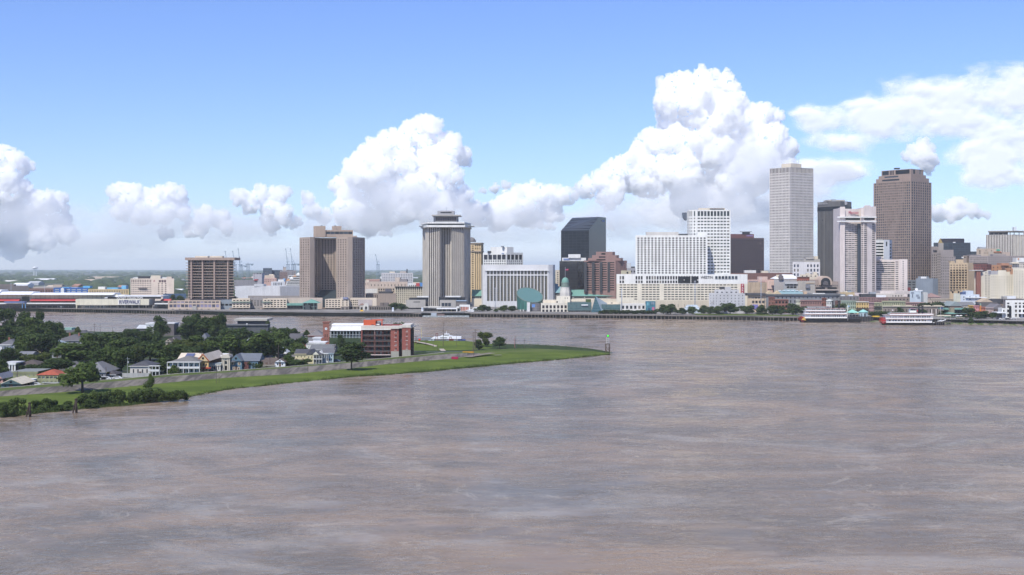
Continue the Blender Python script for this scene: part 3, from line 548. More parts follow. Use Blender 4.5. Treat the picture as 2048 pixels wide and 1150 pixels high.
b.done(GLD)
# ---- white frame hotel with glass ribs
b = Bld('hotel_building', 'white framed slab filled with tall glass strips and white ribs', 'hotel', 1036, 1440)
FW = paint((.56, .56, .56)); b.vol([(963, 1446), (966, 1440), (1097, 1440), (1106, 1444), (1110, 1452)], 529.5, FW, [None, [(541, 0, 0), (548.8, 18, 1, .74, .97, .055, .012), (551, 0, 0), (602.5, 18, 1, .74, .99, .055, .012)]], dep=26, d=1.2, win=curtain_wall((.04, .05, .052), (.13, .115, .09), 30, 2.55, .16))
b.box('cornice', 970, 1098, 1438.6, 540, 541.6, WHITE, 1.2); b.done()
# ---- ribbed round-cornered tower with projecting crown (centre)
b = Bld('office_tower', 'grey tower of bold vertical ribs with a slab crown by the river', 'skyscraper', 893, 1425)
RB = paint((.50, .465, .41)); GB = glass((.035, .02, .022), .35, .0, spec=.15)
ch = [(845, 1462), (857, 1427), (880, 1425), (884, 1436), (900, 1436), (904, 1425), (928, 1427), (941, 1462)]
def strips(n): return [(459, n, 1, .7, .98), (612, n, 1, .52, 1, 0, 0)]
b.vol(ch, 454, RB, [strips(4), strips(6), strips(1), strips(5), strips(1), strips(6), strips(5)], dep=40, d=1.0)
def slab(part, xl, xr, yt, yb, m, e, D0=1425): b.vol([(xl, D0 + 36 - e), (xl + 12, D0 - e), (xr - 13, D0 - e), (xr, D0 + 36 - e)], yt, m, yb=yb, dep=44 + 2 * e, part=part, roof=False, par=.1)
slab('crown_slab', 841.5, 943, 450.2, 454.2, WHITE, 3); slab('window_band', 844.5, 941, 447, 450.2, GLD, 0); slab('crown_slab', 842.5, 942, 444, 447, WHITE, 2)
b.box('crown_slab', 837, 948, 1440, 451.8, 452.5, STEEL, 30)
b.vol([(867, 1446), (870, 1440), (914, 1440), (917, 1446)], 431.5, paint((.22, .22, .23)), [None, [(434, 0, 0), (438, 12, 1, .8, .8), (442, 12, 1, .8, .8)]], yb=444, dep=24, part='penthouse', roof=False); b.box('crown_slab', 863, 921, 1436, 429.6, 431.5, CONC, 34); b.box('penthouse', 875, 908, 1444, 421.5, 429.8, paint((.30, .30, .31)), 18); b.box('window_band', 881, 903, 1443.8, 424, 426, GLD, .4); b.cyl('antenna', 893, 1450, .3, 415, 422, STEEL, 6)
b.done(GB)
b = Bld('podium_block', 'dark glass podium with a concrete box at the foot of the ribbed tower, left side', 'building', 834, 1360)
b.vol([(818, 1375), (857, 1375)], 595.5, DARK, [[(597, 0, 0), (602, 10, 1, .8, .8)]], dep=14); b.box('roof_fascia', 834, 857, 1374, 592.3, 594.6, WHITE, 9); b.vol([(812.5, 1360), (851, 1360)], 600, CONC, [[(603, 0, 0), (605, 1, 1, .5, .7, .2, .1), (616, 0, 0)]], yb=615.5, dep=12, win=GLD, part='concrete_box'); b.box('base', 815, 850, 1363, 615, 622, DARK, 8); b.done(GLB)
b = Bld('podium_block', 'dark glass podium with a concrete box at the foot of the ribbed tower, right side', 'building', 905, 1360)
b.vol([(877, 1378), (931, 1378)], 594, DARK, [[(596, 0, 0), (602, 9, 1, .8, .8)]], dep=10); b.box('roof_fascia', 890, 921, 1376, 592, 594.4, WHITE, 9); b.vol([(879.5, 1360), (912, 1360)], 600.5, CONC, [[(605.5, 0, 0), (613, 3, 1, .86, .9, .1, .3)]], yb=615, dep=14, part='concrete_box'); b.box('concrete_box', 911, 933, 1361, 602, 615, paint((.20, .18, .17)), 12); b.box('roof_fascia', 911, 933, 1360, 601, 602.4, paint((.28, .36, .45)), 13); b.box('base', 881, 932, 1364, 614.5, 622, DARK, 8); b.done(GLB)
# ---- brown hotel tower with recessed centre
b = Bld('hotel_tower', 'brown concrete hotel tower with a recessed centre and flat roof boxes', 'hotel', 664, 1400)
HB = paint((.335, .275, .23)); def_ = lambda n: [(477, 0, 0), (595, n, 24, .44, .56, .04, .04)]
b.vol([(599, 1424), (620, 1402), (629, 1406), (630, 1432), (641, 1446), (672, 1446), (673, 1410), (695, 1400), (705, 1402), (730, 1428)], 474, HB, [def_(4), None, None, def_(2), def_(5), None, def_(4), None, def_(5)], dep=60, d=.8)
HB2 = paint((.33, .26, .21)); b.vol([(627, 1432), (651, 1432)], 452, HB2, yb=474.3, dep=16, part='penthouse'); b.vol([(651, 1434), (706, 1434)], 460, HB2, [[(463, 0, 0), (468.5, 6, 1, .96, .95, .02, .02), (472, 0, 0)]], yb=474.3, dep=16, part='penthouse', win=GLB); b.vol([(664, 1440), (683, 1440)], 452, HB2, yb=460.2, dep=10, part='penthouse'); b.vol([(706, 1424), (714, 1424)], 471.5, HB, yb=474.3, dep=10, part='penthouse')
for x in (642, 669): b.box('roof_unit', x, x + 2, 1436, 450.6, 452.3, DARK, 2)
at_ = MB(); A = [b.L(x, D) for x, D in ((633, 1412), (672, 1412), (672, 1440), (640, 1440))]; at_.poly([(*A[0], b.z(601, 1412)), (*A[1], b.z(601, 1412)), (*A[2], b.z(580, 1440)), (*A[3], b.z(580, 1440))]); at_.poly([(*A[0], 0), (*A[1], 0), (*A[1], b.z(601, 1412)), (*A[0], b.z(601, 1412))]); at_.build('atrium_roof', paint((.03, .042, .05), .2), b.root)
b.done(glass((.03, .024, .03), .2, .05))
# ---- balcony condominium tower
b = Bld('condominium_tower', 'brown balcony tower standing alone at the left of the skyline', 'apartment tower', 420, 1420)
b.vol([(376, 1424), (456, 1420), (467, 1424)], 519, paint((.17, .14, .125)), [[(521, 0, 0), (597, 11, 13, .82, .8)], [(521, 0, 0), (597, 2, 13, .8, .55)]], dep=22, d=.4)
CB = paint((.32, .245, .205)); b.box('roof_slab', 370, 469, 1414, 515, 520.2, CB, 30)
for i in range(13):
    y = 525.4 + i * 5.6; b.box('balcony', 371.5 if i < 10 else 376, 468, 1416.5, y, y + 1.15, paint((.36, .28, .235)), 8)
for x in (381, 403.5, 427, 454): b.box('pier', x, x + 2.6, 1415.6, 520, 598, CB, 8)
for x in (390, 419.5): b.box('penthouse', x, x + 25, 1424, 512, 515.3, CREAM, 10)
b.box('base', 370, 468, 1420, 597.4, None, CB, 20); b.done(glass((.035, .036, .036), .15, .12))
# ---------------------------------------------------------------- the rest of the far bank, left to right
def simple(name, label, cat, fr, yt, m, E=(), dep=18, roof=None, extras=(), win=None, d=.35, cell=None, yb=None, zg=ZC, group=None):
    D = min(q[1] for q in fr); b = Bld(name, label, cat, (fr[0][0] + fr[-1][0]) / 2, D, zg, group)
    b.vol(fr, yt, m, E, dep=dep, roof=roof, d=d, cell=cell)
    for e in extras: b.box(*e)
    return b.done(win)
def rect(x0, x1, D): return [(x0, D), (x1, D)]
# shopping mall on the wharf
b = Bld('shopping_mall', 'long riverside mall with white roofs and red awnings at the far left', 'shopping mall', 60, 1392)
MW = paint((.56, .53, .42)); b.vol(rect(-140, 236, 1400), 588.5, MW, [[(598.2, 40, 1, .10, 1.0, 0, 0), (607, 0, 0)]], yb=607, dep=60, win=paint((.35, .33, .27)), roof=ROOFW, d=.2)
b.vol(rect(-140, 152, 1396), 602, DARK, [[(606, 24, 1, .8, .85)]], yb=606.2, dep=6, part='gallery', win=GLB); b.box('slab', -140, 153, 1390, 605.6, 608, WHITE, 12); b.vol(rect(-140, 306, 1399), 607.8, paint((.12, .12, .13)), [[(611, 0, 0), (617, 40, 1, .85, .8)]], dep=60, part='lower_deck', win=GLB)
for x0, x1 in ((-60, 37), (59, 151)):
    aw = MB(); A = b.L(x0, 1392); B_ = b.L(x1, 1392); aw.xprism([(0, b.z(602, 1392)), (6, b.z(602, 1392)), (6, b.z(597.4, 1392))], A[0], B_[0]); aw.build('awning', RED, b.root)
for x0, x1, D, yt, yb in ((-140, 75, 1412, 583, 588.7), (-20, 6, 1405, 579.5, 588), (75, 238, 1415, 585.2, 589.2), (214, 250, 1402, 590, 596)):
    rf = MB(); A = b.L(x0, D); B_ = b.L(x1, D); z0, z1 = b.z(yb, D), b.z(yt, D); rf.xprism([(0, z0), (34, z0), (26, z1), (10, z1)], A[0], B_[0]); rf.build('roof', METALW, b.root)
b.box('gable_box', 44, 57, 1398, 593, 602, GLD, 4); b.box('entrance_canopy', 8, 49, 1385, 603, 606, paint((.12, .16, .30)), 7)
for x in (44, 50): b.box('canopy_post', x, x + 1, 1386, 606, None, paint((.12, .28, .5)), 1)
b.box('billboard', 151, 298, 1376, 598.3, 610.2, MW, 10); sgn = b.vol([(298, 1376), (310, 1392)], 598.3, paint((.42, .42, .38)), yb=610.2, dep=2, part='billboard', roof=False)
b.box('billboard', 236, 280, 1375.2, 599, 609.6, paint((.62, .61, .56)), .8); b.box('sign_band', 215, 320, 1384, 593.5, 597.6, GLD, 4)
b.text('sign_lettering', 'RIVERWALK', 258.8, 604.2, 1375.2, 11.2, signm((.02, .025, .12)), sx=.68, ext=.2); b.text('sign_lettering', 'OUTLET COLLECTION', 259.5, 595.8, 1384, 4.6, signm((.75, .75, .75)), sx=1.12)
b.box('roof', 236, 322, 1390, 591.5, 593.3, METALW, 30); b.box('stair_block', 152, 154, 1380, 610, None, MW, 3)
for x in range(165, 306, 14): b.box('column', x, x + 1.2, 1379, 610.2, None, CONC, 1.5)
for x0, x1, y in ((310, 330, 599), (326, 336, 603.5)):
    aw = MB(); A = b.L(x0, 1372); B_ = b.L(x1, 1372); aw.xprism([(0, b.z(y + 4.5, 1372)), (6, b.z(y + 4.5, 1372)), (6, b.z(y, 1372))], A[0], B_[0]); aw.build('awning', RED, b.root)
b.vol(rect(309, 336, 1378), 602, DARK, [[(606, 4, 1, .8, .8), (608, 0, 0), (613, 4, 1, .8, .8)]], dep=12, part='pavilion'); b.box('slab', 309, 337, 1372, 606.4, 608.6, WHITE, 8); b.done(GLB)
simple('glass_hall', 'blue glazed roof hall behind the mall end', 'building', rect(326, 372, 1440), 588, paint((.06, .10, .17), .3), dep=20)
b = Bld('event_hall', 'bright blue hall with a white arched panel far behind the mall', 'building', 140, 1720)
BL = paint((.035, .115, .33)); b.vol(rect(107, 176, 1720), 575.5, BL, [[(577, 0, 0), (585, 6, 2, .75, .5)]], dep=30, win=paint((.5, .5, .45))); b.box('arch_panel', 119.5, 130.5, 1717, 576, None, BL, 3); a_ = b.L(125, 1717)
ar = MB(); k = 1717 / F; ar.yprism([(a_[0] - 3.2 * k, 0)] + [(a_[0] + 3.2 * k * math.cos(math.pi * (1 - i / 8)), b.z(578.5, 1717) + 3.2 * k * math.sin(math.pi * i / 8)) for i in range(9)][::1] + [(a_[0] + 3.2 * k, 0)], a_[1] - .6, a_[1]); ar.build('arch_panel', WHITE, b.root)
for x in (172, 130): b.box('roof_canopy', x - 6, x + 8, 1725, 572 if x > 150 else 574.4, 576, paint((.12, .38, .62)), 10)
b.done()
simple('warehouse', 'tan two-winged office row right of the bright blue hall', 'building', rect(176, 258, 1690), 578.6, paint((.46, .36, .20)), [[(581, 0, 0), (583.5, 16, 1, .5, .9), (588, 16, 1, .5, .5)]], roof=paint((.5, .42, .26)), extras=[('roof_unit', 196, 210, 1700, 573.5, 579, WHITE, 8), ('roof_canopy', 210, 236, 1715, 575.5, 578.8, paint((.16, .42, .62)), 20), ('roof_canopy', 243, 252, 1712, 571, 578.8, paint((.16, .42, .62)), 10)])
simple('warehouse', 'dark red brick warehouse left of the bright blue hall', 'warehouse', rect(58, 107, 1780), 577, paint((.17, .10, .085)), [[(580, 0, 0), (584, 9, 1, .5, .8)]], roof=paint((.33, .30, .27)), extras=[('roof', 66, 122, 1800, 573.5, 577.2, paint((.36, .32, .28)), 26), ('roof_unit', 106, 124, 1830, 569.5, 574, paint((.45, .36, .28)), 10)])
simple('warehouse', 'long dark grey warehouse behind the mall roofs at the far left', 'warehouse', rect(-60, 57, 1850), 572, paint((.13, .115, .11)), [None], roof=paint((.2, .2, .2)), extras=[('roof_unit', 0, 28, 1870, 568.5, 572.2, paint((.17, .14, .13)), 8)])
HC = paint((.60, .51, .42)); b = Bld('hotel_building', 'cream hotel slab with small windows behind the mall', 'hotel', 304, 1640)
b.vol([(261, 1640), (304, 1640), (348, 1640)], 557, HC, [[(559, 0, 0), (565, 12, 1, .5, .9), (589, 12, 6, .5, .5)], [(560, 0, 0), (565, 3, 1, .8, .9, .3, .35), (589, 3, 6, .42, .45, .22, .30)]], dep=16, roof=ROOFD)
for x0, x1, yt, mm in ((276, 297, 552.5, DARK), (302, 321, 551, CREAM), (333, 343, 553.5, HC)): b.box('penthouse', x0, x1, 1644, yt, 557.3, mm, 8)
b.box('balcony', 276, 293, 1638, 575.5, 577, paint((.12, .1, .1)), 2); b.text('sign_lettering', 'A', 308.6, 562, 1640, 5, signm((.30, .03, .08)), ext=.2); b.done(glass((.06, .03, .04), .2, .05))
# tan low buildings beneath and beside the balcony tower
LT = paint((.47, .38, .30)); 
b = simple('riverfront_building', 'tan two-storey riverfront block below the balcony tower', 'building', rect(336, 441, 1345), 601.5, LT, [[(602.6, 0, 0), (606, 13, 1, .82, .85), (608.5, 0, 0), (614.8, 13, 1, .82, .92), (617.5, 0, 0), (622, 7, 1, .3, .6)]], extras=[('stair_tower', 384, 393, 1343.5, 612, None, CONC, 4)], win=glass((.06, .06, .09), .15, .25, (.22, .2, .3)))
simple('glass_link', 'low grey glass roofed link right of the tan riverfront block', 'building', rect(441, 466, 1352), 600, paint((.22, .25, .28)), [[(607, 0, 0), (612, 3, 1, .8, .8)]], win=GLD)
WB = paint((.55, .47, .37))
def podium(label, x0, x1, nc, D=1348, awn=None, yt=597.3):
    b = Bld('riverfront_building', label, 'building', (x0 + x1) / 2, D)
    b.vol(rect(x0, x1, D), yt, WB, [[(599, 0, 0), (615, nc, 4, .62, .5, .03, .03)]], yb=615.6, dep=22); b.vol(rect(x0 - 6, x1, D + 2), 615.6, paint((.33, .26, .21)), [[(617, 0, 0), (623, max(3, nc // 2), 1, .75, .8)]], dep=20, part='base', roof=False)
    if awn: b.box('awning', awn[0], awn[1], D - 1.5, 603.2, 605, paint((.14, .2, .17)), 3)
    return b.done(GLD)
podium('white terraced four-row window block left of the brown hotel tower', 464, 500, 5, awn=(461, 501)); podium('white four-row window block with a green awning before the brown hotel tower', 526, 574, 7, awn=(523, 542))
simple('riverfront_building', 'recessed grey concrete block between the two white window blocks', 'building', rect(500, 526, 1362), 595, paint((.27, .25, .24)), [[(600, 0, 0), (612, 4, 3, .6, .5), (617, 0, 0), (622, 2, 1, .7, .8)]])
simple('exhibition_hall', 'plain pale grey hall left of the brown hotel tower', 'hall', [(470, 1545), (560, 1540), (602, 1560)], 572.5, paint((.52, .53, .55)), [None], dep=40, roof=ROOFW, extras=[('upper_block', 508, 527, 1542, 568.3, 573, paint((.5, .51, .53)), 18), ('base', 496, 602, 1536, 591.5, None, paint((.26, .24, .23)), 6)])
b = Bld('riverfront_building', 'dark glazed hall with a flat mint green roof', 'building', 590, 1350); b.box('roof', 573, 606, 1346, 607, 611, COPPER, 16); b.vol(rect(574, 605, 1348), 611, DARK, [[(616, 5, 1, .9, .9), (617.5, 0, 0), (623, 3, 1, .8, .8)]], dep=12); b.done(GLD)
b = Bld('pavilion', 'mint green hipped roof pavilion on the wharf below the brown hotel tower', 'pavilion', 621, 1338)
hp = MB(); A = b.L(604.5, 1338); B_ = b.L(637.5, 1338); hp.hip(A[0], B_[0], 0, 17, b.z(606, 1338), b.z(599, 1338), .3); hp.build('roof', COPPER, b.root)
b.vol(rect(607, 634, 1340), 606.2, paint((.07, .085, .085)), [[(612, 6, 1, .8, .85), (614, 0, 0), (622, 6, 1, .8, .85)]], dep=14, roof=False); b.box('stair', 610, 620, 1336, 610, 622, paint((.05, .06, .06)), 3)
for x in (606, 614, 627, 634): b.box('post', x, x + .8, 1337, 606, None, paint((.16, .24, .22)), .6)
b.done(GLD)
simple('riverfront_building', 'tan flat building between the mint pavilion and the sign block', 'building', rect(573, 645, 1362), 596, paint((.45, .37, .31)), [None], dep=14)
podium('white block with five window columns right of the mint pavilion', 650, 682, 5, yt=598.3)
b = Bld('riverfront_building', 'tan stair block carrying a small blue sign', 'building', 690, 1346); b.vol(rect(681.5, 698, 1346), 594.5, WB, [[(599.5, 0, 0), (612, 2, 3, .3, .6)]], yb=613, dep=16); b.vol(rect(681.5, 698, 1346.5), 613, paint((.24, .20, .17)), [[(615, 0, 0), (624, 2, 2, .6, .7)]], dep=14, part='base', roof=False); b.box('sign', 686, 696.5, 1345, 594.4, 598.6, signm((.03, .06, .22)), .8); b.text('sign_lettering', 'Hilton', 691.2, 596.4, 1345, 3.6, signm((.7, .7, .75))); b.done(GLD)
b = Bld('riverfront_building', 'tan low wing with a blank grey end right of the blue sign block', 'building', 725, 1352)
b.vol(rect(698, 753, 1352), 596.2, WB, [[(599, 0, 0), (611.5, 9, 3, .62, .55, .06, .34)]], yb=613, dep=16); b.vol(rect(698, 722, 1352.5), 613, paint((.24, .20, .17)), [[(614, 0, 0), (624, 3, 2, .6, .7)]], dep=14, part='base', roof=False); b.box('grey_panel', 716, 744, 1351.4, 599, 611, paint((.42, .37, .35)), .5); b.box('base', 722, 753, 1354, 613, None, paint((.20, .17, .15)), 12); b.done(GLD)
b = Bld('plaza_gate', 'white arched gate with a tiled roof on the riverside plaza', 'gate', 729, 1320)
gt = MB(); k = 1320 / F; a_ = b.L(732, 1320); cz = b.z(615, 1320); arc = [(a_[0] + 2.4 * k * math.cos(math.pi * i / 10), cz + 2.4 * k * math.sin(math.pi * i / 10)) for i in range(11)]
gt.yprism([(a_[0] - 5 * k, 0), (a_[0] - 2.4 * k, 0)] + arc[::-1] + [(a_[0] + 2.4 * k, 0), (a_[0] + 5 * k, 0), (a_[0] + 5 * k, b.z(610, 1320)), (a_[0] + 2.6 * k, b.z(606.4, 1320)), (a_[0] - 2.6 * k, b.z(606.4, 1320)), (a_[0] - 5 * k, b.z(610, 1320))], 0, 4); gt.build('wall', paint((.52, .50, .45)), b.root)
b.vol(rect(719, 727.5, 1321), 610, paint((.45, .42, .37)), [[(614, 0, 0), (621, 1, 1, .5, .9)]], dep=6); hp = MB(); A = b.L(719, 1321); B_ = b.L(728, 1321); hp.hip(A[0], B_[0], A[1], A[1] + 6, b.z(610, 1321), b.z(606.5, 1321), .4); hp.build('roof', paint((.22, .14, .11)), b.root); b.done(GLD)
simple('arcade_building', 'dark stone arcade with two rounded gables beside the plaza gate', 'building', rect(738, 790, 1335), 612, paint((.17, .145, .125)), [[(614, 0, 0), (622, 11, 1, .5, .9)]], extras=[('gable_block', 760, 767, 1336, 605.5, 612.5, paint((.16, .135, .12)), 8), ('gable_block', 768, 776, 1336, 605.5, 612.5, paint((.15, .13, .12)), 8)], win=GLD)
simple('theatre_building', 'windowless brown box building behind the stone arcade', 'building', [(731, 1440), (757, 1440), (792, 1436)], 587, paint((.27, .22, .185)), [[(589, 0, 0), (597, 6, 1, .35, .9)], None], extras=[('roof', 757, 783, 1446, 583.5, 588, DARK, 20)], win=GLD)
b = Bld('office_building', 'cream office slab with a grid of dark windows left of the ribbed tower', 'office building', 800, 1540)
CO = paint((.50, .46, .37)); b.vol(rect(755, 790, 1545), 575.5, paint((.42, .35, .28)), [[(577, 0, 0), (581, 7, 1, .5, .9), (586, 7, 1, .5, .5)]], dep=20); b.box('screen', 770, 782, 1543, 577, 585, paint((.12, .12, .15)), 2); b.vol(rect(790, 846, 1540), 573.2, CO, [[(574.4, 0, 0), (581.5, 14, 1, .5, .95), (606, 14, 6, .5, .52)]], dep=24, roof=ROOFD); b.box('cornice', 789.5, 846, 1538.6, 573, 574.2, DARK, 1.5); b.done(GLD)
simple('warehouse', 'long peach coloured warehouse behind the cream office slab', 'warehouse', [(729, 1900), (738, 1895), (815, 1890)], 563.5, paint((.48, .38, .31)), [[(561, 0, 0), (573, 2, 1, .2, .4)], [(567, 0, 0), (574, 11, 1, .2, .6)]], dep=30, extras=[('penthouse', 790, 800, 1900, 555, 564, paint((.48, .4, .33)), 14), ('penthouse', 799, 814, 1900, 558.5, 564, paint((.22, .2, .2)), 14), ('roof_unit', 731, 738, 1905, 560.5, 564, CREAM, 8)])
simple('office_building', 'pale long seven-storey block in the distance between the brown and ribbed towers', 'office building', rect(763, 826, 2150), 545.8, paint((.52, .50, .50)), [[(547, 0, 0), (566, 18, 6, .5, .5)]], dep=24, extras=[('penthouse', 779, 790, 2155, 543, 546, CREAM, 10), ('penthouse', 800, 812, 2155, 542.5, 546, paint((.42, .36, .32)), 10), ('roof_unit', 813, 815, 2155, 538, 546, DARK, 2)], win=GLB)
simple('warehouse', 'white flat roofed shed behind the theatre box', 'warehouse', rect(731, 757, 1560), 578, ROOFW, [None], dep=20); simple('warehouse', 'small white shed with a red and blue end left of the ribbed tower', 'warehouse', rect(817, 833, 1800), 567, WHITE, [[(570, 0, 0), (573, 4, 1, .5, .8)]], extras=[('red_panel', 832, 839, 1795, 566, 573, RED, 4), ('blue_panel', 839, 846, 1796, 565.5, 573, paint((.08, .22, .5)), 4)])
# distant cluster left of the brown hotel tower
simple('office_building', 'pale grey block with black stripes in the distant cluster', 'building', [(506, 2050), (524, 2050), (530, 2090)], 546.5, paint((.40, .38, .40)), [[(548.3, 3, 1, .8, .8), (561, 1, 4, .22, .6, .02, .74)]], dep=20, win=GLD)
simple('office_building', 'dark blue-grey block tallest in the distant cluster', 'office building', rect(526, 544, 2500), 536, paint((.085, .105, .14)), [[(538, 0, 0), (556, 6, 6, .8, .5)]], dep=40, win=GLB)
simple('office_building', 'lower dark blue-grey wing in the distant cluster', 'office building', rect(544, 564, 2520), 540, paint((.07, .09, .125)), [[(542, 0, 0), (556, 6, 5, .8, .5)]], dep=30, win=GLB)
simple('tower_building', 'thin tan tower with a notched top in the distant cluster', 'tower', rect(566, 572, 2450), 534.5, paint((.35, .30, .26)), [None], dep=14, extras=[('turret', 566, 567.6, 2449, 533, 535, CONC, 4), ('turret', 570.4, 572, 2449, 533.6, 535, CONC, 4)])
simple('office_building', 'grey brown block right of the thin tan tower', 'building', rect(560, 592, 2420), 541, paint((.27, .245, .245)), [[(543, 0, 0), (553, 8, 4, .5, .5)]], dep=30, extras=[('penthouse', 573, 584, 2425, 540, 541.5, DARK, 10)])
simple('warehouse', 'brown brick block in the distant cluster', 'warehouse', rect(559, 575, 2300), 544.5, paint((.20, .14, .125)), [[(546, 0, 0), (556, 6, 3, .4, .4)]], dep=20)
simple('apartment_building', 'pink stepped block in the distant cluster', 'building', rect(528, 553, 1980), 556, paint((.50, .33, .28)), [[(558, 0, 0), (565, 7, 2, .5, .4)]], dep=20, extras=[('upper_floor', 529, 549, 1984, 550.5, 556.3, paint((.52, .42, .33)), 12), ('penthouse', 538, 547, 1990, 548.5, 551, CREAM, 8)])
simple('warehouse', 'long low grey warehouse row right of the balcony tower', 'warehouse', rect(468, 515, 1950), 560, paint((.22, .21, .22)), [None], dep=40, extras=[('red_roof', 508, 515, 1948, 558.5, 560.8, RED, 8)])
simple('office_building', 'white block with five tall dark windows behind the grey hall', 'building', rect(542, 570, 1750), 563, paint((.55, .55, .57)), [[(565, 0, 0), (571, 6, 1, .5, .95, .15, .2)]], dep=20, extras=[('penthouse', 556, 568, 1755, 559, 563.3, WHITE, 12), ('blue_tank', 566, 570, 1756, 557, 563, paint((.2, .38, .6)), 5)])
b = Bld('cruise_terminal', 'white terraced terminal with orange pyramid roofs behind the brown hotel tower', 'terminal', 590, 1700)
for i in range(6): b.vol(rect(571 + i * 1.2, 606, 1700 + i * 3), 569 - i * 3.6, WHITE, [[(570.2 - i * 3.6, 0, 0), (572.4 - i * 3.6, 1, 1, .97, .9)]], yb=572.8 - i * 3.6, dep=20, part='deck', roof=False)
b.box('base', 571, 606, 1702, 572.6, None, WHITE, 18)
for i in range(4):
    py = MB(); x = 576 + i * 6.6; y = 561.5 - i * 4; A = b.L(x - 4.2, 1706 + i * 4); B_ = b.L(x + 4.2, 1706 + i * 4); w_ = B_[0] - A[0]; py.hip(A[0], B_[0], A[1], A[1] + w_, b.z(y, 1706), b.z(y - 4.5, 1706), 0); py.build('pyramid_roof', paint((.36, .19, .09)) if i % 2 == 0 else WHITE, b.root)
b.done(GLD)
# port cranes far away
def crane(px, ytop, kind, label):
    D = 4600; c = thing('port_crane', label, 'crane', (X(px, D), D, ZC), 0, 'port cranes far behind the skyline'); m = paint((.16, .22, .27), .5); k = D / F; s_ = lambda py: Z(py, D) - ZC
    yb = 528.5 if kind == 'up' else ytop
    lg = MB()
    for sx in (-2.2, 2.2):
        for sy in (-8, 8): lg.tube((sx * k, sy, 0), (sx * .8 * k, sy, s_(yb)), .55 * k * .8, n=4)
    lg.box(-3.4 * k, 3.4 * k, -8, 8, s_(yb) - 2, s_(yb)); lg.build('leg_frame', m, c)
    bm_ = MB()
    if kind == 'up':
        for i in range(6): f0, f1 = i / 6, (i + 1) / 6; bm_.tube(((-1 - 3.4 * f0) * k, 0, s_(yb + (ytop - yb) * f0)), ((-1 - 3.4 * f1) * k, 0, s_(yb + (ytop - yb) * f1)), (.75 - .3 * f0) * k, n=4)
        bm_.box(-5.6 * k, -3.8 * k, -2, 2, s_(ytop + 1), s_(ytop - 1)); bm_.box(-3 * k, 2.6 * k, -3, 3, s_(yb - 4.2), s_(yb - 5.0))
        bm_.tube((2.5 * k, 0, s_(yb - 4.6)), (-2.6 * k, 0, s_(yb + (ytop - yb) * .55)), .22 * k, n=4)
    else:
        bm_.box(-5 * k, 11 * k, -2.5, 2.5, s_(ytop + 1.5), s_(ytop)); bm_.box(6 * k, 10 * k, -3, 3, s_(ytop + 3.4), s_(ytop + 1.2)); bm_.tube((0, 0, s_(ytop)), (0, 0, s_(ytop - 2.5)), .5 * k, n=4)
    bm_.build('boom', m, c)
for i, (px, y, kd, lb) in enumerate(((455, 503, 'up', 'raised boom port crane showing just above the balcony tower roof'), (470, 503, 'up', 'raised boom port crane at the right edge of the balcony tower'), (481, 498, 'up', 'tallest raised boom port crane right of the balcony tower'), (483, 531, 'flat', 'lowered boom port crane nearest the balcony tower'), (496, 527.5, 'flat', 'lowered boom port crane with a drooping end'), (576, 498, 'up', 'left one of two raised boom cranes beside the brown hotel tower'), (585.5, 498, 'up', 'right one of two raised boom cranes beside the brown hotel tower'), (589, 527.5, 'flat', 'lowered boom crane half hidden by the brown hotel tower'), (756, 510, 'up', 'lone raised boom crane between the brown and ribbed towers'))): crane(px, y, kd, lb)
# ---------------- casino roofs, aquarium and riverside between the ribbed tower and the white podium
b = Bld('hotel_tower', 'golden tan faceted tower with a dome behind the ribbed tower', 'hotel', 957, 1650)
GT = paint((.52, .39, .22)); b.vol([(936, 1672), (942, 1656), (949, 1650), (962, 1650), (967, 1662)], 486, GT, [None, [(490, 0, 0), (582, 1, 21, .45, .55)], [(488, 0, 0), (500, 3, 2, .4, .6), (503, 0, 0), (582, 3, 1, .3, .97)], [(488, 0, 0), (500, 1, 2, .4, .6), (503, 0, 0), (582, 2, 1, .35, .97)]], dep=16, d=.7)
for y in (485.4, 502): b.vol([(935, 1671), (941.6, 1654.5), (948.8, 1648), (962.4, 1648), (968, 1661)], y, paint((.34, .28, .22)), yb=y + 1.4, dep=18, part='cornice', roof=False, par=.1)
dm = MB(); a_ = b.L(943, 1668); k = 1668 / F; dm.lathe(a_[0], a_[1], [(9 * k * math.cos(i * .26), b.z(484, 1668) + 9.5 * k * math.sin(i * .26)) for i in range(6)] + [(.2, b.z(474.3, 1668))], 24); dm.build('dome', paint((.16, .15, .15)), b.root); b.done(GLD)
b = Bld('hotel_tower', 'white hotel block with large dark top windows and a roof box', 'hotel', 1013, 1600)
b.vol([(966, 1622), (1013, 1600), (1046, 1618)], 505, WT, [[(509, 0, 0), (519.5, 5, 1, .85, .95), (530, 10, 2, .56, .55)], [(509, 0, 0), (519.5, 4, 1, .78, .95), (530, 8, 2, .5, .55)]], dep=30, d=.6); b.vol([(981, 1618), (1014, 1606), (1027, 1614)], 494, WT, yb=505.3, dep=16, part='penthouse'); b.box('roof_unit', 975, 982, 1614, 502, 505.4, DARK, 4); b.cyl('satellite_dish', 1005, 1606, 2.4, 491.5, 494.2, STEEL, 12, 3); b.box('sign_panel', 1003.5, 1008, 1601.2, 506, 508.4, signm((.2, .26, .42)), .3); b.done(glass((.022, .024, .032), .15, .05))
b = Bld('casino_hall', 'long hall with a sloped weathered green copper roof and dark eaves', 'casino', 1190, 1450)
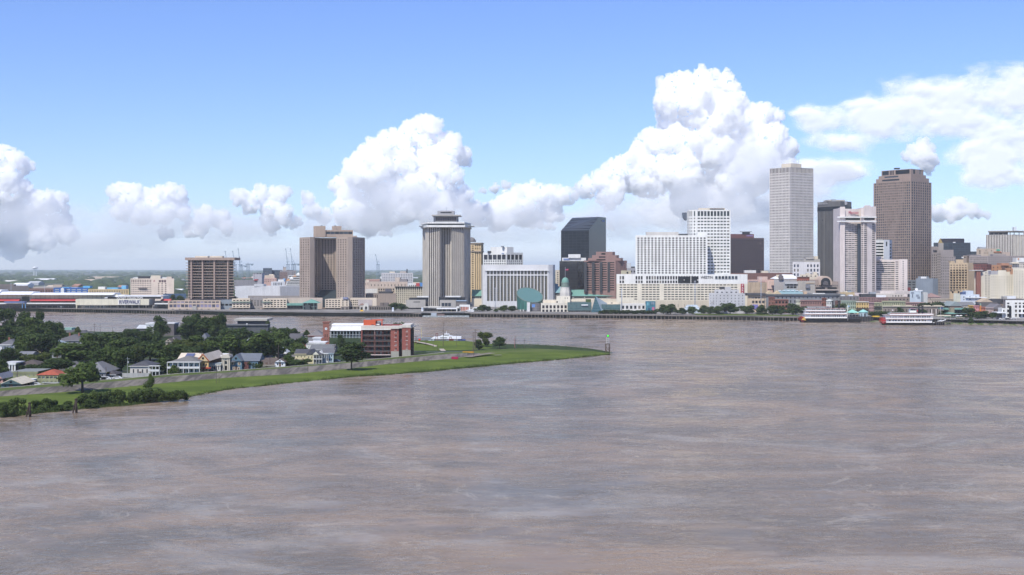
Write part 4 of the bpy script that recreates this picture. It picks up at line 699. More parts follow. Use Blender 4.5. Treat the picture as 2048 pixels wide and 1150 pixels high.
for x0, x1 in ((943, 964), (1144, 1262)):
    rf = MB(); A = b.L(x0, 1450); B_ = b.L(x1, 1450); rf.xprism([(0, b.z(592.2, 1450)), (16, b.z(592.2, 1450)), (16, b.z(579.8, 1450))], A[0], B_[0]); rf.build('roof', COPPER, b.root)
    b.vol(rect(x0 + .5, x1 - .5, 1451), 592, paint((.26, .26, .24)), [[(592.6, 0, 0), (595.8, 5, 1, .9, .9), (600, 0, 0)]], yb=598, dep=14, roof=False, win=GLD); b.box('base', x0, x1, 1449, 597.4, None, CREAM, 20)
for x0, x1, yt, D in ((1109, 1117, 567.5, 1458), (1109, 1129, 573, 1450)):
    rf = MB(); A = b.L(x0, D); B_ = b.L(x1, D); rf.xprism([(A[1], b.z(585.5, D)), (A[1] + 14, b.z(585.5, D)), (A[1] + 12, b.z(yt, D))], A[0], B_[0]); rf.build('roof', paint((.17, .29, .32)), b.root)
b.vol(rect(1109, 1130, 1451), 585.4, paint((.18, .17, .15)), [[(586, 0, 0), (589.5, 3, 1, .85, .9), (592, 0, 0)]], dep=10, roof=False, win=GLD); b.done()
b = Bld('cupola', 'green copper dome on a white octagonal drum', 'cupola', 1131, 1440)
dm = MB(); k = 1440 / F; dm.lathe(0, 8, [(7.4 * k, b.z(565, 1440)), (7.3 * k, b.z(563, 1440)), (6.5 * k, b.z(559.5, 1440)), (4.5 * k, b.z(556.5, 1440)), (2 * k, b.z(555.1, 1440)), (.2, b.z(554.8, 1440))], 20); dm.build('dome', COPPER, b.root)
dm = MB(); dm.lathe(0, 8, [(9.5 * k, b.z(574, 1440)), (9.5 * k, b.z(572.6, 1440)), (8 * k, b.z(572.4, 1440)), (8 * k, b.z(566.5, 1440)), (8.6 * k, b.z(566.2, 1440)), (8.4 * k, b.z(565, 1440))], 12, False); dm.build('drum', paint((.16, .21, .18)), b.root)
dm = MB(); dm.lathe(0, 8, [(11 * k, 0), (11 * k, b.z(586, 1440)), (10 * k, b.z(580, 1440)), (9.2 * k, b.z(574, 1440))], 8, False); dm.build('tower_base', paint((.56, .54, .5)), b.root); b.cyl('flag_pole', 1131, 1440, .35, 534, 555, STEEL, 6, dy=8)
fg = MB(); A = b.L(1131.4, 1440); fg.box(A[0], A[0] + 3.6, 8, 8.08, b.z(540.6, 1440), b.z(537.8, 1440)); fg.build('flag', signm((.42, .05, .1)), b.root); fg = MB(); fg.box(A[0], A[0] + 1.5, 7.95, 8.12, b.z(539, 1440), b.z(537.7, 1440)); fg.build('flag', signm((.04, .05, .22)), b.root); b.done()
simple('apartment_building', 'narrow cream tower with one column of windows beside the copper dome', 'building', rect(1111, 1120, 1500), 540, paint((.6, .54, .45)), [[(543, 0, 0), (570, 1, 7, .3, .5)]], dep=12)
b = Bld('aquarium_drum', 'leaning teal copper cylinder with a slanted round roof', 'aquarium', 1060, 1285)
k = 1285 / F; n = 40; rr = 26.5 * k; dm = MB(); rim = []; bot = []
for i in range(n):
    a_ = 2 * math.pi * i / n; x, y = rr * math.cos(a_), rr * math.sin(a_); rim.append((x, y + rr, b.z(590.5, 1285) + .52 * y - .16 * x)); bot.append((x * .97, y * .97 + rr, 1.6))
for i in range(n):
    j = (i + 1) % n; dm.poly([bot[i], bot[j], rim[j], rim[i]], True)
dm.build('wall', paint((.05, .155, .13), .6, .5, 0, .8), b.root); rf = MB(); rf.poly([(p[0] * .965, (p[1] - rr) * .965 + rr, p[2] + .05 - .018 * (p[1] - rr)) for p in rim]); rf.build('roof', paint((.085, .17, .165), .6, .05), b.root)
rg = MB()
for i in range(n): rg.tube(rim[i], rim[(i + 1) % n], .35, n=5)
rg.build('rim', paint((.17, .2, .17)), b.root)
for x in (1040, 1046, 1052, 1058, 1070): b.box('column', x, x + 1.6, 1287, 619, None, WHITE, 1)
b.done()
b = Bld('aquarium_building', 'white two-storey arcade with square openings beside the teal drum', 'building', 1110, 1275)
for args in ((rect(1082, 1136, 1275), 606, [[(610.5, 0, 0), (617, 7, 1, .62, .98), (619, 0, 0), (628, 7, 1, .62, .98)]], None, 22), (rect(1086, 1128, 1282), 600, [[(602, 0, 0), (606, 2, 1, .3, .8, .3, .2)]], 606.3, 14), (rect(1113, 1140, 1290), 592.5, [[(594.5, 0, 0), (598, 2, 1, .28, .8, .55, .1)]], 606, 14)): b.vol(args[0], args[1], paint((.62, .58, .49)), args[2], yb=args[3], dep=args[4], d=1.2, roof=paint((.58, .55, .47)))
b.box('upper_block', 1086, 1112, 1281.5, 600, 606, CREAM, .4); b.box('entrance_front', 1054, 1060, 1279, 605, None, WHITE, 8); gz = MB(); a_ = b.L(1071, 1290); gz.lathe(a_[0], a_[1], [(13 * 1290 / F, 0), (13 * 1290 / F, b.z(606, 1290))], 24, False); gz.build('glass_drum', curtain_wall((.13, .125, .14), (.2, .2, .2), 1.4, 2.2, .1), b.root)
sg = b.box('sign', 1064, 1070, 1277, 608.5, 614.5, signm((.10, .22, .5)), .3); b.done(glass((.035, .026, .03), .2, .2))
TG = curtain_wall((.055, .11, .115), (.10, .14, .145), 1.9, 2.4, .14)
b = Bld('glass_hall', 'teal glazed exhibition hall left of the glass pyramid', 'aquarium', 1158, 1270)
b.vol(rect(1135, 1183, 1270), 604.5, TG, [None], yb=621, dep=26, roof=paint((.56, .53, .45)), part='glass_wall'); b.vol(rect(1136, 1182, 1271), 621, paint((.24, .22, .2)), [[(626, 9, 1, .7, .9)]], dep=22, part='base', roof=False); b.box('sign', 1163, 1176, 1268.6, 609, 611, METALW, .6); b.box('roof_planter', 1172, 1182, 1284, 598.5, 604.6, paint((.05, .08, .03)), 6); b.box('roof', 1128, 1186, 1296, 600, 604.6, CREAM, 20); b.done(GLD)
b = Bld('glass_pyramid', 'sharp pointed glass pyramid between the two teal halls', 'pyramid', 1192, 1262)
P0 = lambda x, y, D: (*b.L(x, D), b.z(y, D)); ap = P0(1191, 592.5, 1272)
mb = MB(); mb.poly([P0(1182, 626, 1258), P0(1203, 622, 1262), ap]); mb.poly([P0(1182, 626, 1258), ap, P0(1180, 626, 1290)]); mb.build('glass_face', curtain_wall((.03, .075, .085), (.09, .14, .15), 2.6, 2.6, .09), b.root)
mb = MB(); mb.poly([P0(1203, 622, 1262), P0(1213, 606, 1290), ap]); mb.poly([P0(1203, 622, 1262.2), P0(1205.5, 620, 1262), P0(1214, 606, 1290), P0(1213, 606, 1290.2)]); mb.poly([P0(1213, 606, 1290), P0(1180, 626, 1290), ap]); mb.build('pale_face', paint((.30, .37, .42), .5), b.root); b.done()  # right and back faces, paler than the left ones
b = Bld('glass_hall', 'low teal glazed hall with a cream roof right of the glass pyramid', 'aquarium', 1222, 1266)
b.vol(rect(1203, 1241, 1268), 608.5, TG, [None], yb=619.5, dep=26, roof=CREAM, part='glass_wall'); b.box('base', 1203, 1241, 1270, 619.4, None, paint((.16, .2, .19)), 20); b.vol(rect(1198, 1262, 1290), 603.5, CREAM, [[(605, 0, 0), (607, 2, 1, .3, .9, .1, .5)]], yb=609, dep=20, part='upper_block'); b.done(GLD)
simple('riverfront_building', 'long white low building with five square windows left of the mural', 'building', rect(1241, 1292, 1262), 607.5, paint((.62, .6, .56)), [[(611, 0, 0), (618, 6, 1, .55, .9)]], dep=20, roof=CREAM)
b = Bld('mural_wall', 'wall painted with a teal and pink abstract mural', 'mural', 1301, 1258); b.box('wall', 1292, 1311, 1258, 602.5, None, paint((.05, .17, .22), .8, .6, 0, .2), 6)
for i, (x0, x1, y0, y1, cc) in enumerate(((1294, 1299, 605, 611, (.12, .3, .36)), (1302, 1309, 604, 609, (.18, .25, .3)), (1304, 1309, 614, 622, (.40, .12, .2)), (1296, 1301, 616, 621, (.03, .08, .14)))): b.box('painted_patch', x0, x1, 1257.6, y0, y1, paint(cc, .8, .5), .35)
b.done()
simple('building_block', 'small cream block with a dark window behind the white podium', 'building', rect(1242, 1262, 1420), 541, paint((.48, .44, .32)), [[(543, 0, 0), (548, 1, 1, .35, .8, .4, .1)]], dep=10); simple('building_block', 'grey rooftop plant block between the stepped tower and the white podium', 'building', rect(1254, 1272, 1440), 536, paint((.33, .33, .35)), [[(540, 0, 0), (546, 3, 1, .5, .6)]], extras=[('roof_unit', 1254, 1262, 1446, 526, 536.4, paint((.45, .47, .48)), 8), ('roof_unit', 1263, 1270, 1442, 533, 536.3, DARK, 6)])
simple('parking_podium', 'beige blank base storey of the white parking podium', 'building', rect(1311, 1440, 1294), 600.8, paint((.50, .44, .34)), [[(608, 0, 0), (614, 2, 1, .06, .9, .3, .5)]], dep=6)
b = Bld('conservatory', 'pale blue glass conservatory with sloped ends in the riverside park', 'conservatory', 1386, 1235)
gh = MB(); A = b.L(1369, 1235); B_ = b.L(1403, 1235); zb, zt = b.z(620, 1235), b.z(610, 1235); gh.poly([(A[0], 0, 0), (B_[0], 0, 0), (B_[0], 0, zb), (A[0], 0, zb)]); gh.poly([(A[0], 0, zb), (B_[0], 0, zb), (B_[0] - 3.5, 8, zt), (A[0] + 3.5, 8, zt)]); gh.poly([(A[0], 16, zb), (A[0], 0, zb), (A[0] + 3.5, 8, zt)]); gh.poly([(B_[0], 0, zb), (B_[0], 16, zb), (B_[0] - 3.5, 8, zt)]); gh.poly([(A[0], 0, 0), (A[0], 0, zb), (A[0], 16, zb), (A[0], 16, 0)]); gh.poly([(B_[0], 16, 0), (B_[0], 16, zb), (B_[0], 0, zb), (B_[0], 0, 0)]); gh.poly([(B_[0], 16, zb), (A[0], 16, zb), (A[0] + 3.5, 8, zt), (B_[0] - 3.5, 8, zt)]); gh.build('glass_roof', curtain_wall((.30, .36, .40), (.5, .52, .52), 2.2, 2.2, .1), b.root)
b = Bld('hotel_building', 'plain grey hotel block with tiny windows in front of the white podium', 'hotel', 1455, 1225)
GH = paint((.46, .46, .47)); b.vol([(1418, 1236), (1436, 1225), (1490, 1227)], 587, GH, [[(588.5, 0, 0), (622, 3, 6, .28, .3)], [(588.5, 0, 0), (622, 7, 6, .24, .32)]], dep=20); b.vol(rect(1429, 1478, 1230), 579.5, GH, [[(583, 0, 0), (586, 5, 1, .4, .7)]], yb=587.3, dep=12, part='penthouse'); b.box('penthouse', 1450, 1462, 1233, 574, 580, GH, 8); b.box('roof_unit', 1440, 1449, 1231, 573.5, 578, DARK, 5); b.text('sign_lettering', 'HOTEL', 1427, 605, 1231, 4, signm((.2, .17, .15)), off=-.6, sx=.9); b.done(GLD)
# ferry terminal and floating pier
b = Bld('ferry_terminal', 'low white ferry terminal with swooping slab roofs and painted arches', 'terminal', 905, 1290)
b.vol(rect(846, 935, 1298), 617.5, paint((.14, .15, .16)), [[(618, 0, 0), (624, 14, 1, .85, .85)]], dep=14, roof=False); b.box('roof', 847, 882, 1292, 613.6, 615.2, paint((.5, .49, .44)), 14); b.box('roof', 873, 914, 1288, 616.2, 618.2, METALW, 14)
for x in (874, 884, 893, 902): b.box('post', x, x + .6, 1289, 618, None, paint((.5, .45, .2)), .5)
b.vol(rect(912.5, 921, 1286), 613, WHITE, [[(616.5, 0, 0), (625, 1, 1, .5, 1)]], dep=6); b.vol(rect(919, 940, 1286), 609.6, WHITE, [[(613.6, 0, 0), (621.5, 5, 1, .8, 1, .12, .12)]], yb=622, dep=8, win=paint((.38, .10, .05), .7, .5), d=.3)
for x0, y0, x1, y1, D in ((932, 620.6, 960, 618.6, 1284), (928, 624.5, 948, 621.8, 1280), (945, 616.6, 960, 615.0, 1290)):
    rf = MB(); A = P_ = b.L(x0, D); B_ = b.L(x1, D); rf.yprism([(A[0], b.z(y0 + .7, D)), (B_[0], b.z(y1 + 1.4, D)), (B_[0], b.z(y1 - .5, D)), (A[0], b.z(y0 - .5, D))], A[1], A[1] + 12); rf.build('roof', METALW, b.root)
b.box('post', 940, 941, 1286, 620, None, STEEL, 1); b.box('post', 955, 956, 1288, 617, None, STEEL, 1); b.done(GLD)
b = Bld('floating_pier', 'grey floating ferry pier lined with fenders', 'pier', 890, 1228, zg=-.3)
b.box('deck', 845, 938, 1228, 631.8, 634.8, paint((.25, .28, .29)), 14); b.box('shed', 862, 873, 1232, 626.5, 632, paint((.33, .37, .41)), 6); b.box('shed', 873, 889, 1234, 628, 632, paint((.16, .11, .1)), 6); b.box('gangway', 884, 930, 1240, 624.5, 626, paint((.12, .13, .14)), 6)
for x in (848, 856, 876, 884, 894, 904, 912, 920, 930): b.box('fender', x, x + 3, 1227.4, 631.6, 633.6, paint((.42, .45, .45)), 1)
for x in (900, 908, 916, 926): b.box('post', x, x + .8, 1236, 624.5, 632, DARK, 1)
# riverside small pieces
for px, lb in ((785.8, 'white information pylon with blue marks left of the ribbed tower'), (844.5, 'white information pylon at the left corner of the ferry terminal')):
    b = Bld('information_pylon', lb, 'sign', px, 1285); b.box('panel', px - 1.8, px + 1.8, 1285, 615, None, paint((.66, .68, .7)), 1); b.box('blue_mark', px - .9, px + .9, 1284.8, 616.5, 618.2, signm((.10, .25, .5)), .2)
b = Bld('tent', 'yellow peaked tent on the riverside plaza', 'tent', 723, 1262); hp = MB(); k = 1262 / F; hp.hip(-4.2 * k, 4.2 * k, 0, 8.4 * k, b.z(622.5, 1262), b.z(619.6, 1262), .2); hp.build('canopy', paint((.62, .36, .03)), b.root)
for sx in (-3.6, 3.4):
    for sy in (.4, 7.8): p_ = MB(); p_.box(sx * k, (sx + .4) * k, sy * k, (sy + .4) * k, 0, b.z(622.5, 1262)); p_.build('tent_pole', WHITE, b.root)
# ---------------- Canal Street to the French Quarter
b = Bld('parking_structure', 'pink flat building with a row of arched openings', 'building', 1530, 1425)
PK = paint((.52, .36, .31)); b.vol(rect(1494, 1553, 1425), 559.5, PK, [None], dep=22); b.box('light_panel', 1535.5, 1552.5, 1424, 561.5, 578, paint((.58, .43, .37)), 1.2); b.vol(rect(1553, 1568, 1424), 561, PK, [[(563.5, 0, 0), (577.5, 4, 3, .68, .72)]], dep=18, d=1.2); b.box('penthouse', 1517, 1535, 1428, 553.2, 560, paint((.56, .41, .35)), 8); b.done(GLD)
b = Bld('building_block', 'blank stained beige wall block beside the white parking podium', 'building', 1514, 1385); b.vol(rect(1494, 1534, 1385), 564.5, paint((.40, .31, .22), .9, .35), [None], dep=14)
for x0, x1 in ((1499, 1510), (1510, 1516)): b.box('roof_unit', x0, x1, 1386, 562, 566.4, paint((.24, .21, .22)), 4)
b.box('roof_unit', 1524, 1530, 1388, 563.5, 566.5, paint((.2, .07, .09)), 3); b.done()
b = Bld('building_block', 'cream low building with a dark roof edge and a purple banner', 'building', 1514, 1268)
b.vol(rect(1496, 1532, 1268), 591, paint((.53, .43, .31)), [[(594.5, 0, 0), (597.3, 3, 1, .72, .8, .2, .3), (601, 0, 0), (607, 4, 1, .72, .9, .2, .06)]], dep=22, win=glass((.05, .05, .055), .2, .4, (.25, .25, .26))); b.box('roof', 1494, 1533, 1266, 586.8, 591.4, paint((.07, .07, .075)), 24); b.box('banner', 1505, 1516, 1267, 609, 617.5, paint((.18, .17, .42)), .5); b.done()
b = Bld('customs_house', 'long grey granite building with a pale blue-green glazed roof', 'customs house', 1605, 1300)
GG = paint((.20, .205, .215)); b.vol(rect(1532, 1690, 1300), 590, GG, [[(593.5, 0, 0), (597, 18, 1, .28, .9), (600, 0, 0), (606, 18, 1, .28, .85)]], dep=40, roof=ROOFD); b.box('cornice', 1531, 1691, 1298.6, 588.2, 591, paint((.12, .125, .13)), 42)
gr = MB(); A = b.L(1552, 1310); B_ = b.L(1616, 1310); gr.hip(A[0], B_[0], A[1], A[1] + 24, b.z(588.3, 1310), b.z(579.5, 1310), 0); gr.build('glazed_roof', paint((.22, .33, .35), .5), b.root)
for i in range(6): b.box('skylight', 1557 + i * 8.6, 1562 + i * 8.6, 1315.5, 580.6, 581.8, METALW, 2)
for x in (1540, 1556):
    gb = MB(); A = b.L(x - 7, 1302); B_ = b.L(x + 7, 1302); m_ = (A[0] + B_[0]) / 2; gb.yprism([(A[0], b.z(588, 1302)), (B_[0], b.z(588, 1302)), (m_, b.z(581.5, 1302))], A[1], A[1] + 10); gb.build('pediment', paint((.50, .40, .26)), b.root)
b.box('chimney', 1608, 1614, 1305, 583, 588.3, paint((.5, .36, .24)), 4); b.box('roof_unit', 1626, 1650, 1310, 586.3, 588.4, ROOFW, 6); b.done(GLD)
simple('building_block', 'grey concrete block with a wide dark window behind the glazed roof', 'building', rect(1567, 1600, 1375), 562.5, paint((.33, .33, .33)), [[(567, 0, 0), (577, 3, 2, .88, .8, .18, .2)]], extras=[('parapet', 1570, 1598, 1373.5, 565, 568, paint((.42, .42, .42)), 3)], win=GLD)
b = Bld('building_block', 'white metal hip roofed hall with a dark dormer', 'building', 1575, 1400); b.vol(rect(1548, 1602, 1400), 557.5, paint((.36, .34, .33)), [None], dep=18, roof=False); rf = MB(); A = b.L(1547, 1400); B_ = b.L(1602, 1400); rf.hip(A[0], B_[0], 0, 18, b.z(557.5, 1400), b.z(549, 1400), .4); rf.build('roof', METALW, b.root)
gb = MB(); A = b.L(1558, 1398); B_ = b.L(1567, 1398); gb.yprism([(A[0], b.z(559, 1398)), (B_[0], b.z(559, 1398)), (B_[0], b.z(552.5, 1398)), ((A[0] + B_[0]) / 2, b.z(548.6, 1398)), (A[0], b.z(552.5, 1398))], A[1], A[1] + 9); gb.build('dormer', paint((.14, .12, .125)), b.root); b.box('chimney', 1553, 1558, 1402, 549.5, 556, CREAM, 3)
simple('building_block', 'red brick block right of the white hip roofed hall', 'building', rect(1594, 1619, 1392), 554, paint((.30, .10, .065)), [[(559.5, 0, 0), (562, 6, 1, .5, .8)]], extras=[('cornice', 1593.5, 1619.5, 1391, 553.6, 554.8, paint((.12, .06, .05)), 3)])
simple('building_block', 'cream flat roofed block behind the red brick block', 'building', rect(1600, 1636, 1430), 549, CREAM, [[(551, 0, 0), (553.5, 4, 1, .3, .8)]], extras=[('roof_unit', 1613, 1619, 1434, 546, 549.3, CREAM, 5), ('roof_unit', 1627, 1634, 1436, 544, 549.3, CREAM, 5)])
simple('building_block', 'beige concrete block with a dark roof vent left of the arched mall', 'building', [(1596, 1372), (1608, 1366), (1630, 1366)], 562, paint((.37, .34, .30)), [None, None], extras=[('vent', 1612, 1620, 1364, 569, 576, paint((.18, .18, .2)), 3), ('band', 1612, 1629, 1365.3, 565.5, 567, paint((.50, .38, .25)), 1)], dep=18)
b = Bld('shopping_mall', 'brown mall front with a big arched window at the foot of the dark ribbed tower', 'shopping mall', 1650, 1405)
MB_ = paint((.30, .24, .205)); b.vol(rect(1619, 1677, 1405), 563, MB_, [None], yb=570, dep=26, roof=False); b.vol(rect(1628, 1677, 1403), 569.5, paint((.24, .20, .175)), [[(572, 12, 1, .45, .8), (574, 0, 0), (579, 2, 1, .8, .8), (581.5, 0, 0), (588, 1, 1, .88, .98)]], dep=20, win=GLD); b.box('slab', 1632, 1678, 1401.5, 578.5, 580.8, paint((.44, .38, .34)), 3)
k = 1403 / F; a_ = b.L(1651, 1402); arch = lambda r, z0: [(a_[0] + r * k * math.cos(math.pi * i / 14), z0 + r * k * .95 * math.sin(math.pi * i / 14)) for i in range(15)]
vt = MB(); vt.yprism([(a_[0] + 12.5 * k, b.z(570, 1402))] + arch(12.5, b.z(564, 1402)) + [(a_[0] - 12.5 * k, b.z(570, 1402))], a_[1] - .5, a_[1] + 22); vt.build('arched_vault', paint((.46, .36, .29)), b.root); gw = MB(); gw.yprism([(a_[0] + 9.5 * k, b.z(570, 1402))] + arch(9.5, b.z(564.5, 1402)) + [(a_[0] - 9.5 * k, b.z(570, 1402))], a_[1] - .9, a_[1] - .4); gw.build('arched_window', GLD, b.root)
gw = MB(); gw.yprism([(a_[0] + 5 * k, b.z(570, 1402))] + arch(5, b.z(566.5, 1402)) + [(a_[0] - 5 * k, b.z(570, 1402))], a_[1] - 1.1, a_[1] - .9); gw.build('arched_window', paint((.10, .09, .09), .4), b.root)
for x0, x1, y in ((1619, 1640, 559.5), (1612, 1636, 564)): b.box('stepped_wing', x0, x1, 1407, y, None, MB_, 16)
b.done()
def house_row(label, x0, x1, D, yt, col, nc, nr, gal=None, roofc=None, ped=False, trim=None, wf=.42, hf=.55, slope=None, name='town_house', cat='building'):
    """an old town building: window rows, cornice, optional gallery and sloped roof"""
    b = Bld(name, label, cat, (x0 + x1) / 2, D); yb = HOR + (H - ZC) * F / D; b.vol(rect(x0, x1, D), yt, paint(col), [[(yt + 1.6, 0, 0), (yb - 1.0, nc, nr, wf, hf)]], dep=16, roof=roofc or ROOFG)
    b.box('cornice', x0 - .3, x1 + .3, D - .7, yt - .3, yt + .9, trim or paint(mul(col, 1.25)), .7)
    if gal: b.box('gallery', x0 - .2, x1 + .2, D - 2.4, gal, gal + 1.1, paint((.07, .065, .06)), 2.4); [b.box('gallery_post', x, x + .5, D - 2.3, gal, None, paint((.10, .09, .08)), .4) for x in np.linspace(x0, x1 - .6, 6)]
    if slope: rf = MB(); A = b.L(x0, D); B_ = b.L(x1, D); rf.gable(A[0], B_[0], A[1] + .4, A[1] + 16, b.z(yt, D) + .02, b.z(slope, D), 'x', .25); rf.build('roof', roofc or ROOFD, b.root)
    if ped:
        gb = MB(); A = b.L(x0, D); B_ = b.L(x1, D); m_ = (A[0] + B_[0]) / 2; gb.yprism([(A[0], b.z(yt, D)), (B_[0], b.z(yt, D)), (m_, b.z(yt - 3, D))], A[1] - .3, A[1] + 2); gb.build('pediment', paint(mul(col, 1.1)), b.root)
    return b.done(GLD)
house_row('red brick block with an outdoor terrace behind the park trees', 1549, 1577, 1238, 599, (.22, .10, .075), 4, 3, wf=.7, roofc=paint((.25, .12, .1))); house_row('taller dark red brick building left of the terrace block', 1537, 1550, 1246, 594, (.23, .11, .085), 4, 4, roofc=ROOFD)
house_row('narrow cream house at the left end of the brick row', 1592, 1600.5, 1232, 600, (.50, .50, .40), 3, 4); house_row('long two-tone brick row with tall pale shuttered windows', 1600.5, 1643.5, 1228, 600.6, (.26, .15, .13), 12, 3, roofc=paint((.5, .45, .4)), hf=.6); house_row('tall dark brick party wall building in the brick row', 1643.5, 1653, 1232, 596, (.20, .085, .065), 2, 4); house_row('white pedimented house in the row behind the first steamboat', 1652.5, 1666.5, 1226, 601.2, (.56, .56, .52), 4, 3, ped=True)
house_row('small dark brick house behind the smokestacks of the first steamboat', 1670, 1681, 1230, 602, (.19, .10, .085), 4, 3); house_row('pale green house behind the first steamboat', 1682, 1713, 1226, 602, (.29, .35, .27), 8, 3, roofc=ROOFG); house_row('yellow house with an iron gallery behind the mint pavilions', 1712.5, 1737.5, 1222, 603.3, (.56, .40, .17), 5, 3, gal=616, trim=paint((.6, .6, .6))); house_row('mauve pink house right of the yellow gallery house', 1737.5, 1749, 1222, 605, (.36, .24, .24), 4, 3); house_row('olive green house with long balconies', 1748.5, 1764, 1218, 605.5, (.36, .36, .22), 5, 3, gal=612.5); house_row('wide olive flat fronted building behind the dark arcade', 1764, 1811, 1240, 602.5, (.35, .35, .22), 12, 3, roofc=ROOFG)
house_row('rose coloured low house between the olive building and the big oak', 1811, 1851, 1245, 605, (.30, .19, .17), 9, 2, roofc=paint((.4, .34, .32)))
simple('building_block', 'tan windowless rooftop block at the foot of the pink-white tower', 'building', rect(1680, 1709, 1330), 584.5, paint((.50, .38, .22)), [None], dep=12, extras=[('roof_unit', 1696, 1703, 1334, 581, 585, STEEL, 4), ('roof_unit', 1688, 1699, 1336, 582.5, 585, CREAM, 4)])
simple('building_block', 'pink-white flat wall right of the tan rooftop block', 'building', rect(1709, 1724, 1335), 586, paint((.58, .5, .48)), [None], dep=12)
simple('building_block', 'long dark slate roofed block below the tan rooftop block', 'building', rect(1678, 1719, 1290), 592, paint((.17, .16, .16)), [[(594, 0, 0), (600, 6, 1, .25, .7)]], dep=22, roof=ROOFD, extras=[('roof_unit', 1682, 1690, 1296, 589.5, 592.3, WHITE, 5), ('roof_unit', 1698, 1706, 1296, 589.5, 592.3, METALW, 5)])
simple('building_block', 'long brick row with black penthouse terrace below the pink-white tower', 'building', rect(1718, 1776, 1280), 594.4, paint((.25, .15, .14)), [[(596, 0, 0), (600, 18, 1, .4, .9), (605, 18, 1, .4, .6)]], dep=20, extras=[('penthouse', 1722, 1752, 1286, 588, 594.6, DARK, 8), ('penthouse', 1752, 1772, 1287, 590.5, 594.6, METALW, 6), ('roof_unit', 1740, 1752, 1290, 584, 589, STEEL, 5)])
simple('building_block', 'long off-white block with four dark windows below the pink hotel wing', 'building', rect(1750, 1807, 1300), 587.5, paint((.50, .45, .40)), [[(590, 0, 0), (593.5, 4, 1, .4, .8, .58, .02), (596, 0, 0)]], dep=30, roof=paint((.58, .55, .55)), extras=[('upper_floor', 1760, 1820, 1330, 582, 588, paint((.52, .46, .42)), 20)])
simple('building_block', 'brown brick block right of the off-white four-window block', 'building', rect(1774, 1820, 1285), 594, paint((.21, .165, .145)), [[(597, 0, 0), (601, 6, 1, .35, .7)]], dep=16)
b = Bld('building_block', 'pale blue painted block with abstract grey marks and a rooftop tank', 'building', 1830, 1275); b.vol(rect(1819.5, 1842, 1275), 582.5, paint((.44, .50, .54)), [None], dep=18)
for x0, x1, y0, y1 in ((1822, 1828, 584, 587), (1824, 1826, 588, 595), (1832, 1838, 589, 593), (1835, 1840, 593, 597)): b.box('painted_patch', x0, x1, 1274.7, y0, y1, paint((.2, .23, .27), .9, .6), .3)
b.cyl('tank', 1833, 1282, 2.8, 577, 582.6, METALW, 12); b.box('roof_slab', 1832, 1845.5, 1279, 580.6, 581.8, METALW, 8); b.box('wing', 1841, 1847, 1277, 587, None, paint((.22, .25, .27)), 10); b.box('wing', 1847, 1855.5, 1277, 585, None, paint((.47, .47, .45)), 12); b.done()
b = Bld('building_block', 'long brown hip roofed building right of the pale blue block', 'building', 1868, 1290); b.vol(rect(1853, 1882, 1290), 594.5, paint((.40, .34, .3)), [[(596, 0, 0), (600, 6, 1, .3, .7)]], dep=20, roof=False); rf = MB(); A = b.L(1853, 1290); B_ = b.L(1884, 1290); rf.hip(A[0], B_[0], 0, 20, b.z(594.5, 1290), b.z(586.5, 1290), .5); rf.build('roof', paint((.26, .17, .15)), b.root); b.done()
for a_ in (('tan low house with a plain parapet left of the white modern block', 1862, 1908, 1268, 598, (.42, .35, .27), 9, 2, None, paint((.4, .3, .26))), ('grey stone row house behind the big oak', 1880, 1901, 1225, 603, (.34, .31, .28), 6, 3, None, ROOFD)): house_row(*a_)
b = Bld('market_arcade', 'long dark taupe market arcade with slit openings behind the second steamboat', 'market', 1825, 1165)
b.vol(rect(1765, 1888, 1165), 613, paint((.21, .175, .15)), [[(618, 0, 0), (627, 17, 1, .22, .95)]], dep=16, roof=paint((.4, .37, .3)), win=GLD); b.box('cornice', 1764.5, 1888.5, 1164.2, 612, 613.4, paint((.42, .38, .3)), .9)
for x0, x1 in ((1787, 1800), (1812, 1824), (1848, 1862), (1868, 1884)): b.box('roof_vent', x0, x1, 1172, 610.6, 612.6, paint((.52, .45, .33)), 5)
b.done()
b = Bld('warehouse', 'gabled brick hall with a grey-green metal roof', 'warehouse', 1911, 1200); b.vol(rect(1900, 1923, 1200), 612, paint((.17, .11, .095)), [None], dep=26, roof=False); rf = MB(); A = b.L(1900, 1200); B_ = b.L(1923, 1200); rf.gable(A[0], B_[0], 0, 26, b.z(612, 1200), b.z(603, 1200), 'y', .5); rf.build('roof', paint((.22, .26, .26)), b.root); b.done()
b = Bld('pavilion', 'long dark two-deck pavilion with mint green roof and square turret', 'pavilion', 1920, 1125)
b.vol(rect(1893, 1946, 1128), 619.2, paint((.035, .05, .05)), [[(620, 0, 0), (627, 12, 1, .75, .9), (629, 0, 0), (636, 12, 1, .75, .9)]], dep=18, roof=False); b.box('roof', 1891, 1948, 1126, 617, 619.4, COPPER, 20); b.box('roof', 1913, 1948, 1124, 626.4, 627.6, paint((.1, .16, .15)), 4)
b.vol(rect(1897, 1914, 1120), 627, paint((.20, .18, .13)), [[(629, 0, 0), (634, 5, 1, .6, .9), (636, 0, 0)]], dep=12, part='turret', roof=False)
for y0, y1, w_ in ((634, 632.4, 11.5), (627.5, 624.5, 9)): hp = MB(); A = b.L(1905.5 - w_, 1119); B_ = b.L(1905.5 + w_, 1119); hp.hip(A[0], B_[0], A[1], A[1] + 12, b.z(y0, 1119), b.z(y1, 1119), .2); hp.build('roof', COPPER, b.root)
b.box('turret', 1901, 1909, 1122, 615.5, 625.5, paint((.22, .2, .14)), 7); b.done(GLD)
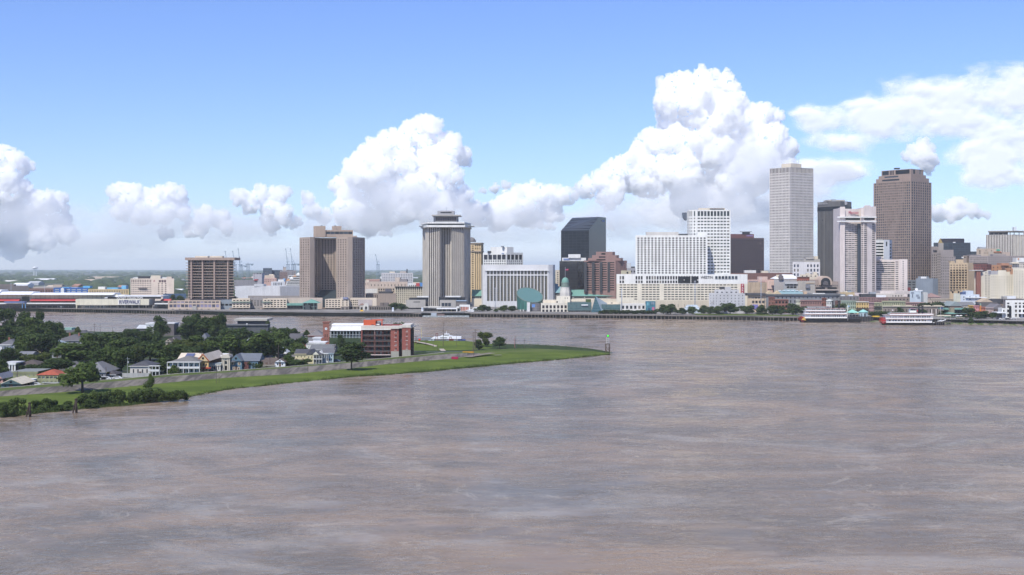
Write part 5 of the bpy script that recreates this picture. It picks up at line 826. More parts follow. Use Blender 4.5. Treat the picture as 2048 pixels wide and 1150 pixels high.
simple('building_block', 'white and pale blue modern block with stepped roof at the right', 'building', rect(1921, 1959, 1250), 589, paint((.52, .56, .61)), [[(592, 0, 0), (596.5, 3, 1, .14, .8), (597, 0, 0), (601, 3, 1, .16, .6)]], dep=20, roof=WHITE, extras=[('upper_block', 1932, 1947, 1256, 581.5, 589.2, paint((.45, .5, .56)), 10), ('penthouse', 1923.5, 1931.5, 1254, 584, 589.2, paint((.07, .1, .2)), 5), ('canopy', 1932, 1974, 1248, 594.3, 595.6, METALW, 8)], win=GLB)
simple('building_block', 'small cream cylinder topped low block left of the white modern block', 'building', rect(1907, 1921, 1262), 587, paint((.5, .5, .42)), [None], dep=12)
def gabled(label, x0, x1, D, ye, yr, wall, roofc, axis, dep=14, nc=4, nr=2, name='town_house', cat='house', zg=ZC):
    b = Bld(name, label, cat, (x0 + x1) / 2, D, zg); yb = HOR + (H - zg) * F / D; b.vol(rect(x0, x1, D), ye, paint(wall), [[(ye + 1.2, 0, 0), (yb - .8, nc, nr, .36, .55)]], dep=dep, roof=False)
    rf = MB(); A = b.L(x0, D); B_ = b.L(x1, D); rf.gable(A[0], B_[0], A[1], A[1] + dep, b.z(ye, D), b.z(yr, D), axis, .4); rf.build('roof', paint(roofc), b.root); return b
gabled('tan gabled house with pale eaves below the white hotel at the right', 1962, 1985, 1235, 604, 597, (.45, .32, .2), (.42, .33, .24), 'y', 18).done(GLD); gabled('long black slate roof between the tan gable and the white hotel', 1980, 2016, 1240, 607, 598, (.25, .2, .18), (.035, .035, .04), 'x', 16).done(GLD)
gabled('low house with a wide charcoal roof in front of the tan gable', 1962, 2000, 1190, 614, 604.5, (.2, .14, .12), (.075, .068, .065), 'x', 18).done(GLD); gabled('dark brown warehouse with a grey pitched roof beside the white arcade', 1985, 2012, 1165, 618, 608, (.14, .10, .085), (.16, .15, .16), 'y', 22).done(GLD); gabled('low grey roofed house left of the pink house', 1920, 1950, 1215, 611, 604, (.25, .24, .23), (.17, .17, .175), 'x', 16).done(GLD)
house_row('bright pink house with dark shutters', 1947.5, 1958, 1162, 611.5, (.56, .25, .25), 3, 3); house_row('salmon house right of the pink house', 1958, 1971, 1163, 614, (.42, .17, .13), 4, 3); house_row('pale rose house with small windows in front of the charcoal roof', 1971, 1987, 1158, 615.5, (.42, .32, .29), 6, 3, roofc=ROOFD); house_row('small yellow house left of the pink house', 1938, 1948, 1168, 611, (.50, .34, .1), 3, 3); house_row('low cream fronted shop left of the yellow house', 1929, 1939, 1172, 614, (.5, .45, .36), 3, 2)
b = Bld('chimney', 'slim orange column with a green cap between the pink and salmon houses', 'chimney', 1961.5, 1156); b.box('shaft', 1960.6, 1962.4, 1156, 611, None, paint((.55, .2, .05)), 1.5); b.box('cap', 1960.8, 1962.2, 1156.2, 607, 611, paint((.22, .36, .28)), 1.1)
simple('building_block', 'dark flat roofed block with white rooftop tanks behind the white arcade', 'building', rect(2006, 2048, 1230), 597.5, paint((.14, .125, .125)), [[(599, 0, 0), (604, 8, 1, .3, .6)]], dep=20, roof=ROOFD, extras=[('penthouse', 2014, 2032, 1238, 592, 597.8, METALW, 8), ('roof_unit', 2007, 2013, 1236, 593, 597.8, CONC, 6)])
b = Bld('arcade_building', 'white three-storey arcaded building with a tall dark arch at the right edge', 'building', 2040, 1120)
WA = paint((.64, .64, .61)); b.vol(rect(2011, 2100, 1120), 602, WA, [[(605.2, 0, 0), (608.4, 11, 1, .62, .95), (610.5, 0, 0), (616, 11, 1, .55, .95), (619, 0, 0), (625, 11, 1, .6, .95), (627.5, 0, 0), (634, 11, 1, .6, .98)]], dep=26, d=.9, roof=WHITE, cell=lambda r, c: 0 if c != 1 else None); b.vol(rect(2004, 2011.5, 1121), 616.5, WA, [[(619.5, 0, 0), (624, 1, 1, .4, .9)]], dep=18); b.box('canopy', 1992, 2012, 1118, 624, 626.4, METALW, 10); b.vol(rect(1993, 2011, 1122), 626.4, DARK, [[(632, 4, 1, .8, .9)]], dep=6, part='base', roof=False)
k = 1119.4 / F; a_ = b.L(2020.4, 1119.4); ar = MB(); ar.yprism([(a_[0] - 2.4 * k, .3), (a_[0] + 2.4 * k, .3)] + [(a_[0] + 2.4 * k * math.cos(math.pi * i / 10), b.z(614, 1119.4) + 2.4 * k * math.sin(math.pi * i / 10)) for i in range(11)], a_[1] - .1, a_[1] + .2); ar.build('arched_window', GLD, b.root); b.box('canopy', 2039, 2100, 1117.5, 626.2, 627.8, METALW, 3); b.done(glass((.03, .028, .032), .2, .1))
# right hand background
b = Bld('office_building', 'grey-blue windowless slab right of the pink hotel wing', 'building', 1853, 1470); b.vol([(1832, 1470), (1866, 1470), (1876, 1474)], 557, paint((.21, .245, .29)), [None, None], dep=20); b.vol(rect(1836, 1858, 1474), 553, paint((.21, .245, .29)), yb=557.3, dep=10, part='penthouse'); b.box('sign_panel', 1842, 1853, 1473, 553.2, 557.6, METALW, .6); b.done()
simple('office_building', 'dark grey block with paired windows left of the grey-blue slab', 'building', rect(1815, 1832, 1490), 560, paint((.16, .175, .19)), [[(562, 0, 0), (582, 2, 4, .7, .45)]], dep=14, extras=[('red_panel', 1815, 1821, 1487, 575, 582, paint((.22, .04, .05)), 1)])
b = Bld('art_deco_tower', 'old grey-brown setback tower with a slim gold-capped spire', 'skyscraper', 1890, 1600)
AD = paint((.27, .235, .22)); v = lambda x0, x1, D, yt, nc, nr, y0: b.vol(rect(x0, x1, D), yt, AD, [[(y0, 0, 0), (588, nc, nr, .42, .55)]], dep=24)
v(1863, 1875, 1612, 493, 3, 16, 508); v(1874, 1886, 1604, 500, 3, 16, 506); v(1881, 1907, 1600, 499.5, 6, 1, 501); b.vol(rect(1881, 1911, 1597), 513, AD, [[(517, 8, 1, .3, .7), (524, 8, 1, .3, .4), (528, 8, 1, .3, .7), (590, 8, 11, .34, .55)]], dep=6); b.vol(rect(1876.5, 1887, 1606), 486, paint((.30, .27, .24)), [None], yb=500.3, dep=14, part='spire'); b.vol(rect(1866, 1880, 1610), 494, AD, yb=500.4, dep=10, part='setback')
hp = MB(); A = b.L(1878, 1608); B_ = b.L(1885.5, 1608); hp.hip(A[0], B_[0], A[1], A[1] + 5, b.z(486.3, 1608), b.z(476, 1608), 0); hp.build('spire_cap', paint((.26, .19, .07)), b.root); b.done(GLD)
b = Bld('office_tower', 'dark blue glass office block with a raised centre at the right', 'office tower', 1905, 1720)
CW2 = curtain_wall((.02, .028, .042), (.06, .075, .09), 3.4, 3.4, .06); b.vol([(1867, 1730), (1905, 1720), (1941, 1728)], 485, CW2, [None, None], dep=30, part='glass_wall'); b.vol([(1880, 1732), (1905, 1724), (1928.5, 1730)], 477, paint((.032, .03, .04), .35), [None, None], yb=485.4, dep=18, part='penthouse'); b.vol(rect(1941, 1955, 1740), 503, CW2, [None], dep=20, part='glass_wall'); b.box('sign_panel', 1906, 1911, 1718.5, 484, 485.6, METALW, .5); b.done()
b = Bld('hotel_building', 'tan hotel with scalloped balconies in a grid and a blank side wall', 'hotel', 1924, 1430)
TN = paint((.47, .36, .235)); b.vol([(1899, 1432), (1935.5, 1430), (1954, 1440)], 525.5, TN, [[(528, 0, 0), (538, 6, 2, .42, .45), (578, 6, 8, .7, .6), (581, 0, 0), (588, 3, 1, .3, .6)], None], dep=18, d=1.2)
for r in range(8):
    for c in range(6):
        a_ = b.L(1899 + 3.04 + c * 6.08, 1431); bl = MB(); bl.lathe(a_[0], a_[1], [(1.15, b.z(543.2 + r * 5, 1431) - .55), (1.5, b.z(543.2 + r * 5, 1431) + .5)], 10, False); bl.build('balcony', TN, b.root)
b.vol(rect(1912, 1927, 1440), 519, TN, yb=525.8, dep=10, part='penthouse'); b.box('parapet_step', 1901, 1909, 1433, 522, 525.8, TN, 6); b.done(GLD)
b = simple('office_building', 'long grey-brown old office row below the striped tower', 'office building', [(1938, 1600), (1975, 1590), (2050, 1600), (2080, 1610)], 511.5, paint((.29, .25, .235)), [[(514, 0, 0), (517, 12, 1, .4, .7), (526, 12, 2, .35, .5)], [(513, 0, 0), (516.5, 18, 1, .3, .5), (530, 18, 3, .3, .5)], None], dep=20, extras=[('roof_unit', 1940, 1962, 1602, 509.3, 512, paint((.22, .2, .2)), 10), ('roof_unit', 1986, 2012, 1604, 508.6, 512, paint((.25, .22, .21)), 10)])
simple('building_block', 'small tan corner block left of the long office row', 'building', [(1926, 1612), (1933, 1606), (1940, 1612)], 511, paint((.37, .30, .245)), [[(513, 0, 0), (516, 1, 1, .5, .8)], None], dep=12, extras=[('dome', 1924.5, 1927.5, 1611, 513.5, 516.3, METALW, 3)])
simple('office_building', 'tan block with a green and orange roof edge in front of the striped tower', 'building', [(1953, 1660), (1966, 1652), (2000, 1655)], 497, paint((.46, .37, .285)), [[(500, 0, 0), (508, 1, 2, .3, .5)], [(499.5, 0, 0), (503, 3, 1, .12, .8), (504, 0, 0), (508, 6, 1, .4, .6, .05, .5)]], dep=24, extras=[('roof_unit', 1959, 1972, 1664, 494, 497.4, STEEL, 8), ('green_roof', 1993, 2000, 1654, 498.5, 502, paint((.06, .28, .2)), 6), ('orange_band', 1988, 2003, 1650, 503, 505, paint((.4, .15, .07)), 6), ('wing', 1977, 2003, 1651, 503, None, paint((.42, .36, .29)), 10), ('wing', 2004, 2020, 1648, 504, None, paint((.42, .33, .27)), 10)])
b = Bld('office_tower', 'flat topped tower with white vertical ribs and an open roof frame at the right edge', 'office tower', 2025, 1760)
ST_ = paint((.60, .56, .50)); b.vol([(1972, 1775), (2026, 1760), (2076, 1790)], 469, ST_, [[(512, 17, 1, .5, 1, 0, 0)], [(512, 16, 1, .62, 1, 0, 0)]], dep=36, d=1.2, win=glass((.045, .03, .03), .25, 0)); b.vol([(1978, 1785), (2016, 1776)], 462.5, paint((.30, .27, .25)), [[(466, 0, 0), (469, 4, 1, .7, .9)]], yb=469.4, dep=20, part='penthouse', win=GLB); b.vol([(1976, 1777), (2026, 1763), (2080, 1794)], 461.2, CONC, yb=462.6, dep=36, part='roof_slab', par=.1)
for x in (2020, 2028, 2038, 2047): b.box('roof_post', x, x + 1, 1775, 462.5, 469.4, CONC, 1)
b.box('roof_unit', 2028, 2033, 1790, 454, 461.4, paint((.6, .63, .66)), 6); b.done()
b = Bld('hotel_building', 'hotel with a brick penthouse crown above a thin white canopy', 'hotel', 1964, 1385)
b.vol([(1949, 1390), (1982, 1385)], 540, paint((.56, .52, .44)), [[(543, 0, 0), (597, 5, 10, .34, .42, .02, .02)]], dep=16, cell=lambda r, c: None if c in (1, 2) else 0); b.box('brick_pier', 1953.5, 1961.5, 1384.5, 541, 598, paint((.24, .10, .075)), 4); b.vol([(1947, 1391), (1961, 1386), (1974, 1386), (1983, 1391)], 528.5, paint((.15, .055, .05)), [[(530, 0, 0), (540, 3, 2, .5, .45)], [(530, 0, 0), (540, 4, 2, .5, .5)], [(530, 0, 0), (540, 3, 2, .5, .5)]], yb=541, dep=14, part='crown'); b.box('roof', 1953, 1976, 1393, 525.8, 529, paint((.08, .055, .055)), 10); b.box('canopy', 1945, 1966, 1383.5, 540, 541.2, WHITE, 10); b.done(glass((.05, .05, .05), .2, .25))
simple('building_block', 'orange-brown brick building above the cream hotel', 'building', rect(1982, 2026, 1440), 530, paint((.38, .20, .11)), [[(532, 0, 0), (544, 5, 2, .3, .42)]], dep=18, extras=[('upper_block', 2003, 2018, 1438, 526.3, 531, paint((.40, .2, .125)), 14), ('recess_shade', 2004, 2010, 1437.6, 533, 539, paint((.12, .07, .06)), .5)])  # proud panel whose dark colour paints the shade of a recess
CH_ = paint((.62, .57, .46)); b = Bld('hotel_building', 'cream hotel with a raised centre and narrow window columns', 'hotel', 2003, 1345)
b.vol(rect(1981, 1996.5, 1347), 549, CH_, [[(551, 0, 0), (600, 4, 9, .3, .45)]], dep=18); b.vol(rect(1996, 2012, 1345), 540.5, CH_, [[(551, 0, 0), (600, 3, 9, .22, .4)]], dep=20); b.vol(rect(2012, 2026, 1347), 549, CH_, [[(551, 0, 0), (600, 3, 9, .34, .45)]], dep=18); b.box('penthouse', 1982, 1996, 1351, 541.5, 549.3, paint((.35, .34, .36)), 8); b.box('penthouse', 2012, 2020, 1351, 543.5, 549.3, CH_, 8); b.done(GLD)
b = Bld('hotel_building', 'cream hotel tower with tiny windows cut by the right edge', 'hotel', 2050, 1335)
b.vol([(2026, 1340), (2036, 1335), (2085, 1336)], 537, CH_, [[(540, 0, 0), (602, 2, 12, .3, .42)], [(540, 0, 0), (602, 9, 12, .26, .42)]], dep=22); b.vol(rect(2024, 2085, 1345), 524, paint((.52, .48, .42)), [[(527, 0, 0), (536, 12, 2, .4, .5)]], yb=537.3, dep=14, part='upper_floor'); b.box('roof_slab', 2023, 2038, 1342, 524, 527, CREAM, 6); b.box('sign_block', 2033, 2070, 1344, 515.5, 524.3, WHITE, 10); b.cyl('logo', 2037, 1343.6, 1.2, 519.0, 516.6, paint((.5, .16, .02)), 10); b.done(GLD)
# ---------------- wharves on piles
def wharf(label, x0, x1, group=None):
    D0, D1 = shore_D(x0), shore_D(x1); o = thing('wharf', label, 'wharf', (X(x0, D0), D0, 0)); a = Vector((0, 0, 0)); b_ = Vector((X(x1, D1) - X(x0, D0), D1 - D0, 0)); n_ = Vector((b_.y, -b_.x, 0)).normalized() * -1
    dk = MB(); L_ = b_.length; u = b_ / L_; u2 = Vector((-u.y, u.x, 0))
    def PT(s, t_, z): q = u * s + u2 * t_; return (q.x, q.y, z)
    for z0, z1, t0, t1 in ((3.1, 4.15, 0, 11),):
        dk.poly([PT(0, t0, z1), PT(L_, t0, z1), PT(L_, t1, z1), PT(0, t1, z1)]); dk.poly([PT(0, t0, z0), PT(L_, t0, z0), PT(L_, t0, z1), PT(0, t0, z1)]); dk.poly([PT(0, t1, z0), PT(L_, t1, z0), PT(L_, t0, z0), PT(0, t0, z0)]); dk.poly([PT(0, t1, z0), PT(0, t0, z0), PT(0, t0, z1), PT(0, t1, z1)]); dk.poly([PT(L_, t0, z0), PT(L_, t1, z0), PT(L_, t1, z1), PT(L_, t0, z1)])
    dk.build('deck', paint((.16, .145, .13)), o); bk = MB(); bk.poly([PT(0, 8, -1), PT(L_, 8, -1), PT(L_, 8, 3.1), PT(0, 8, 3.1)]); bk.build('bulkhead', paint((.03, .028, .026)), o)
    me = MB().tube((0, 0, -1.5), (0, 0, 3.2), .30, n=6).mesh('pile', paint((.22, .195, .17))); k = 0; rest = MB(); s = 1.0
    while s < L_:
        if k < 100: obj('pile', me, o, PT(s + random.uniform(-.5, .5), .6, 0))
        else: p = PT(s, .6, 0); rest.tube((p[0], p[1], -1.5), (p[0], p[1], 3.2), .3, n=6)
        k += 1; s += random.choice((3.2, 3.6, 4.2))
    if rest.v: rest.build('pile', paint((.22, .195, .17)), o, kind='stuff')
wharf('long pile wharf in front of the riverside mall', -420, 336); wharf('dark pile wharf in front of the tan riverfront blocks and the brown hotel tower', 337, 842); wharf('pile wharf in front of the aquarium halls', 940, 1310); wharf('pile wharf along the riverside park lawn', 1311, 1602)
lawn = MB(); p0, p1 = G(1395, 630.5, ZC), G(1604, 632.5, ZC); lawn.poly([(p0.x, p0.y, 4.2), (p1.x, p1.y, 4.2), (p1.x, p1.y + 34, 4.2), (p0.x, p0.y + 40, 4.2)]); structure('park_lawn', lawn, GRASS)
# rocky natural bank at the right
m, t, b = nodes('rocky_bank'); c = mixc(t, ramp(t, tnoise(t, .22, detail=5), .44, .56), (.055, .085, .02), (.17, .15, .12)); t.links.new(c, b.inputs['Base Color']); b.inputs['Roughness'].default_value = .95
rb = MB(); xs = [1722, 1745, 1775, 1830, 1885, 1895, 1905, 1930, 1960, 2000, 2048, 2200, 2600]; pr = []
for px in xs:
    yw = shore_D(px); base = Vector((X(px, yw), yw - 1.5, -.3)); pr.append((base, base + Vector((0, 5, 1.6)), base + Vector((0, 13, 4.25)), base + Vector((0, 16, 4.1))))
for a_, b_ in zip(pr, pr[1:]):
    for i in range(6):
        q0, q1 = [[p.lerp(q, f) + Vector((0, noise.noise(p.lerp(q, f) * .3) * 2, noise.noise(p.lerp(q, f) * .4) * .5)) for p, q in zip(a_, b_)] for f in (i / 6, (i + 1) / 6)]
        for k in range(3): rb.poly([q0[k], q1[k], q1[k + 1], q0[k + 1]])
structure('rocky_bank', rb, m)
# ---------------- light masts and flagpoles
def mast(px, D, yt, label, arms=2, group='light masts on the far bank', r=.35, zg=ZC):
    o = thing('light_mast', label, 'lamp post', (X(px, D), D, zg), 0, group); h = Z(yt, D) - zg; mb = MB(); mb.tube((0, 0, 0), (0, 0, h), r, r * .55, 8); mb.build('pole', paint((.33, .36, .41), .5), o)
    for i in range(arms): mb = MB(); mb.box(-1.3, 1.3, -.15, .15, h - 1 - i * 6, h - .7 - i * 6); mb.build('crossarm', STEEL, o)
mast(1243.5, 1262, 576, 'tall grey light mast in front of the left end of the white podium', r=.6); mast(1390, 1245, 561, 'tallest grey light mast, in front of the white podium windows', r=.55); mast(1522, 1255, 554, 'tall grey light mast right of the white podium', 3, r=.45); mast(990.5, 1275, 575, 'thin light mast before the white framed slab', 1); mast(122, 1372, 612, 'short light mast on the mall wharf', 1); mast(89, 1560, 571, 'thin light mast behind the mall roofs, right of the left edge', 1); mast(22, 1560, 566, 'thin light mast behind the mall roofs, near the left edge', 1)
# ---------------- two steamboats
def steamer(label, x0, x1, D, wheel_left, decks, yw, ybk, name_txt=None):
    k = D / F; L_ = (x1 - x0) * k; o = thing('steamboat', label, 'steamboat', (X((x0 + x1) / 2, D), D, 0)); z = lambda py: Z(py, D); X_ = lambda px: (px - (x0 + x1) / 2) * k
    BW_ = 11.0; WH = paint((.72, .71, .69), .6, .05); TR = paint((.30, .12, .12)); 
    hl = MB(); n = 24; top, bot = [], []
    for i in range(n + 1):
        f = i / n; x = -L_ / 2 + L_ * f; bow = f if not wheel_left else 1 - f      # 0 at the bow
        wd = BW_ / 2 * min(1, (1 - (1 - min(1, (1 - f if wheel_left else f) / .22)) ** 2)) if True else 0
        wd = max(.6, wd); sheer = 1.2 * max(0, 1 - (1 - f if wheel_left else f) / .25) ** 1.6
        top.append((x, wd, z(ybk) + sheer)); bot.append((x * .985, wd * .9, -.4))
    for i in range(n):
        a, b_, c, d_ = top[i], top[i + 1], bot[i], bot[i + 1]
        hl.poly([(c[0], BW_ / 2 - c[1], c[2]), (d_[0], BW_ / 2 - d_[1], d_[2]), (b_[0], BW_ / 2 - b_[1], b_[2]), (a[0], BW_ / 2 - a[1], a[2])]); hl.poly([(d_[0], BW_ / 2 + d_[1], d_[2]), (c[0], BW_ / 2 + c[1], c[2]), (a[0], BW_ / 2 + a[1], a[2]), (b_[0], BW_ / 2 + b_[1], b_[2])]); hl.poly([(a[0], BW_ / 2 - a[1], a[2]), (b_[0], BW_ / 2 - b_[1], b_[2]), (b_[0], BW_ / 2 + b_[1], b_[2]), (a[0], BW_ / 2 + a[1], a[2])])
    hl.build('hull', BLACK, o)
    pane = {}
    for (dx0, dx1, yt, yb, inset, nw, solid, w0, w1) in decks:
        a, b_ = X_(dx0), X_(dx1); mb = MB(); wins = []
        facade(mb, wins, (a, inset), (b_, inset), z(yt), z(yb), [(yt + .22 * (yb - yt), 0, 0), (yb - .18 * (yb - yt), nw, 1, .55, .95, w0, w1)], lambda py: z(py), .5); mb.poly([(b_, BW_ - inset, z(yb)), (a, BW_ - inset, z(yb)), (a, BW_ - inset, z(yt)), (b_, BW_ - inset, z(yt))]); mb.poly([(a, BW_ - inset, z(yb)), (a, inset, z(yb)), (a, inset, z(yt)), (a, BW_ - inset, z(yt))]); mb.poly([(b_, inset, z(yb)), (b_, BW_ - inset, z(yb)), (b_, BW_ - inset, z(yt)), (b_, inset, z(yt))]); mb.build('cabin', WH, o)
        for c, u, ww, hh, _ in wins:
            key = (round(ww, 2), round(hh, 2))
            if key not in pane: pane[key] = MB().poly([(-ww / 2, 0, -hh / 2), (ww / 2, 0, -hh / 2), (ww / 2, 0, hh / 2), (-ww / 2, 0, hh / 2)]).mesh('window', glass((.03, .03, .06), .2, .25, (.3, .25, .12)))
            obj('window', pane[key], o, c)
        mb = MB(); mb.box(a - .8, b_ + .8, inset - 1.5, BW_ - inset + 1.5, z(yt), z(yt) + .28); mb.build('deck', paint((.5, .48, .47)) if not solid else paint((.25, .36, .33)), o)
        rl = MB(); rl.box(a - .8, b_ + .8, inset - 1.5, inset - 1.42, z(yb) + .1, z(yb) + 1.35); rl.build('railing', WH, o) if inset < 3 else None; tm = MB(); tm.box(a - .8, b_ + .8, inset - 1.54, inset - 1.5, z(yt) - .1, z(yt) + .22); tm.build('trim', TR, o)
        for i in range(9): pm = MB(); x = a - .6 + (b_ - a + 1.2) * i / 8; pm.box(x - .09, x + .09, inset - 1.45, inset - 1.27, z(yb), z(yt)); pm.build('deck_post', WH, o)
    return o, X_, z, BW_, WH
o, X_, z, BW_, WH = steamer('white steamboat with a red stern wheel at its left end and black stacks', 1602, 1722, 1111, False, [(1611, 1692, 628.5, 636.5, 0.8, 16, 0, .14, .02), (1612, 1692, 622.3, 629, 1.5, 22, 0, .08, .02), (1614, 1690, 617.2, 623, 2.4, 20, 0, .1, .02), (1619, 1652, 613.6, 617.4, 3.2, 1, 1, .45, .45)], 645, 637.5)
o.name = 'steamboat'
def boatbits(o, X_, z, BW_, WH, pil, stacks, mastx, wheel, wy):
    mb = MB(); mb.box(X_(pil[0]), X_(pil[1]), 3.6, 7.6, z(pil[3]), z(pil[2])); mb.build('pilot_house', WH, o); mb = MB(); mb.box(X_(pil[0]) + .3, X_(pil[1]) - .3, 3.5, 3.62, z(pil[2] + 3.4), z(pil[2] + 1)); mb.build('pilot_window', GLD, o); mb = MB(); mb.hip(X_(pil[0]), X_(pil[1]), 3.6, 7.6, z(pil[2]), z(pil[2] - 1.2), .6); mb.build('pilot_roof', paint((.2, .1, .14)), o)
    for x, yt, yb in stacks: mb = MB(); mb.tube((X_(x), 3.2, z(yb)), (X_(x), 3.2, z(yt)), .85, n=12); mb.tube((X_(x), 3.2, z(yt + 1.2)), (X_(x), 3.2, z(yt)), .9, 1.3, n=12); mb.build('smokestack', BLACK, o)
    for x, yt, yb, r in mastx: mb = MB(); mb.tube((X_(x), .2, z(yb)), (X_(x), .2, z(yt)), r, r * .7, 8); mb.build('mast', paint((.62, .60, .58)), o)
    wx, wr = wheel; w_ = MB(); k = 1111 / F; cz = z(wy)
    w_.tube((X_(wx), 1.5, cz), (X_(wx), 9.5, cz), .35, n=8)
    for yy in (1.6, 5.5, 9.4):
        for i in range(16):
            a0, a1 = 2 * math.pi * i / 16, 2 * math.pi * (i + 1) / 16
            w_.tube((X_(wx) + wr * math.cos(a0), yy, cz + wr * math.sin(a0)), (X_(wx) + wr * math.cos(a1), yy, cz + wr * math.sin(a1)), .14, n=4); w_.tube((X_(wx), yy, cz), (X_(wx) + wr * math.cos(a0), yy, cz + wr * math.sin(a0)), .11, n=4)
    for i in range(16): a0 = 2 * math.pi * i / 16; c, s_ = math.cos(a0), math.sin(a0); w_.poly([(X_(wx) + wr * .82 * c, 1.6, cz + wr * .82 * s_), (X_(wx) + wr * .82 * c, 9.4, cz + wr * .82 * s_), (X_(wx) + wr * 1.04 * c, 9.4, cz + wr * 1.04 * s_), (X_(wx) + wr * 1.04 * c, 1.6, cz + wr * 1.04 * s_)])
    w_.build('paddle_wheel', paint((.46, .045, .05)), o)
boatbits(o, X_, z, BW_, WH, (1652.5, 1662.5, 614.5, 623), [(1667, 601.5, 628), (1679.5, 601.5, 628)], [(1695.5, 611, 641, .32)], (1607, 2.2), 638.5)
mb = MB(); mb.poly([(X_(1603), .3, z(639.5)), (X_(1612), .3, z(641)), (X_(1612), .3, z(633)), (X_(1608), .3, z(633.5))]); mb.build('stern_panel', paint((.5, .32, .08)), o)
fg = MB(); fg.box(X_(1696), X_(1699), .2, .26, z(614), z(611.2)); fg.build('flag', paint((.25, .4, .55)), o)
o2, X_, z, BW_, WH = steamer('white steamboat with red stern wheel and twin thin stacks, right of the first', 1770, 1894, 1059, True, [(1774, 1862, 638, 645.5, .8, 13, 0, .04, .08), (1773, 1864, 630.5, 638.5, 1.2, 16, 0, .36, .03), (1782, 1866, 627.4, 631, 2.6, 6, 0, .1, .1), (1785, 1835, 626.0, 628, 3.4, 10, 1, .05, .05)], 650, 646.3)
boatbits(o2, X_, z, BW_, WH, (1823, 1835.5, 617.6, 626), [(1840, 611.5, 632), (1847.3, 611.5, 632)], [(1863.6, 618.5, 646, .3), (1872.5, 618.5, 634, .26), (1881.7, 614, 640, .14)], (1770.5, 2.6), 641.5)
mb = text('name_lettering', 'NATCHEZ', 2.1, signm((.30, .04, .06)), o2, (X_(1794.5), 1.2 - .05, z(635.6)), ext=.03, sx=1.25)
for x, y0, c in ((1786.2, 619, (.55, .5, .5)), (1836, 620, (.45, .06, .08))): fg = MB(); fg.box(X_(x), X_(x) + 1.1, 3, 3.06, z(y0 + 3.2), z(y0)); fg.build('flag', paint(c), o2)
fg = MB(); fg.box(X_(1881.9), X_(1885.5), .2, .26, z(618), z(614.2)); fg.build('flag', paint((.03, .04, .15)), o2)
for xa, ya, xb, yb in ((1868, 646, 1884, 640.4), (1876, 645, 1893, 639.6)): gp = MB(); gp.tube((X_(xa), 1.5, z(ya)), (X_(xb), 1.5, z(yb)), .42, n=5); gp.build('gangway', METALW, o2)
gp = MB(); gp.tube((X_(1827), -.4, z(638.5)), (X_(1833), -.4, z(645)), .3, n=5); gp.build('gangway', METALW, o2)
b = Bld('awning', 'cream dock awning over the gangway of the second steamboat', 'awning', 1888, 1072); b.box('canopy', 1875, 1902, 1072, 630.3, 632.3, paint((.58, .54, .42)), 5)
for x in (1876, 1882, 1888, 1894, 1901): b.box('awning_post', x, x + .4, 1072.3, 632.3, None, paint((.4, .38, .33)), .3)
b = Bld('dock', 'black timber dock between the two steamboats', 'dock', 1730, 1128, zg=-.5); b.box('deck', 1698, 1760, 1128, 633.8, 643.5, paint((.035, .034, .036)), 12); b.box('yellow_barge', 1746, 1759.5, 1127, 631.8, 634, paint((.58, .38, .05)), 4)
for i in range(12): b.box('pile', 1700 + i * 5, 1700.8 + i * 5, 1127.4, 634, 645, paint((.1, .09, .085)), .6)
b = Bld('dock', 'low dark dock on piles beyond the bow of the second steamboat', 'dock', 1892, 1056, zg=-.5); b.box('deck', 1872, 1903, 1056, 643, 645, paint((.07, .065, .06)), 9)
for i in range(8): b.box('pile', 1873 + i * 4, 1873.7 + i * 4, 1055.6, 645, 651, paint((.1, .09, .085)), .6)
b = Bld('pavilion', 'mint green hipped dock pavilion with open sides', 'pavilion', 1707.5, 1146); hp = MB(); A = b.L(1696.5, 1146); B_ = b.L(1719, 1146); hp.hip(A[0], B_[0], 0, 10.5, b.z(625.5, 1146), b.z(619.3, 1146), .1); hp.build('roof', paint((.25, .50, .42)), b.root)
for x in (1698, 1704, 1711, 1717): b.box('post', x, x + .6, 1146.6, 625.5, None, paint((.3, .3, .3)), .4)
b.box('counter', 1699, 1717, 1150, 629.5, None, paint((.15, .13, .13)), 5)
b = Bld('pavilion', 'mint roofed round ticket house with pale blue walls', 'pavilion', 1729.5, 1146); k = 1146 / F; mb = MB(); mb.lathe(0, 10.2 * k, [(9.6 * k, 0), (9.6 * k, b.z(624.5, 1146))], 8, False); mb.build('wall', paint((.38, .47, .52)), b.root); mb = MB(); mb.lathe(0, 10.2 * k, [(10.8 * k, b.z(624.7, 1146)), (6 * k, b.z(621.6, 1146)), (.3, b.z(619, 1146))], 8, False); mb.build('roof', paint((.25, .48, .44)), b.root)
for x in (1723, 1728.5, 1730): b.box('doorway', x, x + 1.2, 1146.2, 627, None, GLD, .5)
# small park things
b = Bld('bandstand', 'small white bandstand on the park lawn', 'bandstand', 1540.5, 1215); k = 1215 / F; mb = MB(); mb.lathe(0, 5 * k, [(4.8 * k, b.z(622, 1215)), (3 * k, b.z(620.4, 1215)), (.3, b.z(619.6, 1215))], 8, False); mb.build('roof', paint((.5, .52, .5)), b.root)
for i in range(8): a_ = 2 * math.pi * i / 8 + .2; mb = MB(); mb.tube((4.2 * k * math.cos(a_), 5 * k + 4.2 * k * math.sin(a_), 0), (4.2 * k * math.cos(a_), 5 * k + 4.2 * k * math.sin(a_), b.z(622, 1215)), .2); mb.build('column', WHITE, b.root)
b = Bld('statue', 'pale standing statue on a stepped base at the end of the lawn', 'statue', 1594.5, 1182); 
for x0, x1, yt in ((1591.5, 1601.5, 632.2), (1592.5, 1599, 630.6)): b.box('base', x0, x1, 1182, yt, None, paint((.52, .55, .58)), 4)
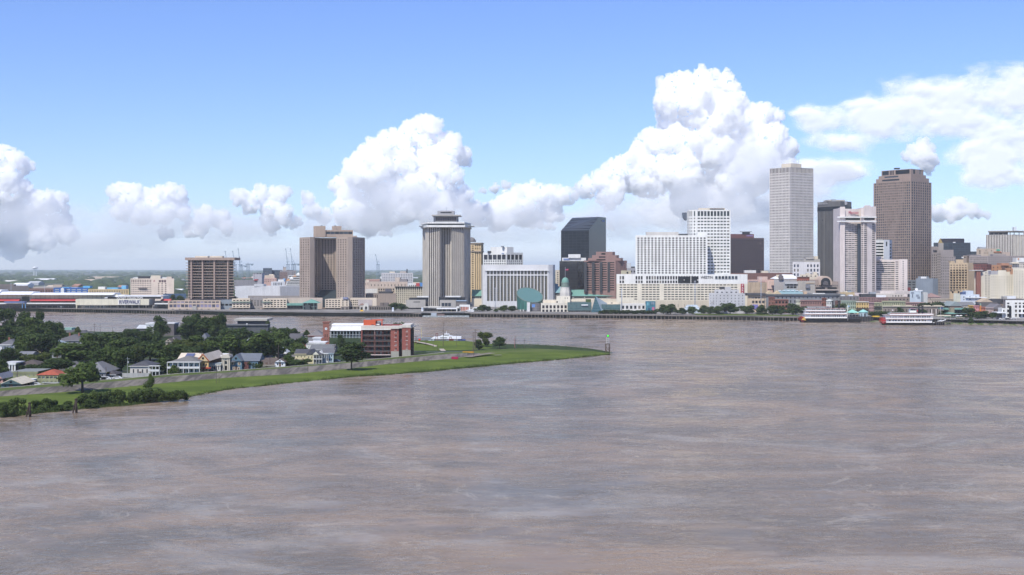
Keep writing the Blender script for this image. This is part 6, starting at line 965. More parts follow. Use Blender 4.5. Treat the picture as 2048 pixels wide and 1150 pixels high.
mb = MB(); k = 1182 / F; mb.lathe(0, 2, [(1.1 * k, b.z(630.6, 1182)), (.9 * k, b.z(627.5, 1182)), (1.1 * k, b.z(625.6, 1182)), (.45 * k, b.z(624.8, 1182)), (.55 * k, b.z(624.1, 1182)), (.2 * k, b.z(623.4, 1182))], 10); mb.tube((.6 * k, 2, b.z(625.8, 1182)), (-1.6 * k, 2, b.z(623.6, 1182)), .35 * k, .2 * k); mb.build('figure', paint((.56, .58, .6)), b.root)
CARC = [(.5, .5, .5), (.05, .05, .06), (.35, .03, .03), (.6, .6, .6), (.1, .13, .2), (.3, .3, .32)]
def car(px, D, col, label, zg=ZC, rz=0, l=4.4, group='vehicles on the riverside'):
    o = thing('parked_car', label, 'car', (X(px, D), D, zg), rz, group); mb = MB(); mb.yprism([(-l / 2, .35), (l / 2, .35), (l / 2, .85), (l * .3, .95), (l * .16, 1.42), (-l * .25, 1.42), (-l * .42, .95), (-l / 2, .9)], 0, 1.75); mb.build('body', paint(col, .35, .03), o)
    mb = MB(); mb.yprism([(l * .25, .97), (l * .15, 1.36), (-l * .24, 1.36), (-l * .36, .97)], -.02, 1.77); mb.build('window', GLD, o)
    for x in (-l * .3, l * .3):
        for y in (0, 1.55): mb = MB(); mb.tube((x, y, .32), (x, y + .22, .32), .32, n=10); mb.build('wheel', BLACK, o)
for px, D, ci, lb in ((2004, 1078, 3, 'white car parked before the white arcade'), (1998, 1082, 1, 'black car left of the white parked car'), (2016, 1080, 1, 'black car right of the white parked car'), (2028, 1082, 0, 'silver car at the right end of the riverside cars'), (1992, 1086, 5, 'grey car at the left end of the riverside cars')): car(px, D, CARC[ci], lb)
b = Bld('streetcar', 'red streetcar beside the dark pavilion', 'tram', 1919, 1092); b.box('body', 1913, 1927, 1092, 638.2, 641.2, paint((.5, .05, .04)), 2.6); b.box('roof', 1912.6, 1927.4, 1091.9, 635.6, 636.3, paint((.5, .45, .35)), 2.8)
for i in range(6): b.box('window', 1913.6 + i * 2.3, 1915.2 + i * 2.3, 1092.0 + .02, 636.3, 638.3, GLD, 2.5)
for i, (px, c, lb) in enumerate(((1916.5, (.6, .6, .62), 'white market tent behind the red streetcar, left one'), (1923, (.62, .6, .55), 'white market tent behind the red streetcar, right one'), (1934, (.5, .3, .26), 'peach market tent left of the green bush'), (1954, (.62, .62, .6), 'white market tent right of the green bush'), (1964, (.55, .58, .6), 'pale market tent under the dark trees'), (1972, (.6, .55, .5), 'cream market tent under the dark trees'))):
    D = 1104; o = thing('market_tent', lb, 'tent', (X(px, D), D, ZC), 0, 'market tents on the riverside walk'); mb = MB(); mb.hip(-1.6, 1.6, 0, 3.2, 2.2, 3.2, .1); mb.build('canopy', paint(c), o)
    for sx in (-1.5, 1.4):
        for sy in (.1, 3): mb = MB(); mb.box(sx, sx + .1, sy, sy + .1, 0, 2.2); mb.build('tent_pole', STEEL, o)
# ---------------------------------------------------------------- the near point: houses behind the levee
ZA = .9
def house(label, x0, x1, yb, ye, yr, wall, roofc, kind='hip', axis='x', dep=13, nc=4, nr=1, gal=None, porch=None, door=True, chim=0, D=None, cat='house', wf=.3, hf=.5, gable_col=None, wincol=None, done=True, mid_gable=None):
    D = D or DG(yb, ZA); b = Bld('house', label, cat, (x0 + x1) / 2, D, ZA); yg = HOR + (H - ZA) * F / D; m = paint(wall, .85, .12)
    hgt = yg - ye; b.vol(rect(x0, x1, D), ye, m, [[(ye + hgt * .12, 0, 0), (yg - hgt * .14, nc, nr, wf, hf, .06, .06)]], dep=dep, roof=False, d=.18, par=.05)
    A = b.L(x0, D); B_ = b.L(x1, D); ze, zr = b.z(ye, D), b.z(yr, D); rf = MB()
    if kind == 'hip': rf.hip(A[0], B_[0], 0, dep, ze + .01, zr, .55)
    elif kind == 'gable': rf.gable(A[0], B_[0], 0, dep, ze + .01, zr, axis, .45)
    else: rf.box(A[0] - .3, B_[0] + .3, -.3, dep + .3, ze + .01, zr)
    rf.build('roof', paint(roofc, .85, .2), b.root)
    if kind == 'gable' and axis == 'y':
        g = MB(); mx = (A[0] + B_[0]) / 2; g.yprism([(A[0] + .1, ze + .02), (B_[0] - .1, ze + .02), (mx, zr - .35)], -.62, -.46); g.build('gable_wall', paint(gable_col or wall, .85, .1), b.root); g = MB(); g.box(mx - .5, mx + .5, -.7, -.6, ze + (zr - ze) * .25, ze + (zr - ze) * .55); g.build('window', GLD, b.root)
    else:
        tr = MB(); tr.box(A[0] - .5, B_[0] + .5, -.62, -.56, ze - .22, ze + .02); tr.build('fascia', paint(mul(wall, 1.2)), b.root)
    if door: d_ = MB(); xm = A[0] + (B_[0] - A[0]) * .5; d_.box(xm - .5, xm + .5, -.06, .1, .25, 2.3); d_.build('door', paint((.12, .08, .06)), b.root)
    for i in range(chim): c = MB(); xm = A[0] + (B_[0] - A[0]) * (.3 + .35 * i); c.box(xm, xm + .8, dep * .4, dep * .4 + .8, ze, zr + 1.0); c.build('chimney', BRICK, b.root)
    if porch:
        px0, px1, yt, nf = porch; P0_, P1_ = b.L(px0, D), b.L(px1, D); zt = b.z(yt, D); pr = MB(); pr.box(P0_[0], P1_[0], -2.6, -.02, zt, zt + .3); pr.build('porch_roof', paint((.5, .5, .48)), b.root)
        for f in range(nf): fl = MB(); zz = zt * f / nf; fl.box(P0_[0], P1_[0], -2.5, -.02, zz + .02, zz + .25); fl.build('porch_floor', paint((.45, .45, .43)), b.root); rl = MB(); rl.box(P0_[0], P1_[0], -2.52, -2.44, zz + .25, zz + 1.05) if f or nf == 1 else None; (rl.build('railing', paint((.55, .56, .56)), b.root) if rl.v else None)
        n = max(3, int((P1_[0] - P0_[0]) / 2.4))
        for i in range(n + 1): c = MB(); x = P0_[0] + (P1_[0] - P0_[0] - .22) * i / n; c.box(x, x + .22, -2.45, -2.23, 0, zt); c.build('porch_post', paint((.6, .62, .62)), b.root)
    if mid_gable:
        gx0, gx1, gy = mid_gable; P0_, P1_ = b.L(gx0, D), b.L(gx1, D); g = MB(); g.yprism([(P0_[0], ze), (P1_[0], ze), ((P0_[0] + P1_[0]) / 2, b.z(gy, D))], -2.7, dep * .5); g.build('pediment', paint((.62, .62, .6)), b.root)
    if done: b.done(glass((.03, .035, .045), .2, .25) if not wincol else wincol)
    return b
SL, SB, SD, SG_, SW = (.115, .115, .125), (.12, .095, .08), (.06, .06, .068), (.22, .23, .24), (.42, .42, .44)
house('white house with small columns and a grey slate roof at the left edge', 0, 31, 704, 689, 679, (.62, .62, .64), SL, nc=5, porch=(2, 24, 690, 1), chim=1); house('pale blue-grey hip roofed house among the left trees', 91, 122, 697, 689, 680, (.30, .33, .38), (.30, .35, .38), nc=4); house('wide low dark grey hip roof house behind the left trees', 113, 166, 690, 681, 670, (.25, .25, .26), (.105, .10, .105), dep=20, nc=5, chim=2)
b = house('white flat fronted building with tall dark openings near the left edge', 6, 31, 745, 727, 725, (.66, .68, .67), (.5, .5, .5), 'flat', nc=4, wf=.62, hf=.86, dep=10, door=False); house('long dark brown roofed house behind the white flat fronted building', 30, 79, 742, 731, 721, (.22, .2, .19), (.085, .07, .062), nc=4); house('grey shed roof house right of the left edge white house', 34, 61, 717, 711, 704, (.3, .3, .32), (.17, .175, .19), 'gable', 'x'); house('yellowish low house with a flat grey roof', 62, 92, 706, 702.5, 697.5, (.42, .36, .2), (.13, .13, .13), 'flat', nc=3); house('tall narrow slate roofed house left of the big tree', 104, 125, 716, 702, 690, (.28, .28, .3), (.15, .15, .165), nc=2, dep=22)
b = house('olive green long block with a red tiled roof section', 26, 75, 768, 743.5, 742.5, (.22, .23, .13), (.20, .21, .2), 'flat', nc=5, nr=2, wf=.24, hf=.34, dep=14, done=False)
D = DG(769, ZA); b.vol(rect(74, 116, D), 750, paint((.25, .26, .15)), [[(752, 0, 0), (757, 5, 1, .7, .95), (761, 0, 0), (764, 5, 1, .6, .5)]], dep=12, roof=False); rf = MB(); A = b.L(73, D); B_ = b.L(117, D); rf.hip(A[0], B_[0], A[1], A[1] + 12, b.z(750, D), b.z(740.8, D), .3); rf.build('roof', paint((.33, .085, .05), .85, .25), b.root); b.box('awning', 83, 116, D - 2.2, 765, 766.3, paint((.30, .32, .31)), 2.2); b.done(glass((.2, .22, .24), .2, .3))
house('dark teal gabled boathouse with a cream roof at the left edge', 2, 44, 777, 768, 757, (.06, .10, .105), (.52, .47, .37), 'gable', 'y', nc=3, gable_col=(.06, .10, .105)); house('white flat roofed shed right of the dark teal boathouse', 38, 64, 771, 764, 759, (.25, .26, .16), (.55, .56, .57), 'flat', nc=2); house('pink walled small house cut by the left edge', -14, 6, 766, 757, 747, (.45, .27, .23), (.17, .18, .22), 'gable', 'y', nc=2)
house('large grey roofed house behind the lone levee tree', 160, 212, 758, 744, 726, (.24, .25, .26), (.17, .17, .18), nc=5, dep=18); house('grey house with a small yellow gable and white dormer left of the lone levee tree', 127, 160, 752, 741, 731, (.34, .36, .37), (.13, .125, .13), nc=4, gable_col=(.45, .36, .17)); house('beige walled yard shed beside the lone levee tree', 117, 135, 763, 750, 749, (.45, .36, .24), (.36, .31, .22), 'flat', nc=2); house('small yellow gabled house behind the grey dormer house', 130, 147, 739, 731, 725, (.42, .34, .18), (.16, .15, .14), 'gable', 'y', nc=2, dep=9); house('low grey garage with a dark roof right of the lone levee tree', 210, 231, 757, 749, 742, (.36, .37, .38), (.075, .07, .075), nc=2, dep=8)
house('dark gabled house with cream eaves under the tall left trees', 20, 44, 671, 664, 656, (.12, .11, .11), (.40, .34, .26), 'gable', 'y', nc=2, gable_col=(.1, .095, .095)); house('pale roofed cottage corner at the far left under the trees', 2, 15, 664, 659, 653, (.3, .3, .32), (.33, .36, .4), 'gable', 'x', nc=2); house('small white gabled house in the trees left of centre', 186, 206, 697, 690, 683.5, (.52, .52, .5), (.30, .29, .3), 'gable', 'y', nc=2); house('tan gabled house peeping over the trees', 207, 226, 697, 689, 681, (.45, .37, .22), (.22, .2, .18), 'gable', 'y', nc=2); house('white house half hidden by trees behind the grey roofed house', 160, 184, 727, 719, 711, (.55, .5, .42), (.2, .2, .21), 'gable', 'x', nc=3); house('green-grey hip roofed house left of the yellow-green tree', 224, 246, 709, 704, 697, (.3, .3, .28), (.15, .175, .16), nc=2)
house('white clapboard cottage with a dark hip roof and side porch', 260, 301, 753, 732, 723, (.50, .48, .44), (.075, .075, .085), nc=4, dep=14, porch=(300, 322, 732, 2)); 
f_ = thing('fence', 'long white board fence in front of the white clapboard cottage', 'fence', (X(262, DG(755, ZA)), DG(755, ZA), ZA)); mb = MB(); mb.box(-4, 8.5, 0, .12, 0, 2.0); mb.build('boards', paint((.36, .36, .35)), f_)
for i in range(6): mb = MB(); mb.box(-4 + 2.45 * i, -3.85 + 2.45 * i, -.06, 0, 0, 2.2); mb.build('fence_post', paint((.3, .3, .29)), f_)
house('long blue-grey house with a two-storey white gallery and slate roof', 339, 397, 749, 724, 713.5, (.24, .32, .36), (.15, .145, .14), nc=7, nr=2, wf=.4, hf=.6, dep=15, porch=(337, 402, 724.5, 2)); b = house('cream house with orange gable trim and solar panels on its long roof', 396, 417, 746, 722, 708, (.56, .40, .19), (.56, .48, .39), 'gable', 'y', nc=3, nr=2, wf=.4, dep=30, gable_col=(.55, .42, .24), done=False)
D = DG(746, ZA) + 3; rf = MB(); A = b.L(352, D); B_ = b.L(396, D); rf.xprism([(A[1], b.z(722, D)), (A[1] + 16, b.z(722, D)), (A[1] + 9, b.z(708.5, D))], A[0], B_[0]); rf.build('roof', paint((.58, .50, .40)), b.root); b.box('wall', 354, 396, D + .6, 722, None, paint((.5, .4, .26)), 14)
sp = MB(); P = [(A[0] + 3.2, A[1] + 2.2, b.z(718.6, D)), (B_[0] - 3.2, A[1] + 2.2, b.z(718.6, D)), (B_[0] - 3.2, A[1] + 7.6, b.z(710.6, D)), (A[0] + 3.2, A[1] + 7.6, b.z(710.6, D))]; sp.poly([(x, y, z + .45) for x, y, z in P]); sp.build('solar_panel', curtain_wall((.02, .03, .10), (.10, .11, .2), 1.1, 50, .12, .25), b.root); A = b.L(396, DG(746, ZA)); B_ = b.L(417, DG(746, ZA)); mx = (A[0] + B_[0]) / 2
for sx, xe in ((-1, A[0] - .5), (1, B_[0] + .5)): tr = MB(); ze, zr = b.z(722, DG(746, ZA)), b.z(708, DG(746, ZA)); tr.tube((xe, -.75, ze), (mx, -.75, zr), .22, n=4); tr.build('eave_trim', paint((.40, .11, .04)), b.root)
b.box('balcony', 402, 421, DG(746, ZA) - 1.6, 735, 737.5, paint((.36, .07, .05)), 1.6); b.done()
house('long brown sided hall with a white parapet roof edge', 415, 443, 741, 713, 711, (.19, .135, .11), (.62, .62, .6), 'flat', nc=3, wf=.1, hf=.2, dep=16, D=DG(741, ZA) + 10, cat='building'); house('low white shop with a grey awning between the orange and temple fronts', 417, 441, 743, 729, 727, (.56, .55, .52), (.25, .29, .31), 'flat', nc=5, wf=.5, hf=.7, dep=8)
b = Bld('temple_front', 'cream temple front with an arched window and pediment', 'building', 451.5, DG(742.5, ZA)); D = DG(742.5, ZA); b.zg = ZA; b.root.location.z = ZA; m = paint((.50, .46, .39)); b.vol(rect(443.5, 459.5, D), 716, m, [[(731, 0, 0), (741, 1, 1, .35, .95)]], dep=16, d=.5)
g = MB(); A = b.L(442.5, D); B_ = b.L(460.5, D); mx = (A[0] + B_[0]) / 2; g.yprism([(A[0], b.z(716, D)), (B_[0], b.z(716, D)), (B_[0], b.z(713.5, D)), (mx + 1.6, b.z(709.6, D)), (mx - 1.6, b.z(709.6, D)), (A[0], b.z(713.5, D))], -.7, 6); g.build('pediment', m, b.root); aw = MB(); k = D / F; aw.yprism([(mx + 2.6 * k, b.z(728, D)), (mx + 2.6 * k, b.z(724, D))] + [(mx + 2.6 * k * math.cos(math.pi * i / 8), b.z(724, D) + 2.6 * k * math.sin(math.pi * i / 8)) for i in range(1, 8)] + [(mx - 2.6 * k, b.z(724, D)), (mx - 2.6 * k, b.z(728, D))][::1], -.08, .1); aw.build('arched_window', GLB, b.root)
for x in (444, 447.5, 455, 458.5): b.box('pilaster', x, x + 1.3, D - .35, 716, None, m, .35)
b.done(GLD)
b = house('blue gabled house with cream window frames and a slate roof', 461, 484, 742, 722, 708.5, (.10, .165, .215), (.13, .145, .17), 'gable', 'y', nc=2, nr=2, wf=.36, hf=.55, dep=12, gable_col=(.10, .165, .215), done=False); D = DG(742, ZA) + 2.5; b.vol(rect(484, 516, D), 722, paint((.10, .165, .215)), [[(724, 0, 0), (739, 5, 2, .36, .6)]], dep=12, roof=False, d=.3)
rf = MB(); A = b.L(474, D); B_ = b.L(518, D); rf.gable(A[0], B_[0], A[1], A[1] + 12, b.z(722, D), b.z(708, D), 'x', .4); rf.build('roof', paint((.13, .145, .17)), b.root); b.box('side_porch', 488, 497, D - 1, 724, 741, paint((.12, .05, .045)), 1.0)
g = MB(); A = b.L(463, DG(742, ZA)); B_ = b.L(471.5, DG(742, ZA)); g.gable(A[0], B_[0], -1.6, 0, b.z(728.5, 560), b.z(724.5, 560), 'y', .2); g.build('porch_roof', paint((.12, .13, .15)), b.root)
for x, y in ((463.3, 723.5), (476, 723.5), (475, 734), (465.5, 733)): b.box('window_frame', x, x + 4.6, DG(742, ZA) - .1, y, y + 6.5, paint((.58, .47, .36)), .08); b.box('window', x + 1.3, x + 3.3, DG(742, ZA) - .16, y + 1.2, y + 5.6, GLD, .05)
b.done()
house('small grey hip roofed house right of the blue gabled house', 515, 541, 724, 715, 706.5, (.42, .38, .28), (.19, .2, .215), nc=4, dep=14); house('long dark brown roofed cottage with a bright white gable end', 549.5, 570.5, 734, 724, 717.2, (.64, .66, .70), (.11, .085, .07), 'gable', 'y', nc=2, gable_col=(.64, .66, .70), dep=8)
b = house('brown roofed low wing left of the white gable end', 518, 549, 734, 730, 717.5, (.40, .38, .33), (.105, .082, .07), 'gable', 'x', nc=4, dep=14); house('white house with a steep hip roof and tiny dormer among the trees', 551, 572, 716, 706.5, 695.5, (.55, .5, .42), (.52, .54, .56), nc=3, dep=12); house('small brown gable roofed house behind the hedge', 581, 605, 726, 719, 711, (.40, .33, .2), (.14, .135, .135), 'gable', 'x', nc=3); house('round dark tank roofed shed between the white hip house and the hedge', 553, 568, 721, 713, 710, (.27, .25, .21), (.12, .12, .12), 'flat', nc=1, dep=7)
b = house('pale yellow house with two dark gabled wings and a white porch', 590, 622, 726, 707.5, 699.5, (.58, .52, .32), (.075, .075, .085), 'gable', 'x', nc=4, nr=2, wf=.24, hf=.5, dep=12, done=False); D = DG(727.5, ZA); b.vol(rect(614, 627, D), 708.5, paint((.58, .52, .32)), [[(711, 0, 0), (726, 2, 2, .26, .55)]], dep=12, roof=False, d=.2)
for x0, x1, yr in ((613, 628, 699.8), (625.5, 640, 703.5)): rf = MB(); A = b.L(x0, D); B_ = b.L(x1, D); rf.gable(A[0], B_[0], A[1], A[1] + 12, b.z(709, D), b.z(yr, D), 'y', .3); rf.build('roof', paint((.075, .075, .085)), b.root)
b.vol(rect(627, 645, D + 1), 709, paint((.5, .48, .36)), [[(711, 0, 0), (726, 3, 2, .45, .65)]], dep=10, roof=False); b.box('porch_floor', 626.5, 644, D - 1.6, 717.6, 718.8, WHITE, 2.6); b.box('porch_roof', 626, 645, D - 1.7, 708.4, 709.6, paint((.09, .09, .1)), 2.7); A = b.L(626, D); B_ = b.L(639, D); g = MB(); g.yprism([(A[0], b.z(709, D)), (B_[0], b.z(709, D)), ((A[0] + B_[0]) / 2, b.z(702.6, D))], A[1] - 1.75, A[1] - 1.6); g.build('gable_wall', paint((.58, .56, .45)), b.root)
for x in (627, 632, 637.5, 643.3): b.box('porch_post', x, x + .7, D - 1.5, 709.6, None, WHITE, .2)
b.done()
b = house('pale blue house with tall white corner columns beside the yellow house', 644, 667, 725, 706, 697.5, (.34, .42, .46), (.12, .12, .13), 'gable', 'x', nc=4, nr=2, wf=.34, hf=.6, dep=12, porch=(646, 658, 707.5, 1), mid_gable=(637, 647, 701)); house('long grey shingle roof house behind the pale blue house', 620, 666, 713, 699.5, 690, (.42, .43, .42), (.155, .16, .165), 'gable', 'x', nc=6, dep=16); house('white stuccoed flat block with a roof room behind the grey shingle roof', 612, 650, 703, 686, 684.5, (.62, .64, .64), (.58, .58, .58), 'flat', nc=5, wf=.12, hf=.3, dep=12); house('white roof room with one dark window on the stuccoed block', 626, 642, 699, 676, 675, (.64, .65, .66), (.6, .6, .6), 'flat', nc=2, wf=.3, hf=.24, dep=9, door=False, cat='building')
house('red brick low house left of the white stuccoed block', 600, 627, 697, 683, 676, (.26, .09, .08), (.15, .145, .145), 'gable', 'x', nc=3); house('dark roofed low shed behind the trees left of the brick clock tower', 577, 601, 687, 679, 668, (.2, .19, .2), (.10, .095, .10), 'gable', 'x', nc=3, dep=16); house('grey hip roofed house left of the brick clock tower', 617, 646, 681, 671.5, 661.5, (.30, .12, .08), (.16, .15, .15), nc=3, dep=16)
b = house('low dark modern building with a pale overhanging roof by the river', 475, 531, 668, 642, 638.5, (.055, .06, .07), (.40, .38, .33), 'flat', nc=4, wf=.5, hf=.2, dep=20, door=False, cat='building', done=False); b.box('wing', 452, 536, DG(668, ZA) - 8, 650, None, paint((.085, .09, .10)), 8); b.box('roof_overhang', 468, 534, DG(668, ZA) - 2, 637.8, 641.6, paint((.40, .38, .33)), 23); b.box('lower_roof', 444, 536, DG(668, ZA) - 9, 649, 651, paint((.13, .135, .145)), 9); b.box('white_panel', 492.5, 495, DG(668, ZA) - 8.2, 646.5, 651.5, WHITE, .2); b.done(GLD)
b = house('white and grey riverside house with a flat roof behind the dome tree', 292, 310, 672, 648, 646, (.55, .57, .58), (.6, .6, .6), 'flat', nc=2, nr=2, wf=.35, hf=.3, dep=12, done=False); D = DG(671, ZA); b.box('wing', 310, 348, D, 648, None, paint((.13, .115, .115)), 12); b.box('roof', 309.5, 349, D - .4, 645.8, 648.2, paint((.52, .52, .52)), 13); b.done(); house('low dark roofed riverside shed left of the white and grey house', 274, 292, 672, 657, 650.5, (.12, .115, .12), (.46, .48, .5), 'gable', 'x', nc=2); house('orange walled long shed left of the dark modern building', 441, 466, 680, 666.5, 662.5, (.36, .17, .05), (.40, .40, .41), 'flat', nc=2, wf=.1, hf=.2, dep=12, cat='shed'); house('small cream cottage in the trees below the white and grey house', 266, 277, 683, 677, 671.5, (.5, .44, .35), (.36, .34, .3), 'gable', 'y', nc=1, dep=8); house('dark roofed house with a white gable behind the trees', 342, 352, 690, 681, 673.5, (.55, .52, .48), (.12, .105, .10), 'gable', 'y', nc=1, gable_col=(.55, .52, .48)); house('low brown gabled house left of the white gable in the trees', 330, 344, 692, 684, 677, (.40, .36, .3), (.13, .105, .09), 'gable', 'y', nc=1); house('grey hip roof in the middle of the tree mass', 396, 417, 692, 683, 667, (.25, .25, .26), (.115, .12, .135), nc=2); house('small white gabled cottage above the big bushy tree', 493, 506, 690, 682, 675.5, (.5, .52, .54), (.38, .42, .47), 'gable', 'y', nc=1)
house('row of dark roofs along the far shore behind the left trees', 120, 165, 671, 666, 661, (.15, .14, .14), (.085, .085, .09), 'gable', 'x', nc=3); house('dark domed roof shed by the far shore', 152, 176, 673, 668, 663, (.2, .2, .2), (.08, .08, .085), nc=2); house('mint green roofed shed at the far shore', 127, 143, 663, 660, 655.8, (.3, .35, .32), (.25, .40, .34), 'flat', nc=2, dep=8)
# clock tower
D = DG(690, ZA); b = Bld('clock_tower', 'square red brick clock tower near the ferry terminal', 'clock tower', 653, D, ZA); BK = paint((.27, .115, .085)); m_ = [[(668, 0, 0), (675, 2, 1, .38, .92, .18, .18), (678, 0, 0), (684, 2, 1, .32, .9, .2, .2)]]; b.vol(rect(646, 658.5, D), 645.5, BK, m_, dep=12.5 * D / F, d=.4)
for y0, y1, e in ((643.2, 645.6, 1.2), (662, 663.2, .5), (651.5, 652.4, .4), (676.2, 677, .4)): b.box('cornice', 646 - e, 658.5 + e, D - e * D / F, y0, y1, paint((.24, .10, .075)), (12.5 + 2 * e) * D / F)
a_ = b.L(652.2, D); mb = MB(); mb.tube((a_[0], -.12, b.z(657.4, D)), (a_[0], .1, b.z(657.4, D)), 2.5 * D / F, n=20); mb.build('clock_face', paint((.62, .68, .72)), b.root)
for ang, ln in ((40, 1.7), (160, 1.3)): mb = MB(); mb.tube((a_[0], -.18, b.z(657.4, D)), (a_[0] + ln * D / F * math.cos(R(ang)), -.18, b.z(657.4, D) + ln * D / F * math.sin(R(ang))), .09, n=4); mb.build('clock_hand', BLACK, b.root)
b.done(GLD)
# ferry terminal on the near side
D = 850; b = Bld('ferry_landing', 'white roofed open ferry landing behind the red apartment block', 'terminal', 692, D, 0.6)
rf = MB(); A = b.L(660, D); B_ = b.L(727, D); rf.xprism([(0, b.z(661.5, D)), (14, b.z(661.5, D)), (14, b.z(654, D)), (10, b.z(653.2, D))], A[0], B_[0]); rf.build('roof', ROOFW, b.root); rf = MB(); rf.xprism([(14, b.z(652.8, D)), (26, b.z(652.8, D)), (26, b.z(649.5, D)), (16, b.z(650.2, D))], A[0] - 1, B_[0]); rf.build('roof', METALW, b.root)
b.vol(rect(661, 727, D + 3), 661.4, paint((.17, .19, .19)), [[(662, 0, 0), (671.5, 10, 1, .8, .95)]], dep=10, roof=False, d=1)
for i in range(11): b.box('column', 661 + i * 6.3, 661.7 + i * 6.3, D + .4, 661.5, None, paint((.45, .52, .55)), .4)
b.box('railing', 661, 727, D + .2, 668.6, 669.4, paint((.4, .42, .42)), .1); b.done(GLD)
# red brick apartments; balcony and recess shade is put into darker wall colours
D = 655; b = Bld('apartment_building', 'five-storey red brick apartment block with dark balconies and an orange roof room', 'apartment building', 775, D, ZA); RB2 = paint((.25, .085, .068), .8, .15); DKB = paint((.055, .042, .038)); fl = [661, 671.8, 682.6, 693.2, 703.6, 714]
for x0, x1, nw in ((723, 749, 3), (750, 781.5, 4)):
    b.vol(rect(x0, x1, D + 4.2), 659, paint((.16, .06, .05)), [[(660.5, 0, 0), (712, nw, 5, .5, .72)]], dep=14, roof=False, d=.2, win=glass((.06, .07, .075), .15, .2, (.3, .33, .33)))  # wall behind the balconies in a shaded copy of the brick red
    for y in fl[1:]: b.box('balcony', x0 - .4, x1 + .2, D + 1.2, y - .4, y + .7, paint((.14, .08, .07)), 3.2); b.box('railing', x0 - .3, x1, D + 1.25, y - 3.6, y - .4, paint((.05, .05, .052), .7), .08)
    for x in np.linspace(x0 - .3, x1 - .9, 3): b.box('balcony_post', x, x + .9, D + 1.1, 659, None, paint((.13, .05, .045)), .5)
    b.box('fascia', x0 - .6, x1 + .4, D + .6, 651.5 + (x0 > 740) * 1.0, 659.6, paint((.52, .48, .43)), 18)
b.box('roof_edge', 722.5, 782, D + .3, 658.6, 659.8, WHITE, .4); b.box('brick_pier', 722, 724.6, D + .4, 659.5, 714, RB2, 4)
b.vol(rect(781.5, 797.5, D), 657.5, RB2, [[(658.8, 0, 0), (702, 1, 5, .24, .42, .36, .04)]], dep=18, yb=702.5, roof=False, d=.25); b.box('base', 782, 797.5, D - .1, 702.5, None, paint((.30, .29, .25)), 18); b.vol(rect(797.5, 804.5, D + 2.5), 656.5, DKB, [[(659, 0, 0), (702, 2, 5, .6, .6)]], dep=14, roof=False); b.vol(rect(804, 821, D - .4), 655, RB2, [[(656.5, 0, 0), (699, 1, 5, .22, .5, .36, .2)]], dep=20, yb=700, roof=False, d=.25); b.box('base', 804.5, 821, D - .5, 700, None, paint((.30, .29, .25)), 18)
for i in range(5):
    y = 659.5 + i * 8.6; b.box('window_sill', 788.3, 793.0, D - .12, y + 6.0, y + 6.7, paint((.55, .53, .5)), .12); y2 = 657.3 + i * 8.7; b.box('window_sill', 811.2, 816, D - .55, y2 + 6.1, y2 + 6.8, paint((.55, .53, .5)), .14)
for x0, x1, y0, y1 in ((781.5, 798, 651.5, 657.6), (797.6, 804.5, 650.5, 656.6), (804, 821.3, 648.5, 655.2)): b.box('fascia', x0, x1, D - .7, y0 + 1, y1, paint((.54, .50, .45)), 20)
b.vol(rect(821, 828, D + 2.5), 657, DKB, [[(659, 0, 0), (700, 1, 5, .8, .75)]], dep=12, roof=False, yb=None, d=.8)
for i in range(5): b.box('railing', 821, 828.2, D + 1.6, 663.5 + i * 8.4, 666 + i * 8.4, paint((.04, .04, .042)), .1)
OR = paint((.46, .09, .04), .7, .1); b.box('roof_room', 727, 751, D + 6, 640, 653.5, OR, 9); b.box('roof_frame', 751, 764.5, D + 6, 639.5, 641.2, OR, 8); b.box('roof_frame', 762.8, 764.8, D + 6, 641.2, 653, OR, .8); b.box('roof_frame', 751, 764, D + 13.4, 645.5, 653, paint((.55, .52, .48)), .6); b.box('roof_unit', 731, 742, D + 8, 637.2, 640.2, paint((.22, .23, .24)), 3); b.box('doorway', 743, 747.6, D + 5.9, 649, 653.4, DARK, .2); b.box('stair_cover', 751.5, 759, D + 7, 647.5, 650, WHITE, 3); b.box('parapet', 764, 806, D + 7, 649.3, 653, paint((.2, .045, .04)), 6); b.box('roof_slab', 723, 828, D + 8.5, 652.6, 654.5, paint((.35, .34, .33)), 12)
b.box('ground_floor_shade', 724, 782, D + 3, 712.5, None, DARK, 3); b.box('canopy', 726, 781, D - .6, 709.3, 710.6, paint((.45, .38, .36)), 3); b.done(glass((.035, .04, .045), .15, .25, (.25, .27, .27)))  # solid dark box paints the shade of the open ground floor
# streets, path and small things on the point
def strip(name, pts, wd, m, z=.03):
    mb = MB(); P = [G(*p) for p in pts]; Q = []
    for i in range(len(P) - 1): Q += fine(6, P[i], P[i + 1])[:-1]
    Q.append(P[-1])
    for a, b_ in zip(Q, Q[1:]):
        d = (b_ - a); n_ = Vector((-d.y, d.x, 0)).normalized() * wd / 2; zz = Vector((0, 0, z)); mb.poly([a - n_ + zz, b_ - n_ + zz, b_ + n_ + zz, a + n_ + zz])
    structure(name, mb, m)
PATHM = paint((.40, .34, .29), .9, .15)
strip('path', [(887, 702.3, 1.2), (882, 697.5, 1.25), (872, 692.5, 2.0), (858, 688.5, 2.9), (842, 685.3, 3.4), (828, 683, 3.75)], 3.0, PATHM, .16)
strip('path', [(-60, 779, 2.42), (0, 776.3, 2.45), (65, 770.8, 2.45), (130, 765.3, 2.45), (250, 756.8, 2.45), (360, 746.8, 2.45), (460, 741.2, 2.45), (590, 731.8, 2.45), (700, 722.8, 2.45), (770, 716.3, 2.45), (840, 709.8, 2.45), (888, 704.7, 2.45)], 1.5, paint((.33, .31, .26), .9), .05)
for q in ([(935, 715.5, .75), (960, 710.8, 1.2), (985, 707.5, 1.45)], [(988, 712, .9), (1003, 711.2, 1.0)]): strip('dirt_track', q, 5 if len(q) == 3 else 3, paint((.20, .165, .14), .95, .25), .5)
